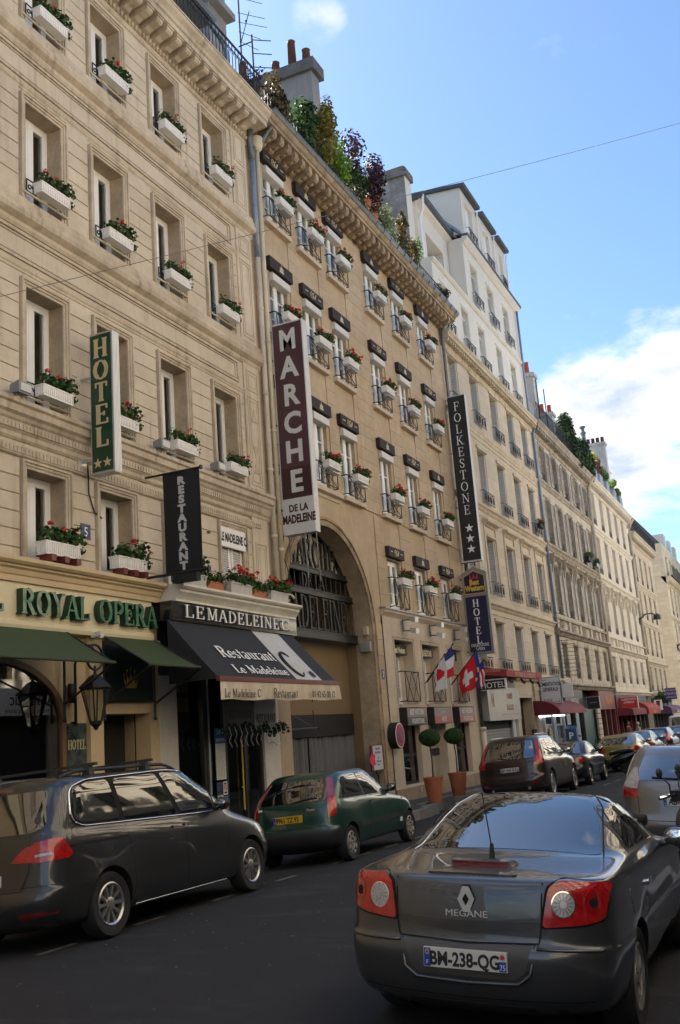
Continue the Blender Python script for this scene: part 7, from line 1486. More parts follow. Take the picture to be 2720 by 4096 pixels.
# parking meter and two people outside the grocer
t = thing('parking_meter', 'blue and grey parking meter with a white P on the left pavement', 'parking meter', (.75, 46.9, pv(47))); z = pv(47); b = MB(); b.box(.55, .95, 46.75, 47.05, z, z + 1.1); b.build('post', M['gut'], t); b = MB(); b.box(.5, 1.0, 46.7, 47.1, z + 1.1, z + 1.65); b.prism([(46.7, z + 1.65), (47.1, z + 1.65), (47.1, z + 1.78)], 'x', .5, 1.0); b.build('head', mat('meter_blue', (.03, .10, .22), .4), t); text('lettering', 'P', (.75, 46.69, z + 1.2), UX, UZ, .3, M['white'], t, depth=.003, bold=.01)
def figure(label, x, y, h, shirt, trousers, skin, hair, face=0.0, arm=0.15):
    z0 = pv(y) + .02; t = thing('person', label, 'person', (x, y, z0)); k = h / 1.75
    J = {'pel': (0, 0, .95), 'che': (0, .01, 1.28), 'nek': (0, 0, 1.48), 'hed': (0, -.02, 1.62), 'top': (0, -.01, 1.70)}
    V = [(0, 0, .95), (0, .01, 1.15), (0, .01, 1.34), (0, 0, 1.47), (0, -.01, 1.55)]; R = [.15, .14, .17, .07, .06]; E = [(0, 1), (1, 2), (2, 3), (3, 4)]
    for s in (-1, 1):
        o = len(V); V += [(.19 * s, .01, 1.40), (.25 * s, -.02 - arm * .3, 1.12), (.24 * s, -.10 - arm, .90), (.24 * s, -.14 - arm, .80)]; R += [.062, .048, .036, .04]; E += [(2, o), (o, o + 1), (o + 1, o + 2), (o + 2, o + 3)]
        o = len(V); V += [(.10 * s, 0, .88), (.11 * s, -.02 * s, .48), (.11 * s, .02 * s, .08), (.12 * s, -.12, .03)]; R += [.10, .07, .05, .045]; E += [(0, o), (o, o + 1), (o + 1, o + 2), (o + 2, o + 3)]
    me = bpy.data.meshes.new('body'); me.from_pydata([(a * k, b_ * k, c * k) for a, b_, c in V], E, []); o = bpy.data.objects.new('body', me); COL.objects.link(o)
    sm = o.modifiers.new('skin', 'SKIN'); [setattr(v, 'radius', (r * k, r * k)) for v, r in zip(me.skin_vertices[0].data, R)]; me.skin_vertices[0].data[0].use_root = True; o.modifiers.new('sub', 'SUBSURF').levels = 1
    dg = bpy.context.evaluated_depsgraph_get(); me2 = bpy.data.meshes.new_from_object(o.evaluated_get(dg)); bpy.data.objects.remove(o)
    for q in (shirt, trousers, skin): me2.materials.append(q)
    for p in me2.polygons: p.material_index = 2 if (p.center.z > 1.43 * k or (abs(p.center.x) > .2 * k and p.center.z < .93 * k and p.center.z > .6)) else (0 if p.center.z > .93 * k else 1)
    me2.polygons.foreach_set('use_smooth', [True] * len(me2.polygons)); q = bpy.data.objects.new('body', me2); COL.objects.link(q); q.parent = t
    b = MB(); b.sph((0, -.01 * k, 1.64 * k), (.078 * k, .095 * k, .115 * k), 14, 10); b.sph((0, -.105 * k, 1.625 * k), (.014 * k, .022 * k, .022 * k), 6, 5)
    for s in (-1, 1): b.sph((.078 * s * k, 0, 1.635 * k), (.012 * k, .02 * k, .03 * k), 6, 5)
    q = b.build('head', skin, t, 'all'); q.matrix_parent_inverse = Matrix.Identity(4)
    b = MB(); [b.sph((s * .03 * k, -.096 * k, 1.655 * k), .011 * k, 6, 4) for s in (-1, 1)]; b.box(-.025 * k, .025 * k, -.1 * k, -.094 * k, 1.582 * k, 1.59 * k); q = b.build('eyes_and_mouth', M['ink'], t); q.matrix_parent_inverse = Matrix.Identity(4)
    b = MB(); b.sph((0, .015 * k, 1.675 * k), (.086 * k, .098 * k, .098 * k), 12, 8); q = b.build('hair', hair, t, 'all'); q.matrix_parent_inverse = Matrix.Identity(4)
    t.rotation_euler = (0, 0, face); return t
figure('person in a dark red jacket with black hair standing outside the red shops', 1.0, 61.5, 1.80, mat('dark_red_jacket', (.09, .012, .016), .8), M['matb'], mat('brown_skin', (.20, .10, .06), .6), M['matb'], 1.2)
figure('person with white hair in a pale shirt standing beside the red jacket', 1.15, 64.2, 1.70, mat('pale_shirt', (.42, .44, .47), .8), M['navy'], mat('fair_skin', (.42, .25, .18), .6), mat('white_hair', (.55, .54, .52), .8), -1.0)
# ================================================================== roof gardens
def plant(name, label, cat, c, r, n, size, cols, pot=None, stem=True, group=None, tr=.35, shape=None, seed=0, shell=.15):
    t = thing(name, label, cat, (c[0], c[1], c[2] - r[2]), group); rg_ = random.Random(seed + int(c[1] * 10)); b = MB(); key = 'leaf_%s_%d' % (name, seed)
    for k in range(7):
        o = Vector((rg_.uniform(-.6, .6) * r[0], rg_.uniform(-.6, .6) * r[1], rg_.uniform(-.55, .7) * r[2])); q = rg_.uniform(.35, .6)
        leaves(b, Vector(c) + o, (r[0] * q, r[1] * q, r[2] * q), n // 7, size, rg_, shape, shell=shell)
    b.build('crown', leafmat(key, cols, tr), t)
    if stem:
        b = MB(); z0 = c[2] - r[2] - .25
        for k in range(4): b.tube([(c[0], c[1] + .05 * k, z0), (c[0] + rg_.uniform(-.5, .5) * r[0], c[1] + rg_.uniform(-.5, .5) * r[1], c[2] + rg_.uniform(0, .5) * r[2])], [.025, .01], 5)
        b.build('trunk', mat('bark', (.07, .05, .035), .9), t)
    if pot: z0 = c[2] - r[2] - .3; b = MB(); b.lathe([(.16, z0), (.24, z0 + .4), (.26, z0 + .42), (.2, z0 + .40)], (c[0], c[1], 0), n=12); b.build('pot', pot, t)
    return t
GR = 'plants of the roof garden above the arch hotel'
olive = [(.06, .075, .02), (.10, .11, .03), (.16, .15, .05), (.05, .05, .02)]
plant('shrub', 'brown and olive shrub at the start of the roof garden, against the iron railing', 'shrub', (.15, 21.6, 18.95), (.45, .75, 1.0), 1500, .05, [(.07, .05, .02), (.12, .09, .04), (.05, .06, .02), (.16, .10, .06)], M['terra'], group=GR, seed=1)
plant('bamboo', 'dark green feathery bamboo in front of the tall chimney', 'shrub', (.15, 23.45, 19.2), (.55, .85, 1.25), 1700, .06, [(.025, .06, .02), (.05, .10, .03), (.08, .13, .04)], M['terra'], group=GR, seed=2)
plant('shrub', 'yellow green bush with golden leaves below the tall chimney', 'shrub', (.2, 24.5, 19.2), (.5, .7, 1.35), 1900, .05, [(.17, .19, .03), (.28, .25, .04), (.22, .14, .04), (.08, .12, .03)], M['terra'], group=GR, seed=3)
plant('shrub', 'bright lime green bush right of the golden one', 'shrub', (.25, 25.6, 19.2), (.55, .9, 1.1), 1900, .05, [(.16, .30, .03), (.22, .36, .05), (.10, .20, .03)], M['terra'], group=GR, seed=4)
plant('maple', 'dark purple Japanese maple spreading over the gutter', 'small tree', (.3, 27.3, 19.7), (.75, 1.2, 1.2), 2600, .05, [(.035, .014, .026), (.055, .022, .038), (.028, .014, .022), (.09, .03, .03)], M['terra'], group=GR, seed=5, tr=.15)
plant('shrub', 'low dark green shrub under the purple maple', 'shrub', (.35, 26.6, 18.6), (.45, 1.2, .8), 900, .045, [(.02, .05, .015), (.04, .08, .02)], M['terra'], group=GR, seed=6)
plant('shrub', 'rust red bush at the right side of the maple', 'shrub', (.2, 28.1, 19.3), (.5, .6, .9), 800, .045, [(.20, .05, .03), (.12, .035, .025), (.08, .03, .02)], M['terra'], group=GR, seed=7)
plant('olive_tree', 'silvery green olive bush before the peeling chimney', 'small tree', (.2, 29.3, 19.1), (.6, 1.2, 1.25), 2100, .042, [(.16, .19, .10), (.24, .27, .16), (.10, .13, .06), (.28, .30, .20)], M['terra'], group=GR, seed=8)
cone = lambda cz, h, r0, cx_, cy_: (lambda p: math.hypot(p.x - cx_, p.y - cy_) < r0 * max(0, (cz + h - p.z) / (2 * h)) + .05)
plant('conifer', 'tall conifer brown below and green at the tip, by the white building', 'conifer', (.25, 30.9, 19.0), (.5, .6, 1.3), 2200, .035, [(.09, .05, .03), (.13, .06, .035), (.06, .075, .02), (.12, .13, .03)], M['terra'], group=GR, seed=9, shape=cone(19.0, 1.3, .75, .25, 30.9))
plant('conifer', 'small orange tipped conifer at the end of the roof garden', 'conifer', (.3, 31.9, 18.8), (.32, .32, .9), 1000, .03, [(.20, .09, .03), (.10, .10, .025), (.05, .07, .02)], M['terra'], group=GR, seed=10, shape=cone(18.8, .9, .45, .3, 31.9))
plant('climber', 'thin pale climbing plant before the white dormer', 'climber', (.1, 33.0, 19.0), (.25, .4, 1.0), 380, .04, [(.12, .2, .06), (.2, .3, .1)], None, group=GR, seed=11)
plant('shrub', 'grey green trailing shrub hanging over the gutter end', 'shrub', (.45, 34.6, 18.1), (.4, .9, .35), 800, .035, [(.06, .075, .05), (.11, .12, .09), (.04, .05, .035)], None, group=GR, seed=12)
plant('climber', 'wispy dry twigs on the corner railing above the drainpipes', 'climber', (.3, 20.2, 18.6), (.3, .4, .6), 240, .03, [(.05, .05, .035), (.09, .08, .06)], None, seed=13)
t = thing('ivy', 'mass of dark ivy spilling over the roof edge of the shuttered building', 'ivy', (.2, 60, 17.2)); b = MB(); rg_ = random.Random(3)
for i in range(16): y = 56.7 + i * .5; leaves(b, (.30, y, 18.0 + .35 * math.sin(i * .7) + (0.5 if i < 4 else 0)), (.45, .6, .95), 420, .085, rg_)
b.build('foliage', leafmat('ivy_leaf', [(.015, .035, .012), (.03, .06, .02), (.05, .08, .03)], .2), t); b = MB(); b.box(.0, .2, 56.4, 64.5, 17.1, 18.2); b.build('screen', mat('dark_screen', (.02, .03, .02), .9), t)
for i, (y, cols, lab) in enumerate(((65.2, [(.2, .25, .03), (.35, .33, .03)], 'yellow flowering shrub in a zinc planter'), (67.3, [(.14, .08, .05), (.2, .12, .08)], 'brown dried shrub in a zinc planter'), (69.8, [(.05, .1, .03), (.09, .16, .04)], 'dark green shrub in a zinc planter'), (72.6, [(.14, .22, .05), (.2, .3, .07)], 'bright green shrub in a zinc planter'), (75.4, [(.06, .12, .03), (.16, .17, .05)], 'mixed green shrub in the last zinc planter'))):
    t = plant('shrub', lab + ' on the pale building roof', 'shrub', (.2, y, 18.35), (.45, .95, .65), 900, .075, cols, None, group='planters on the pale building roof', seed=20 + i); b = MB(); b.box(-.1, .5, y - .6, y + .6, 17.15, 17.85); b.build('planter', M['zinc'], t)
for i, y in enumerate((81.4, 84.0, 86.6)): plant('shrub', 'green plant on the ledge above the violet awning, %s of three' % ('first', 'second', 'third')[i], 'shrub', (.4, y, 3.0), (.4, .9, .45), 500, .08, [(.03, .07, .02), (.06, .11, .03)], None, group='plants above the violet awning', seed=40 + i)
flower_box('flower_box', 'small dark box with red geraniums at the end railing of the limestone building', None, (.12, 47.6, 11.15), 3, trough(.74, .2, .185, M['matb'], False), scale=1.0)
flower_box('flower_box', 'dark trough with a tall plant on the shuttered building, left', 'dark troughs of the shuttered building', (.1, 59.4, 11.0), 1, trough(.74, .2, .185, M['matb'], False), scale=1.3, flowers=False); flower_box('flower_box', 'empty looking green trough on the shuttered building, right', 'dark troughs of the shuttered building', (.1, 62.0, 10.95), 2, trough(.74, .2, .185, M['sign_g'], False), scale=1.2, flowers=False)
# aerials and the wire over the street
for lab, x, y, z0, z1 in (('rusty television mast with several aerials behind the corner railing', -.45, 20.95, 18, 22.6), ('thin black aerial with short rods at the corner of the railing', .44, 19.9, 17.6, 19.7)):
    t = thing('aerial', lab, 'aerial', (x, y, z0)); b = MB(); b.tube([(x, y, z0), (x, y, z1)], .022, 6); b.build('mast', mat('rusty_iron', (.10, .05, .035), .8, var=.5, vscale=8), t)
    b = MB()
    if z1 > 21:
        for zz_, l_ in ((22.0, .5), (21.5, .55), (21.2, .6), (20.9, .4), (20.6, .3)): b.tube([(x - .05, y, zz_), (x + l_, y + .45, zz_ - .12)], .008, 4)
        b.tube([(x, y, 20.5), (x + .25, y + .12, 21.5)], .012, 4); b.sph((x + .16, y + .08, 21.2), .035, 6, 5)
    else:
        for zz_ in (19.55, 19.15, 18.75, 18.2, 17.8): b.tube([(x, y, zz_), (x + .42, y + .25, zz_ - .03)], .012, 4)
        b.tube([(x - .4, y, 19.5), (x + .02, y, 19.5)], .016, 4)
    b.build('rods', M['iron'], t)
t = thing('wire', 'thin wire strung high across the street in front of the facades', 'wire', (.25, 11.1, 9.1)); b = MB(); p0, p1 = Vector((.02, 11.0, 8.95)), Vector((13.5, 29.9, 19.55)); b.tube([p0.lerp(p1, i / 24) + Vector((0, 0, -.10 * math.sin(PI * i / 24))) for i in range(25)], .0065, 5); b.build('strand', M['gut'], t)
# ================================================================== across the street (seen only in glass and paint)
for lab, y0, y1, wm, zt in (('pale sunlit row of flats across the street, nearest the camera', -26, 14, M['s5'], 18.5), ('cream row of flats across the street with a white shop sign', 14.1, 44, M['s3'], 17.5), ('white rendered row of flats across the street, far end', 44.1, 110, M['white_r'], 19)):
    t = thing('opposite_building', lab, 'building', (14, (y0 + y1) / 2, 0)); holes = []; y = y0 + 1.0
    while y < y1 - 2: holes += [(y, y + 1.15, s, s + 2.05) for s in (4.6, 7.8, 11.0, 14.2)]; y += 2.55
    mb = MB(); wall_mesh(mb, 0, y0, y1, 3.6, zt, holes, .3); mb.m(2).box(-10, -.5, y0, y1, -.8, zt); mb.box(-.45, -.1, y0, y1, -.8, 3.6).m(0)
    y = y0 + .5
    while y < y1 - 1: mb.m(1).box(-.2, .02, y, y + .5, -.8, 3.6); y += 3.4
    for z in (3.6, 7.3, 10.5, 13.7, zt - .6): mb.m(1).box(-.01, .16 if z < zt - 1 else .5, y0, y1, z, z + .2)
    o = mb.build('wall', [wm, M['s3t'], M['core']], None); o.parent = t; o.matrix_parent_inverse = t.matrix_world.inverted(); o.matrix_parent_inverse = Matrix.Translation(-Vector(t.location)); o.scale = (-1, 1, 1); o.location = (13.5, 0, 0)
    mb = MB(); [mb.quad((-.22, q[0], q[2]), (-.22, q[1], q[2]), (-.22, q[1], q[3]), (-.22, q[0], q[3])) for q in holes]; p = mb.build('panes', M['shop'], None); p.parent = t; p.matrix_parent_inverse = Matrix.Translation(-Vector(t.location)); p.scale = (-1, 1, 1); p.location = (13.5, 0, 0); tag(p, kind='stuff')
t = thing('clinic_sign', 'white shop sign lettered Aesthetic across the street, seen reflected in the arched window', 'sign', (13.3, 27.3, 3.8)); b = MB(); b.box(13.30, 13.36, 25.4, 28.9, 3.38, 4.28); b.build('board', mat('white_board', (.8, .8, .8), .5), t); text('lettering', 'Aesthetic', (13.298, 27.2, 3.72), (0, -1, 0), UZ, .42, M['ink'], t, depth=.003, bold=.01); text('lettering', 'de Detente Contemporaine', (13.298, 27.2, 3.47), (0, -1, 0), UZ, .17, M['ink'], t, depth=.003)
# the row goes on behind the camera side
t = thing('plain_building', 'plain cream building continuing the left row out of view', 'building', (0, -8, 0)); mb = MB(); holes = []; y = -24.0
while y < .5: holes += [(y, y + 1.1, s, s + 2) for s in (5, 8, 11.3, 14.6)]; y += 2.4
wall_mesh(mb, 0, -26, 1.98, -.5, 17.4, holes, .3); core(mb, -.5, -26, 1.98, -.5, 17.4); mb.build('wall', [M['s1'], M['rev'], M['core']], t)

# fronts, doors and shop windows are parts of the building they belong to
def adopt(o, b):
    o.parent = b; o.matrix_parent_inverse = Matrix.Translation(-Vector(b.location))
    for k in ('label', 'category', 'group'):
        if k in o: del o[k]
for nm, b in (('bay_window', B1), ('hotel_door', B1), ('restaurant_window', B1), ('restaurant_front', B1), ('house_door', B3), ('grey_shop_front', B3), ('grocer_front', B3), ('shop_front', B4), ('green_door', B4), ('shop_front.001', B4), ('shop_front.002', B5), ('shop_front.003', B5), ('shop_front.004', B6)): adopt(bpy.data.objects[nm], b)
# ================================================================== vehicles
def paint(name, col, metal=.55, rough=.32): return mat(name, col, rough, metal=metal, coat=1.0, cr=.015, spec=.5)
P_ = {'van': paint('grey_metallic', (.036, .038, .042)), 'cc': paint('warm_grey_metallic', (.064, .067, .072)), 'punto': paint('dark_green_paint', (.008, .05, .036), .3), 'xc': paint('brown_metallic', (.040, .025, .019)), 'dark': paint('charcoal_paint', (.03, .03, .033)), 'gold': paint('olive_gold_metallic', (.26, .21, .045)), 'blue': paint('slate_blue_paint', (.07, .085, .11)), 'black': paint('black_paint', (.012, .012, .016)), 'jazz': paint('silver_metallic', (.17, .165, .16)), 'white': paint('white_van_paint', (.55, .56, .58), .1)}
CG = mat('car_glass', (.010, .013, .014), .02, spec=.8, ior=1.9); CGB = mat('tinted_rear_glass', (.006, .008, .011), .015, spec=1.0, ior=2.1)
RUB = mat('tyre_rubber', (.014, .014, .015), .85, bump=.2, bscale=80); PLA = mat('dark_plastic', (.022, .022, .024), .6, bump=.1, bscale=200); SEAM = mat('panel_gap', (.004, .004, .004), .9)
CHB = mat('bright_badge', (.68, .69, .70), .25, metal=.35); CHR = mat('chrome', (.75, .76, .78), .08, metal=1.0); RIM = mat('alloy', (.50, .50, .50), .28, metal=.85, var=.15, vscale=9); RIMD = mat('brake_dark', (.02, .02, .02), .7)
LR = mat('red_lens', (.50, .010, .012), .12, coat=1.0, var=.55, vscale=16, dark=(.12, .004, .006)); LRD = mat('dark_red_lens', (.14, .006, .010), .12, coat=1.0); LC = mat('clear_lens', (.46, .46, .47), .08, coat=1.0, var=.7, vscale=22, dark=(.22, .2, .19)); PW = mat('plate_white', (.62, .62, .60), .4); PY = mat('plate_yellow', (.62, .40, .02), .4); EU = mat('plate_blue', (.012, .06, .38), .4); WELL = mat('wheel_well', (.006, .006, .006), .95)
def outline(y0, y1, w, dr, df, p, NR=8, NS=14):
    pts = []
    for k in range(NR + 1): a = PI / 2 * k / NR; pts.append((w * math.sin(a) ** (2 / p), y0 + dr * (1 - math.cos(a) ** (2 / p) if k < NR else 1)))
    ya, yb = y0 + dr, y1 - df
    for k in range(1, NS): pts.append((w, ya + (yb - ya) * k / NS))
    for k in range(NR + 1): a = PI / 2 * (1 - k / NR); pts.append((w * math.sin(a) ** (2 / p) if k < NR else 0, y1 - df * (1 - math.cos(a) ** (2 / p) if k else 1)))
    return pts
def body_mesh(rows, L, bow=.02, flares=(), lvl=1):
    v = []; f = []; n = None
    for zr, zf, y0, y1, w, dr, df, p in rows:
        pts = outline(y0, y1, w, dr, df, p); n = len(pts); ring = []
        for x, y in pts:
            t = y / L; z = zr + (zf - zr) * t; x *= 1 - bow * ((t - .5) * 2) ** 2
            for fy in flares:
                if z < .85: x += (.022 if x > w * .7 else 0) * math.exp(-((y - fy) / .40) ** 4)
            ring.append((x, y, z))
        full = ring + [(-a, b, c) for a, b, c in ring[-2:0:-1]]; v += full
    m_ = 2 * n - 2
    for i in range(len(rows) - 1): f += [(i * m_ + j, i * m_ + (j + 1) % m_, (i + 1) * m_ + (j + 1) % m_, (i + 1) * m_ + j) for j in range(m_)]
    for o, rev in ((0, True), ((len(rows) - 1) * m_, False)):
        for j in range(n - 1):
            a, b = o + j, o + j + 1; c, d = o + (m_ - j - 1) % m_, o + (m_ - j) % m_
            q = (a, b, c, d) if j not in (0, n - 2) else ((a, b, c) if j == 0 else (a, b, d))
            f.append(tuple(reversed(q)) if rev else q)
    return v, f
def rounded(poly, r, k=4):
    out = []; n = len(poly)
    for i in range(n):
        p = Vector(poly[i]); a = Vector(poly[i - 1]); b = Vector(poly[(i + 1) % n]); da, db = (a - p), (b - p); ra = min(r, da.length * .45); rb = min(r, db.length * .45); s = p + da.normalized() * ra; e = p + db.normalized() * rb
        for j in range(k + 1): t = j / k; out.append(tuple(s * (1 - t) ** 2 + p * 2 * t * (1 - t) + e * t ** 2))
    return out
class Car:
    def __init__(c, name, label, rows, L, pm, wheels, rad, group=None, cat='car', lvl=1, arch=1.13, bow=.02, lower=None, flare=True):
        c.t = thing(name, label, cat, (0, 0, 0), group); c.L = L; c.rad = rad; v, f = body_mesh(rows, L, bow, wheels if flare else ())
        me = bpy.data.meshes.new('body'); me.from_pydata(v, [], f); me.materials.append(pm); me.materials.append(WELL); me.materials.append(lower or pm)
        o = bpy.data.objects.new('body', me); COL.objects.link(o); s = o.modifiers.new('s', 'SUBSURF'); s.levels = lvl; s.render_levels = lvl
        dg = bpy.context.evaluated_depsgraph_get(); m2 = bpy.data.meshes.new_from_object(o.evaluated_get(dg)); c.bvh = BVHTree.FromPolygons([q.co.copy() for q in m2.vertices], [tuple(p.vertices) for p in m2.polygons])
        w = max(r[4] for r in rows); cu = MB(); c.w = w
        for y in wheels:
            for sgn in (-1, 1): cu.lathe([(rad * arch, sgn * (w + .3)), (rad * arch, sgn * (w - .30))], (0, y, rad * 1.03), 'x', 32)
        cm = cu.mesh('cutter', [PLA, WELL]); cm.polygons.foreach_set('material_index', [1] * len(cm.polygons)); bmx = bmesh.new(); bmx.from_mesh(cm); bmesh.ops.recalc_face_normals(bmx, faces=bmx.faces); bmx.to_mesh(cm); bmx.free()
        co = bpy.data.objects.new('cutter', cm); COL.objects.link(co); bl = o.modifiers.new('b', 'BOOLEAN'); bl.object = co; bl.operation = 'DIFFERENCE'; bl.solver = 'EXACT'; bl.material_mode = 'TRANSFER'
        dg = bpy.context.evaluated_depsgraph_get(); dg.update(); m3 = bpy.data.meshes.new_from_object(o.evaluated_get(dg)); bpy.data.objects.remove(o); bpy.data.objects.remove(co)
        names = [q.name for q in m3.materials]; wi = names.index(WELL.name)
        for p in m3.polygons:
            if p.material_index != wi: p.material_index = 2 if (lower and p.center.z < lower_z(c, p.center)) else 0
        m3.polygons.foreach_set('use_smooth', [True] * len(m3.polygons)); m3.set_sharp_from_angle(angle=math.radians(42)); c.body = put('body', m3, c.t)
    def hit(c, a, b, axis, s):
        if axis == 'd': k = math.sqrt(.5); o = Vector((s * (c.w - .25 + a * k), .25 + a * k, b)); d = Vector((-s * k, k, 0)); o = o - d * 3
        else: o, d = {'x': (Vector((3 * s, a, b)), Vector((-s, 0, 0))), 'y': (Vector((a, 8 if s > 0 else -3, b)), Vector((0, -s, 0))), 'z': (Vector((a, b, 4)), Vector((0, 0, -1)))}[axis]
        h = c.bvh.ray_cast(o, d)
        if h[0] is None: h = c.bvh.find_nearest(o + d * (3 - c.w * .9 if axis == 'x' else 3))
        n = h[1].normalized()
        if n.dot(d) > 0: n = -n
        return h[0], n
    def patch(c, name, axis, s, poly, m, off=.004, r=.03, cuts=7, mirror=False, parent=None):
        for sg in ((s, -s) if (mirror and axis in 'xd') else (s,)):
            for mx in ((1, -1) if (mirror and axis in 'yz') else (1,)):
                pl = rounded([(a * mx, b) for a, b in poly], r) if r else [(a * mx, b) for a, b in poly]
                bm = bmesh.new(); bm.faces.new([bm.verts.new((a, b, 0)) for a, b in pl])
                for ax in (0, 1):
                    lo = min(q[ax] for q in pl); hi = max(q[ax] for q in pl)
                    for k in range(1, cuts): n = Vector((1, 0, 0)) if ax == 0 else Vector((0, 1, 0)); bmesh.ops.bisect_plane(bm, geom=bm.verts[:] + bm.edges[:] + bm.faces[:], plane_co=n * (lo + (hi - lo) * k / cuts), plane_no=n)
                bd = [e for e in bm.edges if e.is_boundary]; back = {}
                hits = {q: c.hit(q.co.x, q.co.y, axis, sg) for q in bm.verts}
                ring = {q for e in bd for q in e.verts}
                for q in ring: back[q] = bm.verts.new(hits[q][0] - hits[q][1] * .008)
                for q, (p, n) in hits.items(): q.co = p + n * off
                for e in bd: a, b = e.verts; bm.faces.new((a, b, back[b], back[a]))
                bmesh.ops.recalc_face_normals(bm, faces=bm.faces); me = bpy.data.meshes.new(name); bm.to_mesh(me); bm.free(); me.materials.append(m); me.polygons.foreach_set('use_smooth', [True] * len(me.polygons)); me.set_sharp_from_angle(angle=math.radians(50))
                o = put(name, me, parent or c.t)
        return o
    def strip(c, name, axis, s, pts, m, width=.006, off=.0015, mirror=False, closed=False, thick=False):
        for sg in ((s, -s) if mirror and axis in 'xd' else (s,)):
            for mx in ((1, -1) if mirror and axis in 'yz' else (1,)):
                P2 = [Vector((a * mx, b)) for a, b in pts]
                if closed: P2.append(P2[0])
                Q = []
                for a, b in zip(P2, P2[1:]):
                    k = max(1, int((b - a).length / .08)); Q += [a.lerp(b, i / k) for i in range(k)]
                Q.append(P2[-1]); mb = MB()
                if thick: mb.tube([h[0] + h[1] * off for h in (c.hit(q.x, q.y, axis, sg) for q in Q)], width / 2, 6, closed=False)
                else:
                    vs = []
                    for i, q in enumerate(Q):
                        t = (Q[min(i + 1, len(Q) - 1)] - Q[max(i - 1, 0)]).normalized(); nn = Vector((-t.y, t.x)) * width / 2
                        for z in (nn, -nn): h = c.hit(q.x + z.x, q.y + z.y, axis, sg); vs.append(h[0] + h[1] * off)
                    mb.add(vs, [(2 * i, 2 * i + 1, 2 * i + 3, 2 * i + 2) for i in range(len(Q) - 1)])
                mb.build(name, m, c.t, 'all')
    def wheels(c, ys, spokes=10, cap=False, wd=.21):
        r = c.rad; ri = r * .66 if not cap else r * .64
        ty = MB(); ty.lathe([(ri, -.02), (ri + .02, -.005), (r * .93, -.0), (r * .985, -.03), (r, -.06), (r, -wd + .05), (r * .97, -wd + .01), (ri, -wd)], n=40, axis='x', cap=False); ty = ty.mesh('tyre', RUB, True)
        rm = MB(); rm.lathe([(ri + .002, -.012), (ri - .012, -.004), (ri - .03, -.02), (ri - .035, -wd)], n=40, axis='x', cap=False)
        if cap: rm.lathe([(ri - .02, -.03), (ri * .8, -.012), (ri * .45, -.008), (ri * .4, -.02), (ri * .12, -.014), (0, -.012)], n=36, axis='x', cap=False)
        else:
            for k in range(spokes):
                a = 2 * PI * k / spokes; wa = .042 if spokes > 7 else .06
                pts = []
                for rr, x, ww in ((.05, -.03, wa * .65), (ri - .02, -.022, wa * 1.25)):
                    for x_, w_ in ((x, ww * .8), (x - .035, ww)):
                        for sg in (-1, 1): ca, sa = math.cos(a), math.sin(a); pts.append((x_, rr * ca - sg * w_ / 2 * sa, rr * sa + sg * w_ / 2 * ca))
                rm.hexa([pts[i] for i in (2, 3, 7, 6, 0, 1, 5, 4)])
            rm.lathe([(.075, -.06), (.07, -.022), (.045, -.012), (0, -.012)], n=20, axis='x', cap=False)
        rm = rm.mesh('rim', RIM if not cap else mat('grey_hubcap', (.30, .30, .29), .5, metal=.3, var=.3, vscale=12), True)
        dk = MB(); dk.lathe([(0, -.075), (ri - .03, -.075)], n=30, axis='x', cap=False)
        if cap:
            for k in range(8): a = 2 * PI * k / 8; dk.sph((-.008, ri * .80 * math.cos(a), ri * .80 * math.sin(a)), (.012, .026, .026), 6, 4)
            for k in range(4): a = 2 * PI * k / 4; dk.sph((-.008, ri * .28 * math.cos(a), ri * .28 * math.sin(a)), (.010, .013, .013), 6, 4)
        else:
            for k in range(5): a = 2 * PI * k / 5; dk.sph((-.018, .05 * math.cos(a), .05 * math.sin(a)), (.008, .009, .009), 6, 4)
        dk = dk.mesh('wheel_dark', RIMD)
        for y in ys:
            for s in (-1, 1):
                o = put('wheel', ty, c.t); o.matrix_parent_inverse = Matrix.Identity(4); o.location = (s * (c.w - .015), y, r); o.rotation_euler = (0, 0, 0 if s > 0 else PI); put('rim', rm, o); put('brake', dk, o)
    def plate(c, txt, z, w=.52, h=.11, x=0.0, m=None, lift=.012, dep='75', tilt=0.0):
        m = m or PW; y = min(c.hit(x + q, z, 'y', -1)[0].y for q in (-w * .45, 0, w * .45)) - lift
        b = MB(); b.box(x - w / 2, x + w / 2, y - .004, y + .03, z - h / 2, z + h / 2); o = b.build('number_plate', m, c.t)
        b = MB(); b.box(x - w / 2 + .003, x - w / 2 + .045, y - .0055, y - .004, z - h / 2 + .003, z + h / 2 - .003)
        if m is PW: b.box(x + w / 2 - .048, x + w / 2 - .003, y - .0055, y - .004, z - h / 2 + .003, z + .004)
        b.build('blue_band', EU, o); text('characters', txt, (x - .002, y - .0045, z - h * .36), UX, UZ, h * .72, M['ink'], o, depth=.0015, sx=.80 if len(txt) > 8 else .74, bold=.0035)
        text('country', 'F', (x - w / 2 + .024, y - .0057, z - h * .36), UX, UZ, h * .22, M['white'], o, depth=.001)
        if m is PW and dep:
            text('country', dep, (x + w / 2 - .026, y - .0057, z - h * .40), UX, UZ, h * .30, M['white'], o, depth=.001, sx=.8); b = MB(); star(b, (x + w / 2 - .026, y - .0045, z + h * .26), Vector(UX), Vector(UZ), h * .19, .001, 8, .5); b.build('red_emblem', M['red'], o)
            b = MB()
            for k in range(12): a = PI * k / 6; b.box(x - w / 2 + .023 + .011 * math.cos(a), x - w / 2 + .026 + .011 * math.cos(a), y - .0062, y - .0055, z + h * .22 + .011 * math.sin(a), z + h * .22 + .0125 + .011 * math.sin(a))
            b.build('star_ring', M['gold'], o)
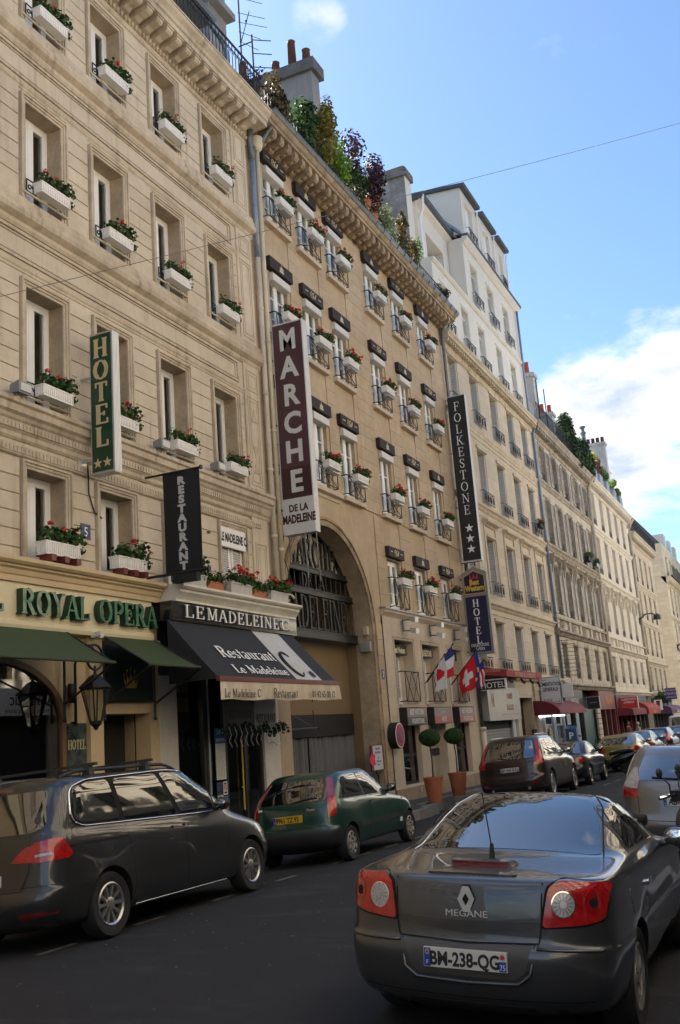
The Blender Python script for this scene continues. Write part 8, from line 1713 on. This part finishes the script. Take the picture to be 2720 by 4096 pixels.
    def mirror(c, y, z, m, sz=1.0):
        for s in (-1, 1):
            p, n = c.hit(y, z - .05, 'x', s); b = MB(); b.sph((p.x + s * .13 * sz, y, z + .02), (.105 * sz, .075 * sz, .075 * sz), 12, 8); b.tube([(p.x - s * .03, y + .03, z - .05), (p.x + s * .06, y + .01, z - .02)], .03, 6); o = b.build('side_mirror', m, c.t, 'all')
            b = MB(); b.sph((p.x + s * .13 * sz, y - .06 * sz, z + .02), (.088 * sz, .022 * sz, .062 * sz), 12, 6); b.build('mirror_glass', CHR if m is not PLA else CGB, o, 'all')
    def place(c, x, y, rz=0.0):
        tilt = math.atan((crown(x + .75) - crown(x - .75)) / 1.5); c.t.rotation_euler = (math.atan(-.008), -tilt, rz); c.t.location = (x, y, gz(x, y) - .004)
def lower_z(c, p): return c.lz
Car.lz = 0.0
def lerp(a, b, t): return a + (b - a) * t
def hatch_rows(L, w, H, zb, zh, yw, yt, yr, rs, zw=None, deck=None, dr=.36, tw=.72, bz=.62):
    zw = zw or zh + .10
    R = [(.19, .19, .28, L - .25, w * .86, .5, .6, 3.2), (.27, .24, .06, L - .06, w * .94, .42, .7, 3.3), (.44, .42, .0, L, w * .985, .4, .75, 3.3), (bz - .03, .56, .015, L, w, .4, .8, 3.4), (bz, .59, .05, L - .02, w, .38, .8, 3.4), (bz + .02, .62, .07, L - .03, w, .37, .82, 3.4), (lerp(bz, zb, .6), zh * .95, .085, L - .12, w, dr, .9, 3.4), (zb, zh, .11, L - .35, w * .985, dr, 1.05, 3.4)]
    if deck: R += [(zb + .025, zh + .03, .15, L - .6, w * .965, dr, 1.1, 3.4), (zb + .04, lerp(zh, zw, .6), yr - .12, yw + .1, w * .945, .4, .9, 3.3)]
    y0 = yr
    for f in (0, .06, .35, .65, .86, .95, 1.0):
        g = f ** 1.25; z = lerp(zb + .045, H, f); zf_ = lerp(zw, H, f) - .0
        R.append((z, lerp(zw, H - .02, min(1, f * 1.04)), lerp(yr, yr + rs, g) + (.12 if f == 1 else 0) + (.03 if f == .95 else 0), lerp(yw, yt, f ** 1.1) - (.15 if f == 1 else 0), w * lerp(.945, tw, f ** 1.6) * (.80 if f == 1 else .93 if f == .95 else 1), .34, lerp(.7, .45, f), lerp(3.2, 2.7, f)))
    return R
SW = lambda pts: [(y, z) for y, z in pts]
# ---- grey minivan, nearest on the left
wy = (.98, 3.98)
v = Car('minivan', 'large dark grey minivan with black roof bars parked nearest on the left', hatch_rows(4.85, .945, 1.725, 1.12, .90, 3.95, 2.75, .13, .24, 1.04, tw=.83), 4.85, P_['van'], wy, .335, cat='minivan', lvl=2)
v.wheels(wy, 10)
side = [(.50, 1.27), (.56, 1.55), (.80, 1.61), (2.3, 1.635), (2.75, 1.60), (3.25, 1.40), (3.72, 1.13), (2.8, 1.135), (.62, 1.20)]
v.patch('chrome_frame', 'x', 1, [(.45, 1.26), (.52, 1.575), (.80, 1.645), (2.3, 1.668), (2.77, 1.63), (3.27, 1.43), (3.80, 1.10), (2.8, 1.108), (.60, 1.172)], SEAM, .004, .10, 10, True)
v.strip('chrome_trim', 'x', 1, rounded([(.45, 1.26), (.52, 1.575), (.80, 1.645), (2.3, 1.668), (2.77, 1.63), (3.27, 1.43), (3.80, 1.10), (2.8, 1.108), (.60, 1.172)], .10), CHR, .022, .006, True, True, True)
for pl in ([(.50, 1.27), (.56, 1.55), (.80, 1.615), (1.17, 1.625), (1.26, 1.18), (.62, 1.205)], [(1.26, 1.625), (2.08, 1.637), (2.36, 1.142), (1.34, 1.175)], [(2.17, 1.637), (2.3, 1.637), (2.75, 1.60), (3.12, 1.45), (3.20, 1.14), (2.46, 1.14)], [(3.18, 1.41), (3.25, 1.385), (3.70, 1.13), (3.26, 1.14)]): v.patch('side_window', 'x', 1, pl, CG, .008, .05, 8, True)
v.patch('rear_window', 'y', -1, [(-.74, 1.22), (-.66, 1.58), (.66, 1.58), (.74, 1.22), (.6, 1.17), (-.6, 1.17)], CGB, .005, .05, 8)
v.patch('spoiler_light', 'y', -1, [(-.25, 1.62), (.25, 1.62), (.25, 1.60), (-.25, 1.60)], LRD, .005, 0, 3)
v.patch('tail_light', 'y', -1, [(.38, .90), (.54, 1.03), (.70, 1.06), (.70, .88)], LR, .010, .03, 6, True); v.patch('tail_light', 'd', 1, [(-.125, .875), (-.115, 1.07), (.16, 1.10), (.27, .92), (.22, .89)], LR, .013, .03, 9, True); v.patch('reverse_light', 'd', 1, [(-.10, .93), (-.10, .955), (.06, .965), (.06, .94)], LC, .018, .006, 3, True)
v.patch('reflector', 'y', -1, [(.50, .36), (.50, .40), (.86, .415), (.86, .38)], LRD, .008, .01, 3, True); v.patch('lower_bumper', 'y', -1, [(-.8, .24), (-.86, .40), (.86, .40), (.8, .24)], PLA, .003, .03, 6)
v.strip('panel_gap', 'y', -1, [(.60, 1.15), (.60, .80), (.50, .62), (-.5, .62), (-.60, .80), (-.60, 1.15)], SEAM, .008, .003); v.strip('bumper_line', 'y', -1, [(-.92, .655), (0, .645), (.92, .655)], SEAM, .006, .003)
v.plate('CD 417 HV', .735, x=0, dep='92')
for pts in ([(1.34, 1.12), (1.36, .95), (1.42, .45), (1.36, .28)], [(2.42, 1.1), (2.45, .95), (2.47, .27)], [(3.42, 1.09), (3.44, .85), (3.40, .60)], [(1.36, .27), (3.4, .26)]): v.strip('panel_gap', 'x', 1, pts, SEAM, .008, .0015, True)
v.strip('slide_rail', 'x', 1, [(.36, .995), (1.34, .995)], SEAM, .028, .002, True); v.strip('sill_trim', 'x', 1, [(1.45, .265), (3.45, .25)], CHR, .014, .006, True, thick=True); v.strip('shoulder_seam', 'x', 1, [(.3, 1.06), (1.33, 1.05)], SEAM, .004, .0015, True)
for y in (2.28, 2.52): v.patch('door_handle', 'x', 1, [(y - .09, .99), (y - .09, 1.015), (y + .09, 1.015), (y + .09, .99)], P_['van'], .028, .01, 4, True)
v.patch('fuel_flap', 'x', 1, [(1.02, .80), (1.02, .93), (1.24, .93), (1.24, .80)], P_['van'], .003, .03, 4)
v.mirror(3.22, 1.16, PLA); v.patch('headlight', 'x', 1, [(4.25, .73), (4.12, .86), (4.55, .80), (4.68, .68)], LC, .006, .03, 6, True)
for s in (-1, 1):
    b = MB(); p = [(y, v.hit(s * .66, y, 'z', 1)[0].z + .045 * min(1, (y - .55) / .3, (2.75 - y) / .3)) for y in [.55 + .1 * i for i in range(23)]]; b.tube([(s * .66, y, z) for y, z in p], .02, 6); b.build('roof_rail', PLA, v.t, 'all')
for y in (1.05, 2.1):
    b = MB(); z = v.hit(0, y, 'z', 1)[0].z; b.box(-.78, .78, y - .025, y + .025, z + .075, z + .105)
    for s in (-1, 1): b.hexa([(s * .60, y - .05, z - .05), (s * .72, y - .05, z - .06), (s * .72, y + .05, z - .06), (s * .60, y + .05, z - .05), (s * .62, y - .035, z + .08), (s * .70, y - .035, z + .08), (s * .70, y + .035, z + .08), (s * .62, y + .035, z + .08)])
    b.build('roof_bar', PLA, v.t)
v.place(2.77, 8.17)
# ---- small green hatchback
wy = (.64, 3.24)
v = Car('hatchback', 'small dark green hatchback with a yellow number plate parked ahead of the grey minivan', hatch_rows(3.80, .80, 1.43, .93, .80, 2.75, 1.95, .14, .46, .90, tw=.76, bz=.56), 3.80, P_['punto'], wy, .275, lvl=2, lower=PLA)
for p in v.body.data.polygons:
    if p.material_index == 0 and p.center.z < .535 and (p.center.y < .30 or p.center.y > 3.45): p.material_index = 2
v.wheels(wy, cap=True, wd=.17)
v.patch('rear_window', 'y', -1, [(-.60, .98), (-.55, 1.31), (.55, 1.31), (.60, .98)], CGB, .005, .05, 8)
v.patch('tail_light', 'd', 1, [(-.01, .72), (.0, .90), (.15, 1.31), (.25, 1.31), (.15, .92), (.12, .74)], LR, .008, .03, 9, True); v.patch('upper_lamp', 'd', 1, [(.06, 1.02), (.15, 1.29), (.23, 1.29), (.17, 1.02)], mat('smoked_pink_lens', (.22, .05, .07), .15, coat=1.0), .012, .02, 6, True)
for pl in ([(.52, .99), (.66, 1.30), (1.20, 1.335), (1.34, .965), (.62, .97)], [(1.28, 1.335), (1.95, 1.32), (2.55, 1.03), (2.62, .95), (1.42, .96)]): v.patch('side_window', 'x', 1, pl, CG, .006, .04, 8, True)
v.strip('sill_line', 'x', 1, [(.5, .955), (2.66, .935)], CHR, .010, .004, True, thick=True); v.strip('rub_strip', 'x', 1, [(.98, .52), (2.85, .51)], PLA, .06, .012, True)
for pts in ([(1.40, .95), (1.43, .7), (1.38, .27)], [(2.68, .93), (2.72, .7), (2.68, .30)], [(1.38, .26), (2.68, .28)]): v.strip('panel_gap', 'x', 1, pts, SEAM, .007, .0015, True)
v.patch('door_handle', 'x', 1, [(1.48, .83), (1.48, .86), (1.60, .86), (1.60, .83)], PLA, .02, .01, 3, True); v.patch('turn_signal', 'x', 1, [(2.95, .78), (2.95, .81), (3.02, .81), (3.02, .78)], mat('orange_lens', (.75, .12, .01), .2), .008, .008, 3, True); v.patch('fuel_flap', 'x', 1, [(.62, .72), (.62, .85), (.78, .85), (.78, .72)], P_['punto'], .003, .02, 3)
v.strip('panel_gap', 'y', -1, [(.62, .95), (.63, .60), (-.63, .60), (-.62, .95)], SEAM, .007, .002); v.plate('9961 TZ 93', .74, m=PY, x=-.05); text('badge', 'Punto', (.36, v.hit(.36, .86, 'y', -1)[0].y - .004, .84), UX, UZ, .045, M['silverp'], v.t, depth=.004, shear=.2)
b = MB(); p, n = v.hit(0, 1.0, 'y', -1); b.tube([p + Vector((0, -.02, -.02)), v.hit(.22, 1.02, 'y', -1)[0] + Vector((0, -.02, 0)), v.hit(.45, 1.03, 'y', -1)[0] + Vector((0, -.015, 0))], .01, 5); b.build('wiper', PLA, v.t)
v.mirror(2.50, .99, PLA, .9); v.patch('sticker', 'x', 1, [(2.76, .40), (2.76, .47), (2.86, .47), (2.86, .40)], M['white'], .003, 0, 2); v.patch('sticker', 'y', -1, [(-.62, .90), (-.62, .93), (-.54, .935), (-.54, .905)], M['white'], .004, 0, 2)
v.place(3.02, 14.55)
# ---- grey coupe cabriolet in the foreground
rows = [(.20, .20, .25, 4.15, .76, .5, .6, 3), (.27, .22, .07, 4.28, .82, .46, .7, 3.2), (.38, .34, .015, 4.34, .862, .44, .75, 3.2), (.54, .50, .0, 4.36, .882, .44, .8, 3.2), (.625, .56, .008, 4.35, .884, .44, .8, 3.2), (.645, .575, .045, 4.33, .876, .42, .8, 3.2), (.66, .59, .055, 4.32, .874, .41, .8, 3.2), (.78, .68, .06, 4.28, .872, .40, .85, 3.2), (.92, .77, .075, 4.20, .862, .38, .9, 3.2), (.995, .83, .095, 4.10, .846, .38, 1.0, 3.2), (1.018, .86, .13, 3.98, .832, .38, 1.1, 3.2), (1.035, .90, .45, 3.6, .815, .42, 1.0, 3.1), (1.055, .95, .86, 3.15, .80, .40, .8, 3.0), (1.075, .985, .98, 3.02, .775, .36, .65, 2.9), (1.10, 1.01, 1.04, 2.96, .755, .34, .6, 2.8), (1.19, 1.13, 1.22, 2.72, .705, .34, .5, 2.7), (1.285, 1.26, 1.46, 2.42, .645, .34, .45, 2.6), (1.35, 1.345, 1.70, 2.20, .57, .32, .4, 2.5), (1.378, 1.375, 1.86, 2.08, .44, .1, .1, 2.3)]
wy = (.96, 3.48)
v = Car('coupe_cabriolet', 'dark grey coupe cabriolet seen from behind in the right foreground', rows, 4.36, P_['cc'], wy, .315, lvl=2, arch=1.12)
v.wheels(wy, 8, wd=.22)
v.patch('rear_window', 'z', 1, [(-.60, 1.01), (-.655, 1.06), (-.50, 1.74), (-.25, 1.82), (.25, 1.82), (.50, 1.74), (.655, 1.06), (.60, 1.01)], CGB, .003, .06, 12)
v.patch('roof_glass', 'z', 1, [(-.46, 1.86), (-.46, 2.1), (.46, 2.1), (.46, 1.86)], CGB, .002, .04, 6)
v.strip('window_trim', 'z', 1, [(-.675, 1.0), (-.56, 1.70), (-.46, 1.95)], CHR, .012, .004, thick=True); v.strip('window_trim', 'z', 1, [(.675, 1.0), (.56, 1.70), (.46, 1.95)], SEAM, .010, .003)
v.patch('window_frame', 'x', 1, [(1.30, 1.035), (1.42, 1.20), (1.66, 1.31), (2.12, 1.315), (2.50, 1.18), (2.86, .985)], PLA, .003, .06, 9, True)
for pl in ([(1.36, 1.05), (1.46, 1.19), (1.64, 1.285), (1.72, 1.29), (1.66, 1.04)], [(1.70, 1.04), (1.76, 1.295), (2.10, 1.295), (2.46, 1.175), (2.78, 1.0)]): v.patch('side_window', 'x', 1, pl, CG, .007, .04, 8, True)
tl = [(.46, .745), (.50, .965), (.555, 1.0), (.83, .985), (.80, .79), (.70, .765)]
v.patch('lamp_surround', 'y', -1, [(.445, .735), (.485, .975), (.55, 1.012), (.845, .995), (.812, .78), (.70, .752)], SEAM, .003, .03, 8, True)
v.patch('tail_light', 'y', -1, tl, LR, .010, .03, 10, True)
for s in (1,):
    for rr, m, off in ((.074, CHR, .013), (.068, LC, .016), (.022, M['alu'], .020)): v.patch('round_lamp', 'y', -1, [(.585 + rr * .92 * math.cos(2 * PI * k / 20), .875 + rr * math.sin(2 * PI * k / 20)) for k in range(20)], m, off, 0, 4, True)
    for rr, m, off in ((.066, mat('deep_red_lens', (.32, .006, .008), .1, coat=1.0), .012), (.028, SEAM, .016)): v.patch('round_lamp', 'y', -1, [(.745 + rr * .72 * math.cos(2 * PI * k / 18), .885 + rr * math.sin(2 * PI * k / 18)) for k in range(18)], m, off, 0, 4, True)
for k in range(14):
    a = 2 * PI * k / 14; v.strip('reflector_rib', 'y', -1, [(.585 + .026 * math.cos(a), .875 + .027 * math.sin(a)), (.585 + .061 * math.cos(a), .875 + .066 * math.sin(a))], M['alu'], .006, .018, True)
v.strip('boot_gap', 'y', -1, [(.465, .99), (.455, .74), (.44, .66)], SEAM, .009, .004, True); v.strip('boot_gap', 'y', -1, [(-.44, .655), (0, .640), (.44, .655)], SEAM, .010, .003)
v.patch('boot_crease_shade', 'y', -1, [(-.445, .735), (0, .69), (.445, .735), (.445, .775), (0, .765), (-.445, .775)], mat('boot_shadow_panel', (.05, .05, .048), .3, metal=.5, coat=1.0), .006, .01, 8)  # darker paint stands in for shade along the boot crease
v.patch('plate_recess', 'y', -1, [(-.40, .645), (-.36, .50), (-.30, .455), (.30, .455), (.36, .50), (.40, .645)], mat('grey_plastic', (.060, .058, .056), .45), .003, .03, 8)
v.strip('recess_edge', 'y', -1, [(-.425, .645), (-.39, .49), (-.32, .435), (0, .425), (.32, .435), (.39, .49), (.425, .645)], P_['cc'], .022, .008, thick=True)
v.strip('bumper_crease', 'y', -1, [(-.86, .62), (-.43, .63)], P_['cc'], .02, .004, thick=True); v.strip('bumper_crease', 'y', -1, [(.86, .62), (.43, .63)], P_['cc'], .02, .004, thick=True)
v.strip('bumper_gap', 'y', -1, [(-.80, .345), (0, .335), (.80, .345)], SEAM, .006, .003); v.patch('lower_bumper', 'y', -1, [(-.74, .22), (-.80, .30), (.80, .30), (.74, .22)], PLA, .003, .02, 7)
v.plate('BM-238-QG', .553, dep='75')
v.patch('brake_light_pod', 'z', 1, [(-.30, .18), (-.20, .46), (.20, .46), (.30, .18)], P_['cc'], .010, .05, 7)
b = MB(); zt = v.hit(0, .42, 'z', 1)[0].z; b.prism([(.40, zt), (.41, zt + .045), (.47, zt + .05), (.60, zt + .01)], 'x', -.20, .20); q = b.build('brake_light_hood', P_['cc'], v.t); b = MB(); b.box(-.185, .185, .394, .404, zt + .008, zt + .040); b.build('high_brake_light', LRD, v.t)
b = MB(); b.lathe([(.035, 0), (.02, .03), (.012, .12)], (0.02, .60, zt + .01), n=12); b.tube([(.02, .60, zt + .1), (.0, .50, zt + .46)], .0045, 5); b.build('aerial', PLA, v.t)
yb = v.hit(0, .88, 'y', -1)[0].y
dia = lambda r, k: [(0 + r * .62 * math.sin(a), .885 + r * math.cos(a)) for a in (0, .95, PI / 2 + .65, PI, PI + .95, 1.5 * PI + .65)]
for r_, m_, y_ in ((.082, SEAM, .006), (.074, CHB, .016), (.036, SEAM, .018)):
    b = MB(); pts = [(-r_ * .25, .885 + r_), (r_ * .25, .885 + r_), (r_ * .72, .885), (r_ * .25, .885 - r_), (-r_ * .25, .885 - r_), (-r_ * .72, .885)] if r_ > .04 else [(0, .885 + r_), (r_ * .6, .885), (0, .885 - r_), (-r_ * .6, .885)]
    b.prism([(x, z) for x, z in pts], 'y', yb - y_, yb + .02); b.build('diamond_badge', m_, v.t)
text('badge', 'MEGANE', (.0, v.hit(0, .80, 'y', -1)[0].y - .004, .785), UX, UZ, .040, CHB, v.t, depth=.005, sx=1.25)
for pts in ([(1.36, 1.0), (1.34, .85), (1.40, .35), (1.34, .24)], [(2.86, .95), (2.90, .75), (2.86, .30)], [(1.34, .24), (2.86, .24)]): v.strip('panel_gap', 'x', 1, pts, SEAM, .008, .0015, True)
v.strip('shoulder_gap', 'x', 1, [(.14, .975), (.6, .985), (1.30, .98)], SEAM, .007, .002, True); v.patch('door_handle', 'x', 1, [(1.48, .80), (1.48, .835), (1.66, .835), (1.66, .80)], CHR, .022, .012, 4, True); v.patch('fuel_flap', 'x', 1, [(.80, .72), (.80, .87), (.98, .87), (.98, .72)], P_['cc'], .003, .03, 4)
v.mirror(2.66, .98, P_['cc'], 1.0); v.place(8.57, 6.10)
# ---- brown crossover
wy = (.92, 3.70)
def trim_rear(v, L, w, zb, H, yr, win, lights, gx=None): pass
v = Car('crossover', 'brown crossover with tall red corner lights parked before the grey shop', hatch_rows(4.63, .945, 1.70, 1.05, .98, 3.45, 2.35, .16, .55, 1.08, tw=.74, bz=.66), 4.63, P_['xc'], wy, .365, lvl=1, lower=PLA); v.wheels(wy, 5)
for p in v.body.data.polygons:
    if p.material_index == 0 and p.center.z < .46: p.material_index = 2
v.patch('rear_window', 'y', -1, [(-.70, 1.10), (-.60, 1.55), (.60, 1.55), (.70, 1.10)], CGB, .005, .06, 7); v.patch('tail_light', 'd', 1, [(-.10, .90), (-.06, 1.10), (.06, 1.16), (.24, 1.56), (.31, 1.55), (.20, 1.12), (.20, .95)], LR, .012, .02, 9, True)
for pl in ([(.66, 1.16), (.86, 1.50), (1.10, 1.545), (1.16, 1.14)], [(1.22, 1.14), (1.18, 1.55), (2.02, 1.575), (2.10, 1.11)], [(2.18, 1.11), (2.12, 1.575), (2.45, 1.55), (3.15, 1.14), (3.1, 1.10)]): v.patch('side_window', 'x', 1, pl, CG, .006, .05, 7, True)
v.strip('sill_line', 'x', 1, [(.66, 1.10), (3.25, 1.07)], CHR, .012, .005, True, thick=True); v.plate('BY-547-KX', .84, dep='75'); v.patch('reflector', 'y', -1, [(.55, .42), (.55, .47), (.75, .475), (.75, .43)], LRD, .01, .01, 3, True); v.strip('panel_gap', 'y', -1, [(-.72, .70), (-.6, .58), (.6, .58), (.72, .70)], SEAM, .01, .002); v.patch('skid_panel', 'y', -1, [(-.7, .25), (-.75, .40), (.75, .40), (.7, .25)], PLA, .004, .03, 5)
for x in (-.5, .5): b = MB(); b.lathe([(.04, -.03), (.045, -.03), (.045, .1)], (x, 0, .33), 'y', 12); b.build('exhaust', CHR, v.t)
for pts in ([(1.20, 1.08), (1.25, .8), (1.32, .35)], [(2.15, 1.06), (2.17, .35)], [(3.05, 1.05), (3.05, .4)]): v.strip('panel_gap', 'x', 1, pts, SEAM, .01, .002, True)
for s in (-1, 1): b = MB(); b.tube([(s * .62, .9 + .1 * i, v.hit(s * .62, .9 + .1 * i, 'z', 1)[0].z + .03) for i in range(17)], .018, 6); b.build('roof_rail', M['alu'], v.t, 'all')
v.mirror(3.0, 1.16, P_['xc']); v.strip('wiper', 'y', -1, [(0, 1.10), (-.35, 1.17)], PLA, .018, .012, thick=True); v.place(3.27, 26.75)
# ---- the other cars: same kit, simpler trim
def simple_car(name, label, L, w, H, pm, wy, rad, zb, zh, yw, yt, yr, rs, x, y, deck=None, lights='block', plate=None, lampm=LR, rail=False, tw=.73, glassz=None, cat='car', pm2=None, px=0.0):
    v = Car(name, label, hatch_rows(L, w, H, zb, zh, yw, yt, yr, rs, deck=deck, tw=tw), L, pm, wy, rad, lvl=1, cat=cat); v.wheels(wy, 5, wd=.19)
    if deck: v.patch('rear_window', 'z', 1, [(-w * .70, yr + .06), (-w * .58, yr + rs - .05), (w * .58, yr + rs - .05), (w * .70, yr + .06)], CGB, .005, .05, 7)
    else: v.patch('rear_window', 'y', -1, [(-w * .74, zb + .07), (-w * .62, H - .14), (w * .62, H - .14), (w * .74, zb + .07)], CGB, .006, .06, 7)
    if lights == 'block': v.patch('tail_light', 'd', 1, [(-.22, zb - .20), (-.22, zb - .04), (.14, zb - .03), (.16, zb - .19)], lampm, .012, .02, 7, True)
    else: v.patch('tail_light', 'd', 1, [(-.10, zb - .16), (-.06, zb + .06), (.08, zb + .22), (.15, zb + .22), (.17, zb - .05), (.14, zb - .14)], lampm, .012, .02, 7, True)
    a = yr + .30 if not deck else yr + .25; mid = (a + yw) / 2 - .1; ht = H - .10
    for pl in ([(a, zb + .07), (yr + rs * .82 + .16, ht - .03), (mid - .08, ht), (mid - .02, zb + .06)], [(mid + .05, zb + .06), (mid, ht), (yt + .02, ht - .01), (yw - .22, zb + .12), (yw - .2, zb + .05)]): v.patch('side_window', 'x', 1, pl, CG, .006, .05, 7, True)
    for yy in (mid, yw - .25, a - .02): v.strip('panel_gap', 'x', 1, [(yy, zb), (yy + .03, .7), (yy, .32)], SEAM, .009, .002, True)
    v.strip('panel_gap', 'y', -1, [(-w * .7, zb - .02), (-w * .68, .58), (w * .68, .58), (w * .7, zb - .02)], SEAM, .008, .002); v.patch('bumper', 'y', -1, [(-w * .85, .26), (-w * .9, .50), (w * .9, .50), (w * .85, .26)], PLA if pm2 is None else pm2, .006, .04, 6)
    v.mirror(yw - .42, zb + .10, pm if pm is not P_['dark'] else PLA)
    if plate: v.plate(plate, zb - .19 if not deck else zb - .18, x=px)
    v.place(x, y); return v
simple_car('saloon', 'older charcoal saloon parked ahead of the brown crossover', 4.3, .84, 1.38, P_['dark'], (.85, 3.35), .30, .92, .80, 3.0, 2.35, .85, .55, 3.40, 31.9, deck=True, plate='417 KLM 75')
simple_car('hatchback', 'olive gold hatchback parked ahead of the scooter', 4.2, .86, 1.42, P_['gold'], (.75, 3.3), .30, .95, .84, 3.05, 2.2, .14, .95, 3.75, 40.6, plate='418 EYZ 95', lights='block', lampm=LR)
simple_car('hatchback', 'slate blue car just beyond the olive gold hatchback', 4.1, .85, 1.45, P_['blue'], (.75, 3.25), .30, .95, .84, 3.0, 2.1, .14, .8, 3.60, 45.9)
simple_car('estate_car', 'black estate car with a big rear window beyond the blue car', 4.3, .87, 1.50, P_['black'], (.8, 3.4), .31, .98, .86, 3.1, 2.2, .14, .5, 3.72, 51.2, lights='tall')
simple_car('hatchback', 'dark car nearly hidden behind the black estate', 4.2, .86, 1.5, P_['dark'], (.75, 3.3), .3, .97, .85, 3.0, 2.1, .14, .6, 4.1, 57.2)
simple_car('van', 'white van standing beyond the row of parked cars', 4.6, .95, 2.1, P_['white'], (.9, 3.7), .33, 1.15, 1.0, 3.7, 3.0, .12, .15, 3.9, 63.5, tw=.86, cat='van')
v = simple_car('compact_car', 'silver compact car seen from behind at the right edge, beyond the coupe', 3.95, .845, 1.53, P_['jazz'], (.62, 3.1), .30, 1.02, .92, 3.15, 2.05, .14, .50, 8.98, 14.15, lights='none' and 'tall', plate='AB-679-JX', tw=.76, pm2=P_['jazz'])
v.patch('clear_lamp', 'd', 1, [(-.08, .98), (-.05, 1.10), (.08, 1.24), (.14, 1.24), (.15, 1.0)], LC, .018, .02, 6, True)
b = MB(); yy = v.hit(0, .95, 'y', -1)[0].y; b.prism([(-.055, 1.0), (-.06, 1.08), (.06, 1.08), (.055, 1.0)], 'y', yy - .012, yy - .004); b.build('badge', SEAM, v.t); b = MB(); b.box(-.045, -.025, yy - .02, yy - .01, 1.0, 1.08); b.box(.025, .045, yy - .02, yy - .01, 1.0, 1.08); b.box(-.03, .03, yy - .02, yy - .01, 1.03, 1.05); b.build('emblem', CHR, v.t); b = MB(); b.tube([(.1, 1.0, 1.52), (.1, .85, 1.95)], .006, 5); b.build('aerial', PLA, v.t)
v.strip('wiper', 'y', -1, [(-.4, 1.12), (.1, 1.10)], PLA, .02, .015, thick=True)
# ---- scooters
def scooter(label, x, y, rz, col, screen=True):
    t = thing('scooter', label, 'scooter', (0, 0, 0), None); z0 = 0
    for yy in (.26, 1.62):
        b = MB(); b.lathe([(.17, -.05), (.25, -.055), (.27, -.03), (.275, 0), (.27, .03), (.25, .055), (.17, .05)], (0, yy, .275), 'x', 28); o = b.build('wheel', RUB, t, True); b = MB(); b.lathe([(.17, -.045), (.05, -.05), (.05, .05), (.17, .045)], (0, yy, .275), 'x', 20); b.build('rim', RIMD, o)
    def shell(name, secs, m):
        b = MB(); n = 12
        for yy, zc, hw, hh in secs: b.v += [(hw * (abs(math.cos(a)) ** .7) * (1 if math.cos(a) > 0 else -1), yy, zc + hh * (abs(math.sin(a)) ** .8) * (1 if math.sin(a) > 0 else -1)) for a in [2 * PI * k / n for k in range(n)]]
        fs = [(i * n + j, i * n + (j + 1) % n, (i + 1) * n + (j + 1) % n, (i + 1) * n + j) for i in range(len(secs) - 1) for j in range(n)] + [tuple(range(n)), tuple(range((len(secs) - 1) * n, len(secs) * n))]
        b.f += fs; b.mi += [0] * len(fs); return b.build(name, m, t, 'all')
    shell('tail', [(-.12, .74, .05, .04), (0, .70, .12, .10), (.3, .60, .17, .18), (.7, .50, .18, .18), (1.0, .32, .17, .10)], col); shell('seat', [(-.02, .82, .08, .03), (.15, .84, .15, .06), (.5, .80, .16, .07), (.85, .74, .12, .06)], M['matb']); shell('floor', [(.9, .30, .16, .08), (1.25, .30, .16, .08)], PLA)
    shell('front_apron', [(1.18, .42, .16, .12), (1.26, .58, .24, .26), (1.36, .72, .25, .28), (1.50, .80, .20, .20), (1.62, .78, .10, .10)], col); shell('mudguard', [(1.42, .50, .06, .05), (1.62, .58, .08, .04), (1.82, .48, .06, .05)], col)
    b = MB(); b.tube([(0, 1.62, .275), (0, 1.36, .98)], .03, 6); b.tube([(-.34, 1.18, 1.0), (-.2, 1.27, 1.02), (.2, 1.27, 1.02), (.34, 1.18, 1.0)], .017, 7); b.box(-.12, .12, 1.22, 1.36, .94, 1.06); b.build('handlebar', PLA, t)
    b = MB(); [b.tube([(s * .36, 1.16, 1.0), (s * .25, 1.24, 1.02)], .022, 7) for s in (-1, 1)]; b.tube([(-.32, 1.2, 1.03), (-.40, 1.16, 1.05)], .008, 5); b.build('grip', CHR, t)
    for s in (-1, 1): b = MB(); b.tube([(s * .26, 1.26, 1.02), (s * .30, 1.27, 1.14), (s * .36, 1.22, 1.22)], .009, 5); b.sph((s * .38, 1.20, 1.27), (.075, .03, .055), 12, 8); b.build('mirror', PLA, t, 'all')
    if screen: b = MB(); b.prism([(1.46, .86), (1.475, .86), (1.33, 1.28), (1.315, 1.28)], 'x', -.20, .20); b.build('windscreen', mat('smoked_screen', (.02, .02, .022), .08, spec=.7, ior=1.8), t)
    b = MB(); b.box(-.07, .07, -.135, -.11, .66, .73); b.build('tail_light', LR, t); b = MB(); b.hexa([(-.08, -.20, .42), (.08, -.20, .42), (.08, -.19, .42), (-.08, -.19, .42), (-.08, -.14, .60), (.08, -.14, .60), (.08, -.13, .60), (-.08, -.13, .60)]); b.build('number_plate', PW, t); b = MB(); b.lathe([(.05, .2), (.055, .6)], (.2, 0, .3), 'y', 12); b.tube([(0, .26, .275), (.12, .5, .32), (.12, .9, .3)], .05, 6); b.build('engine', PLA, t)
    t.location = (x, y, gz(x, y)); t.rotation_euler = (0, 0, rz); return t
scooter('black scooter parked nose to the kerb between the saloon and the olive gold car', 4.85, 37.5, PI / 2, M['black'], False)
scooter('dark brown scooter with a smoked screen and mirror between the coupe and the silver car', 7.98, 12.3, -PI / 2 - .15, paint('taupe_paint', (.075, .066, .058), .3))
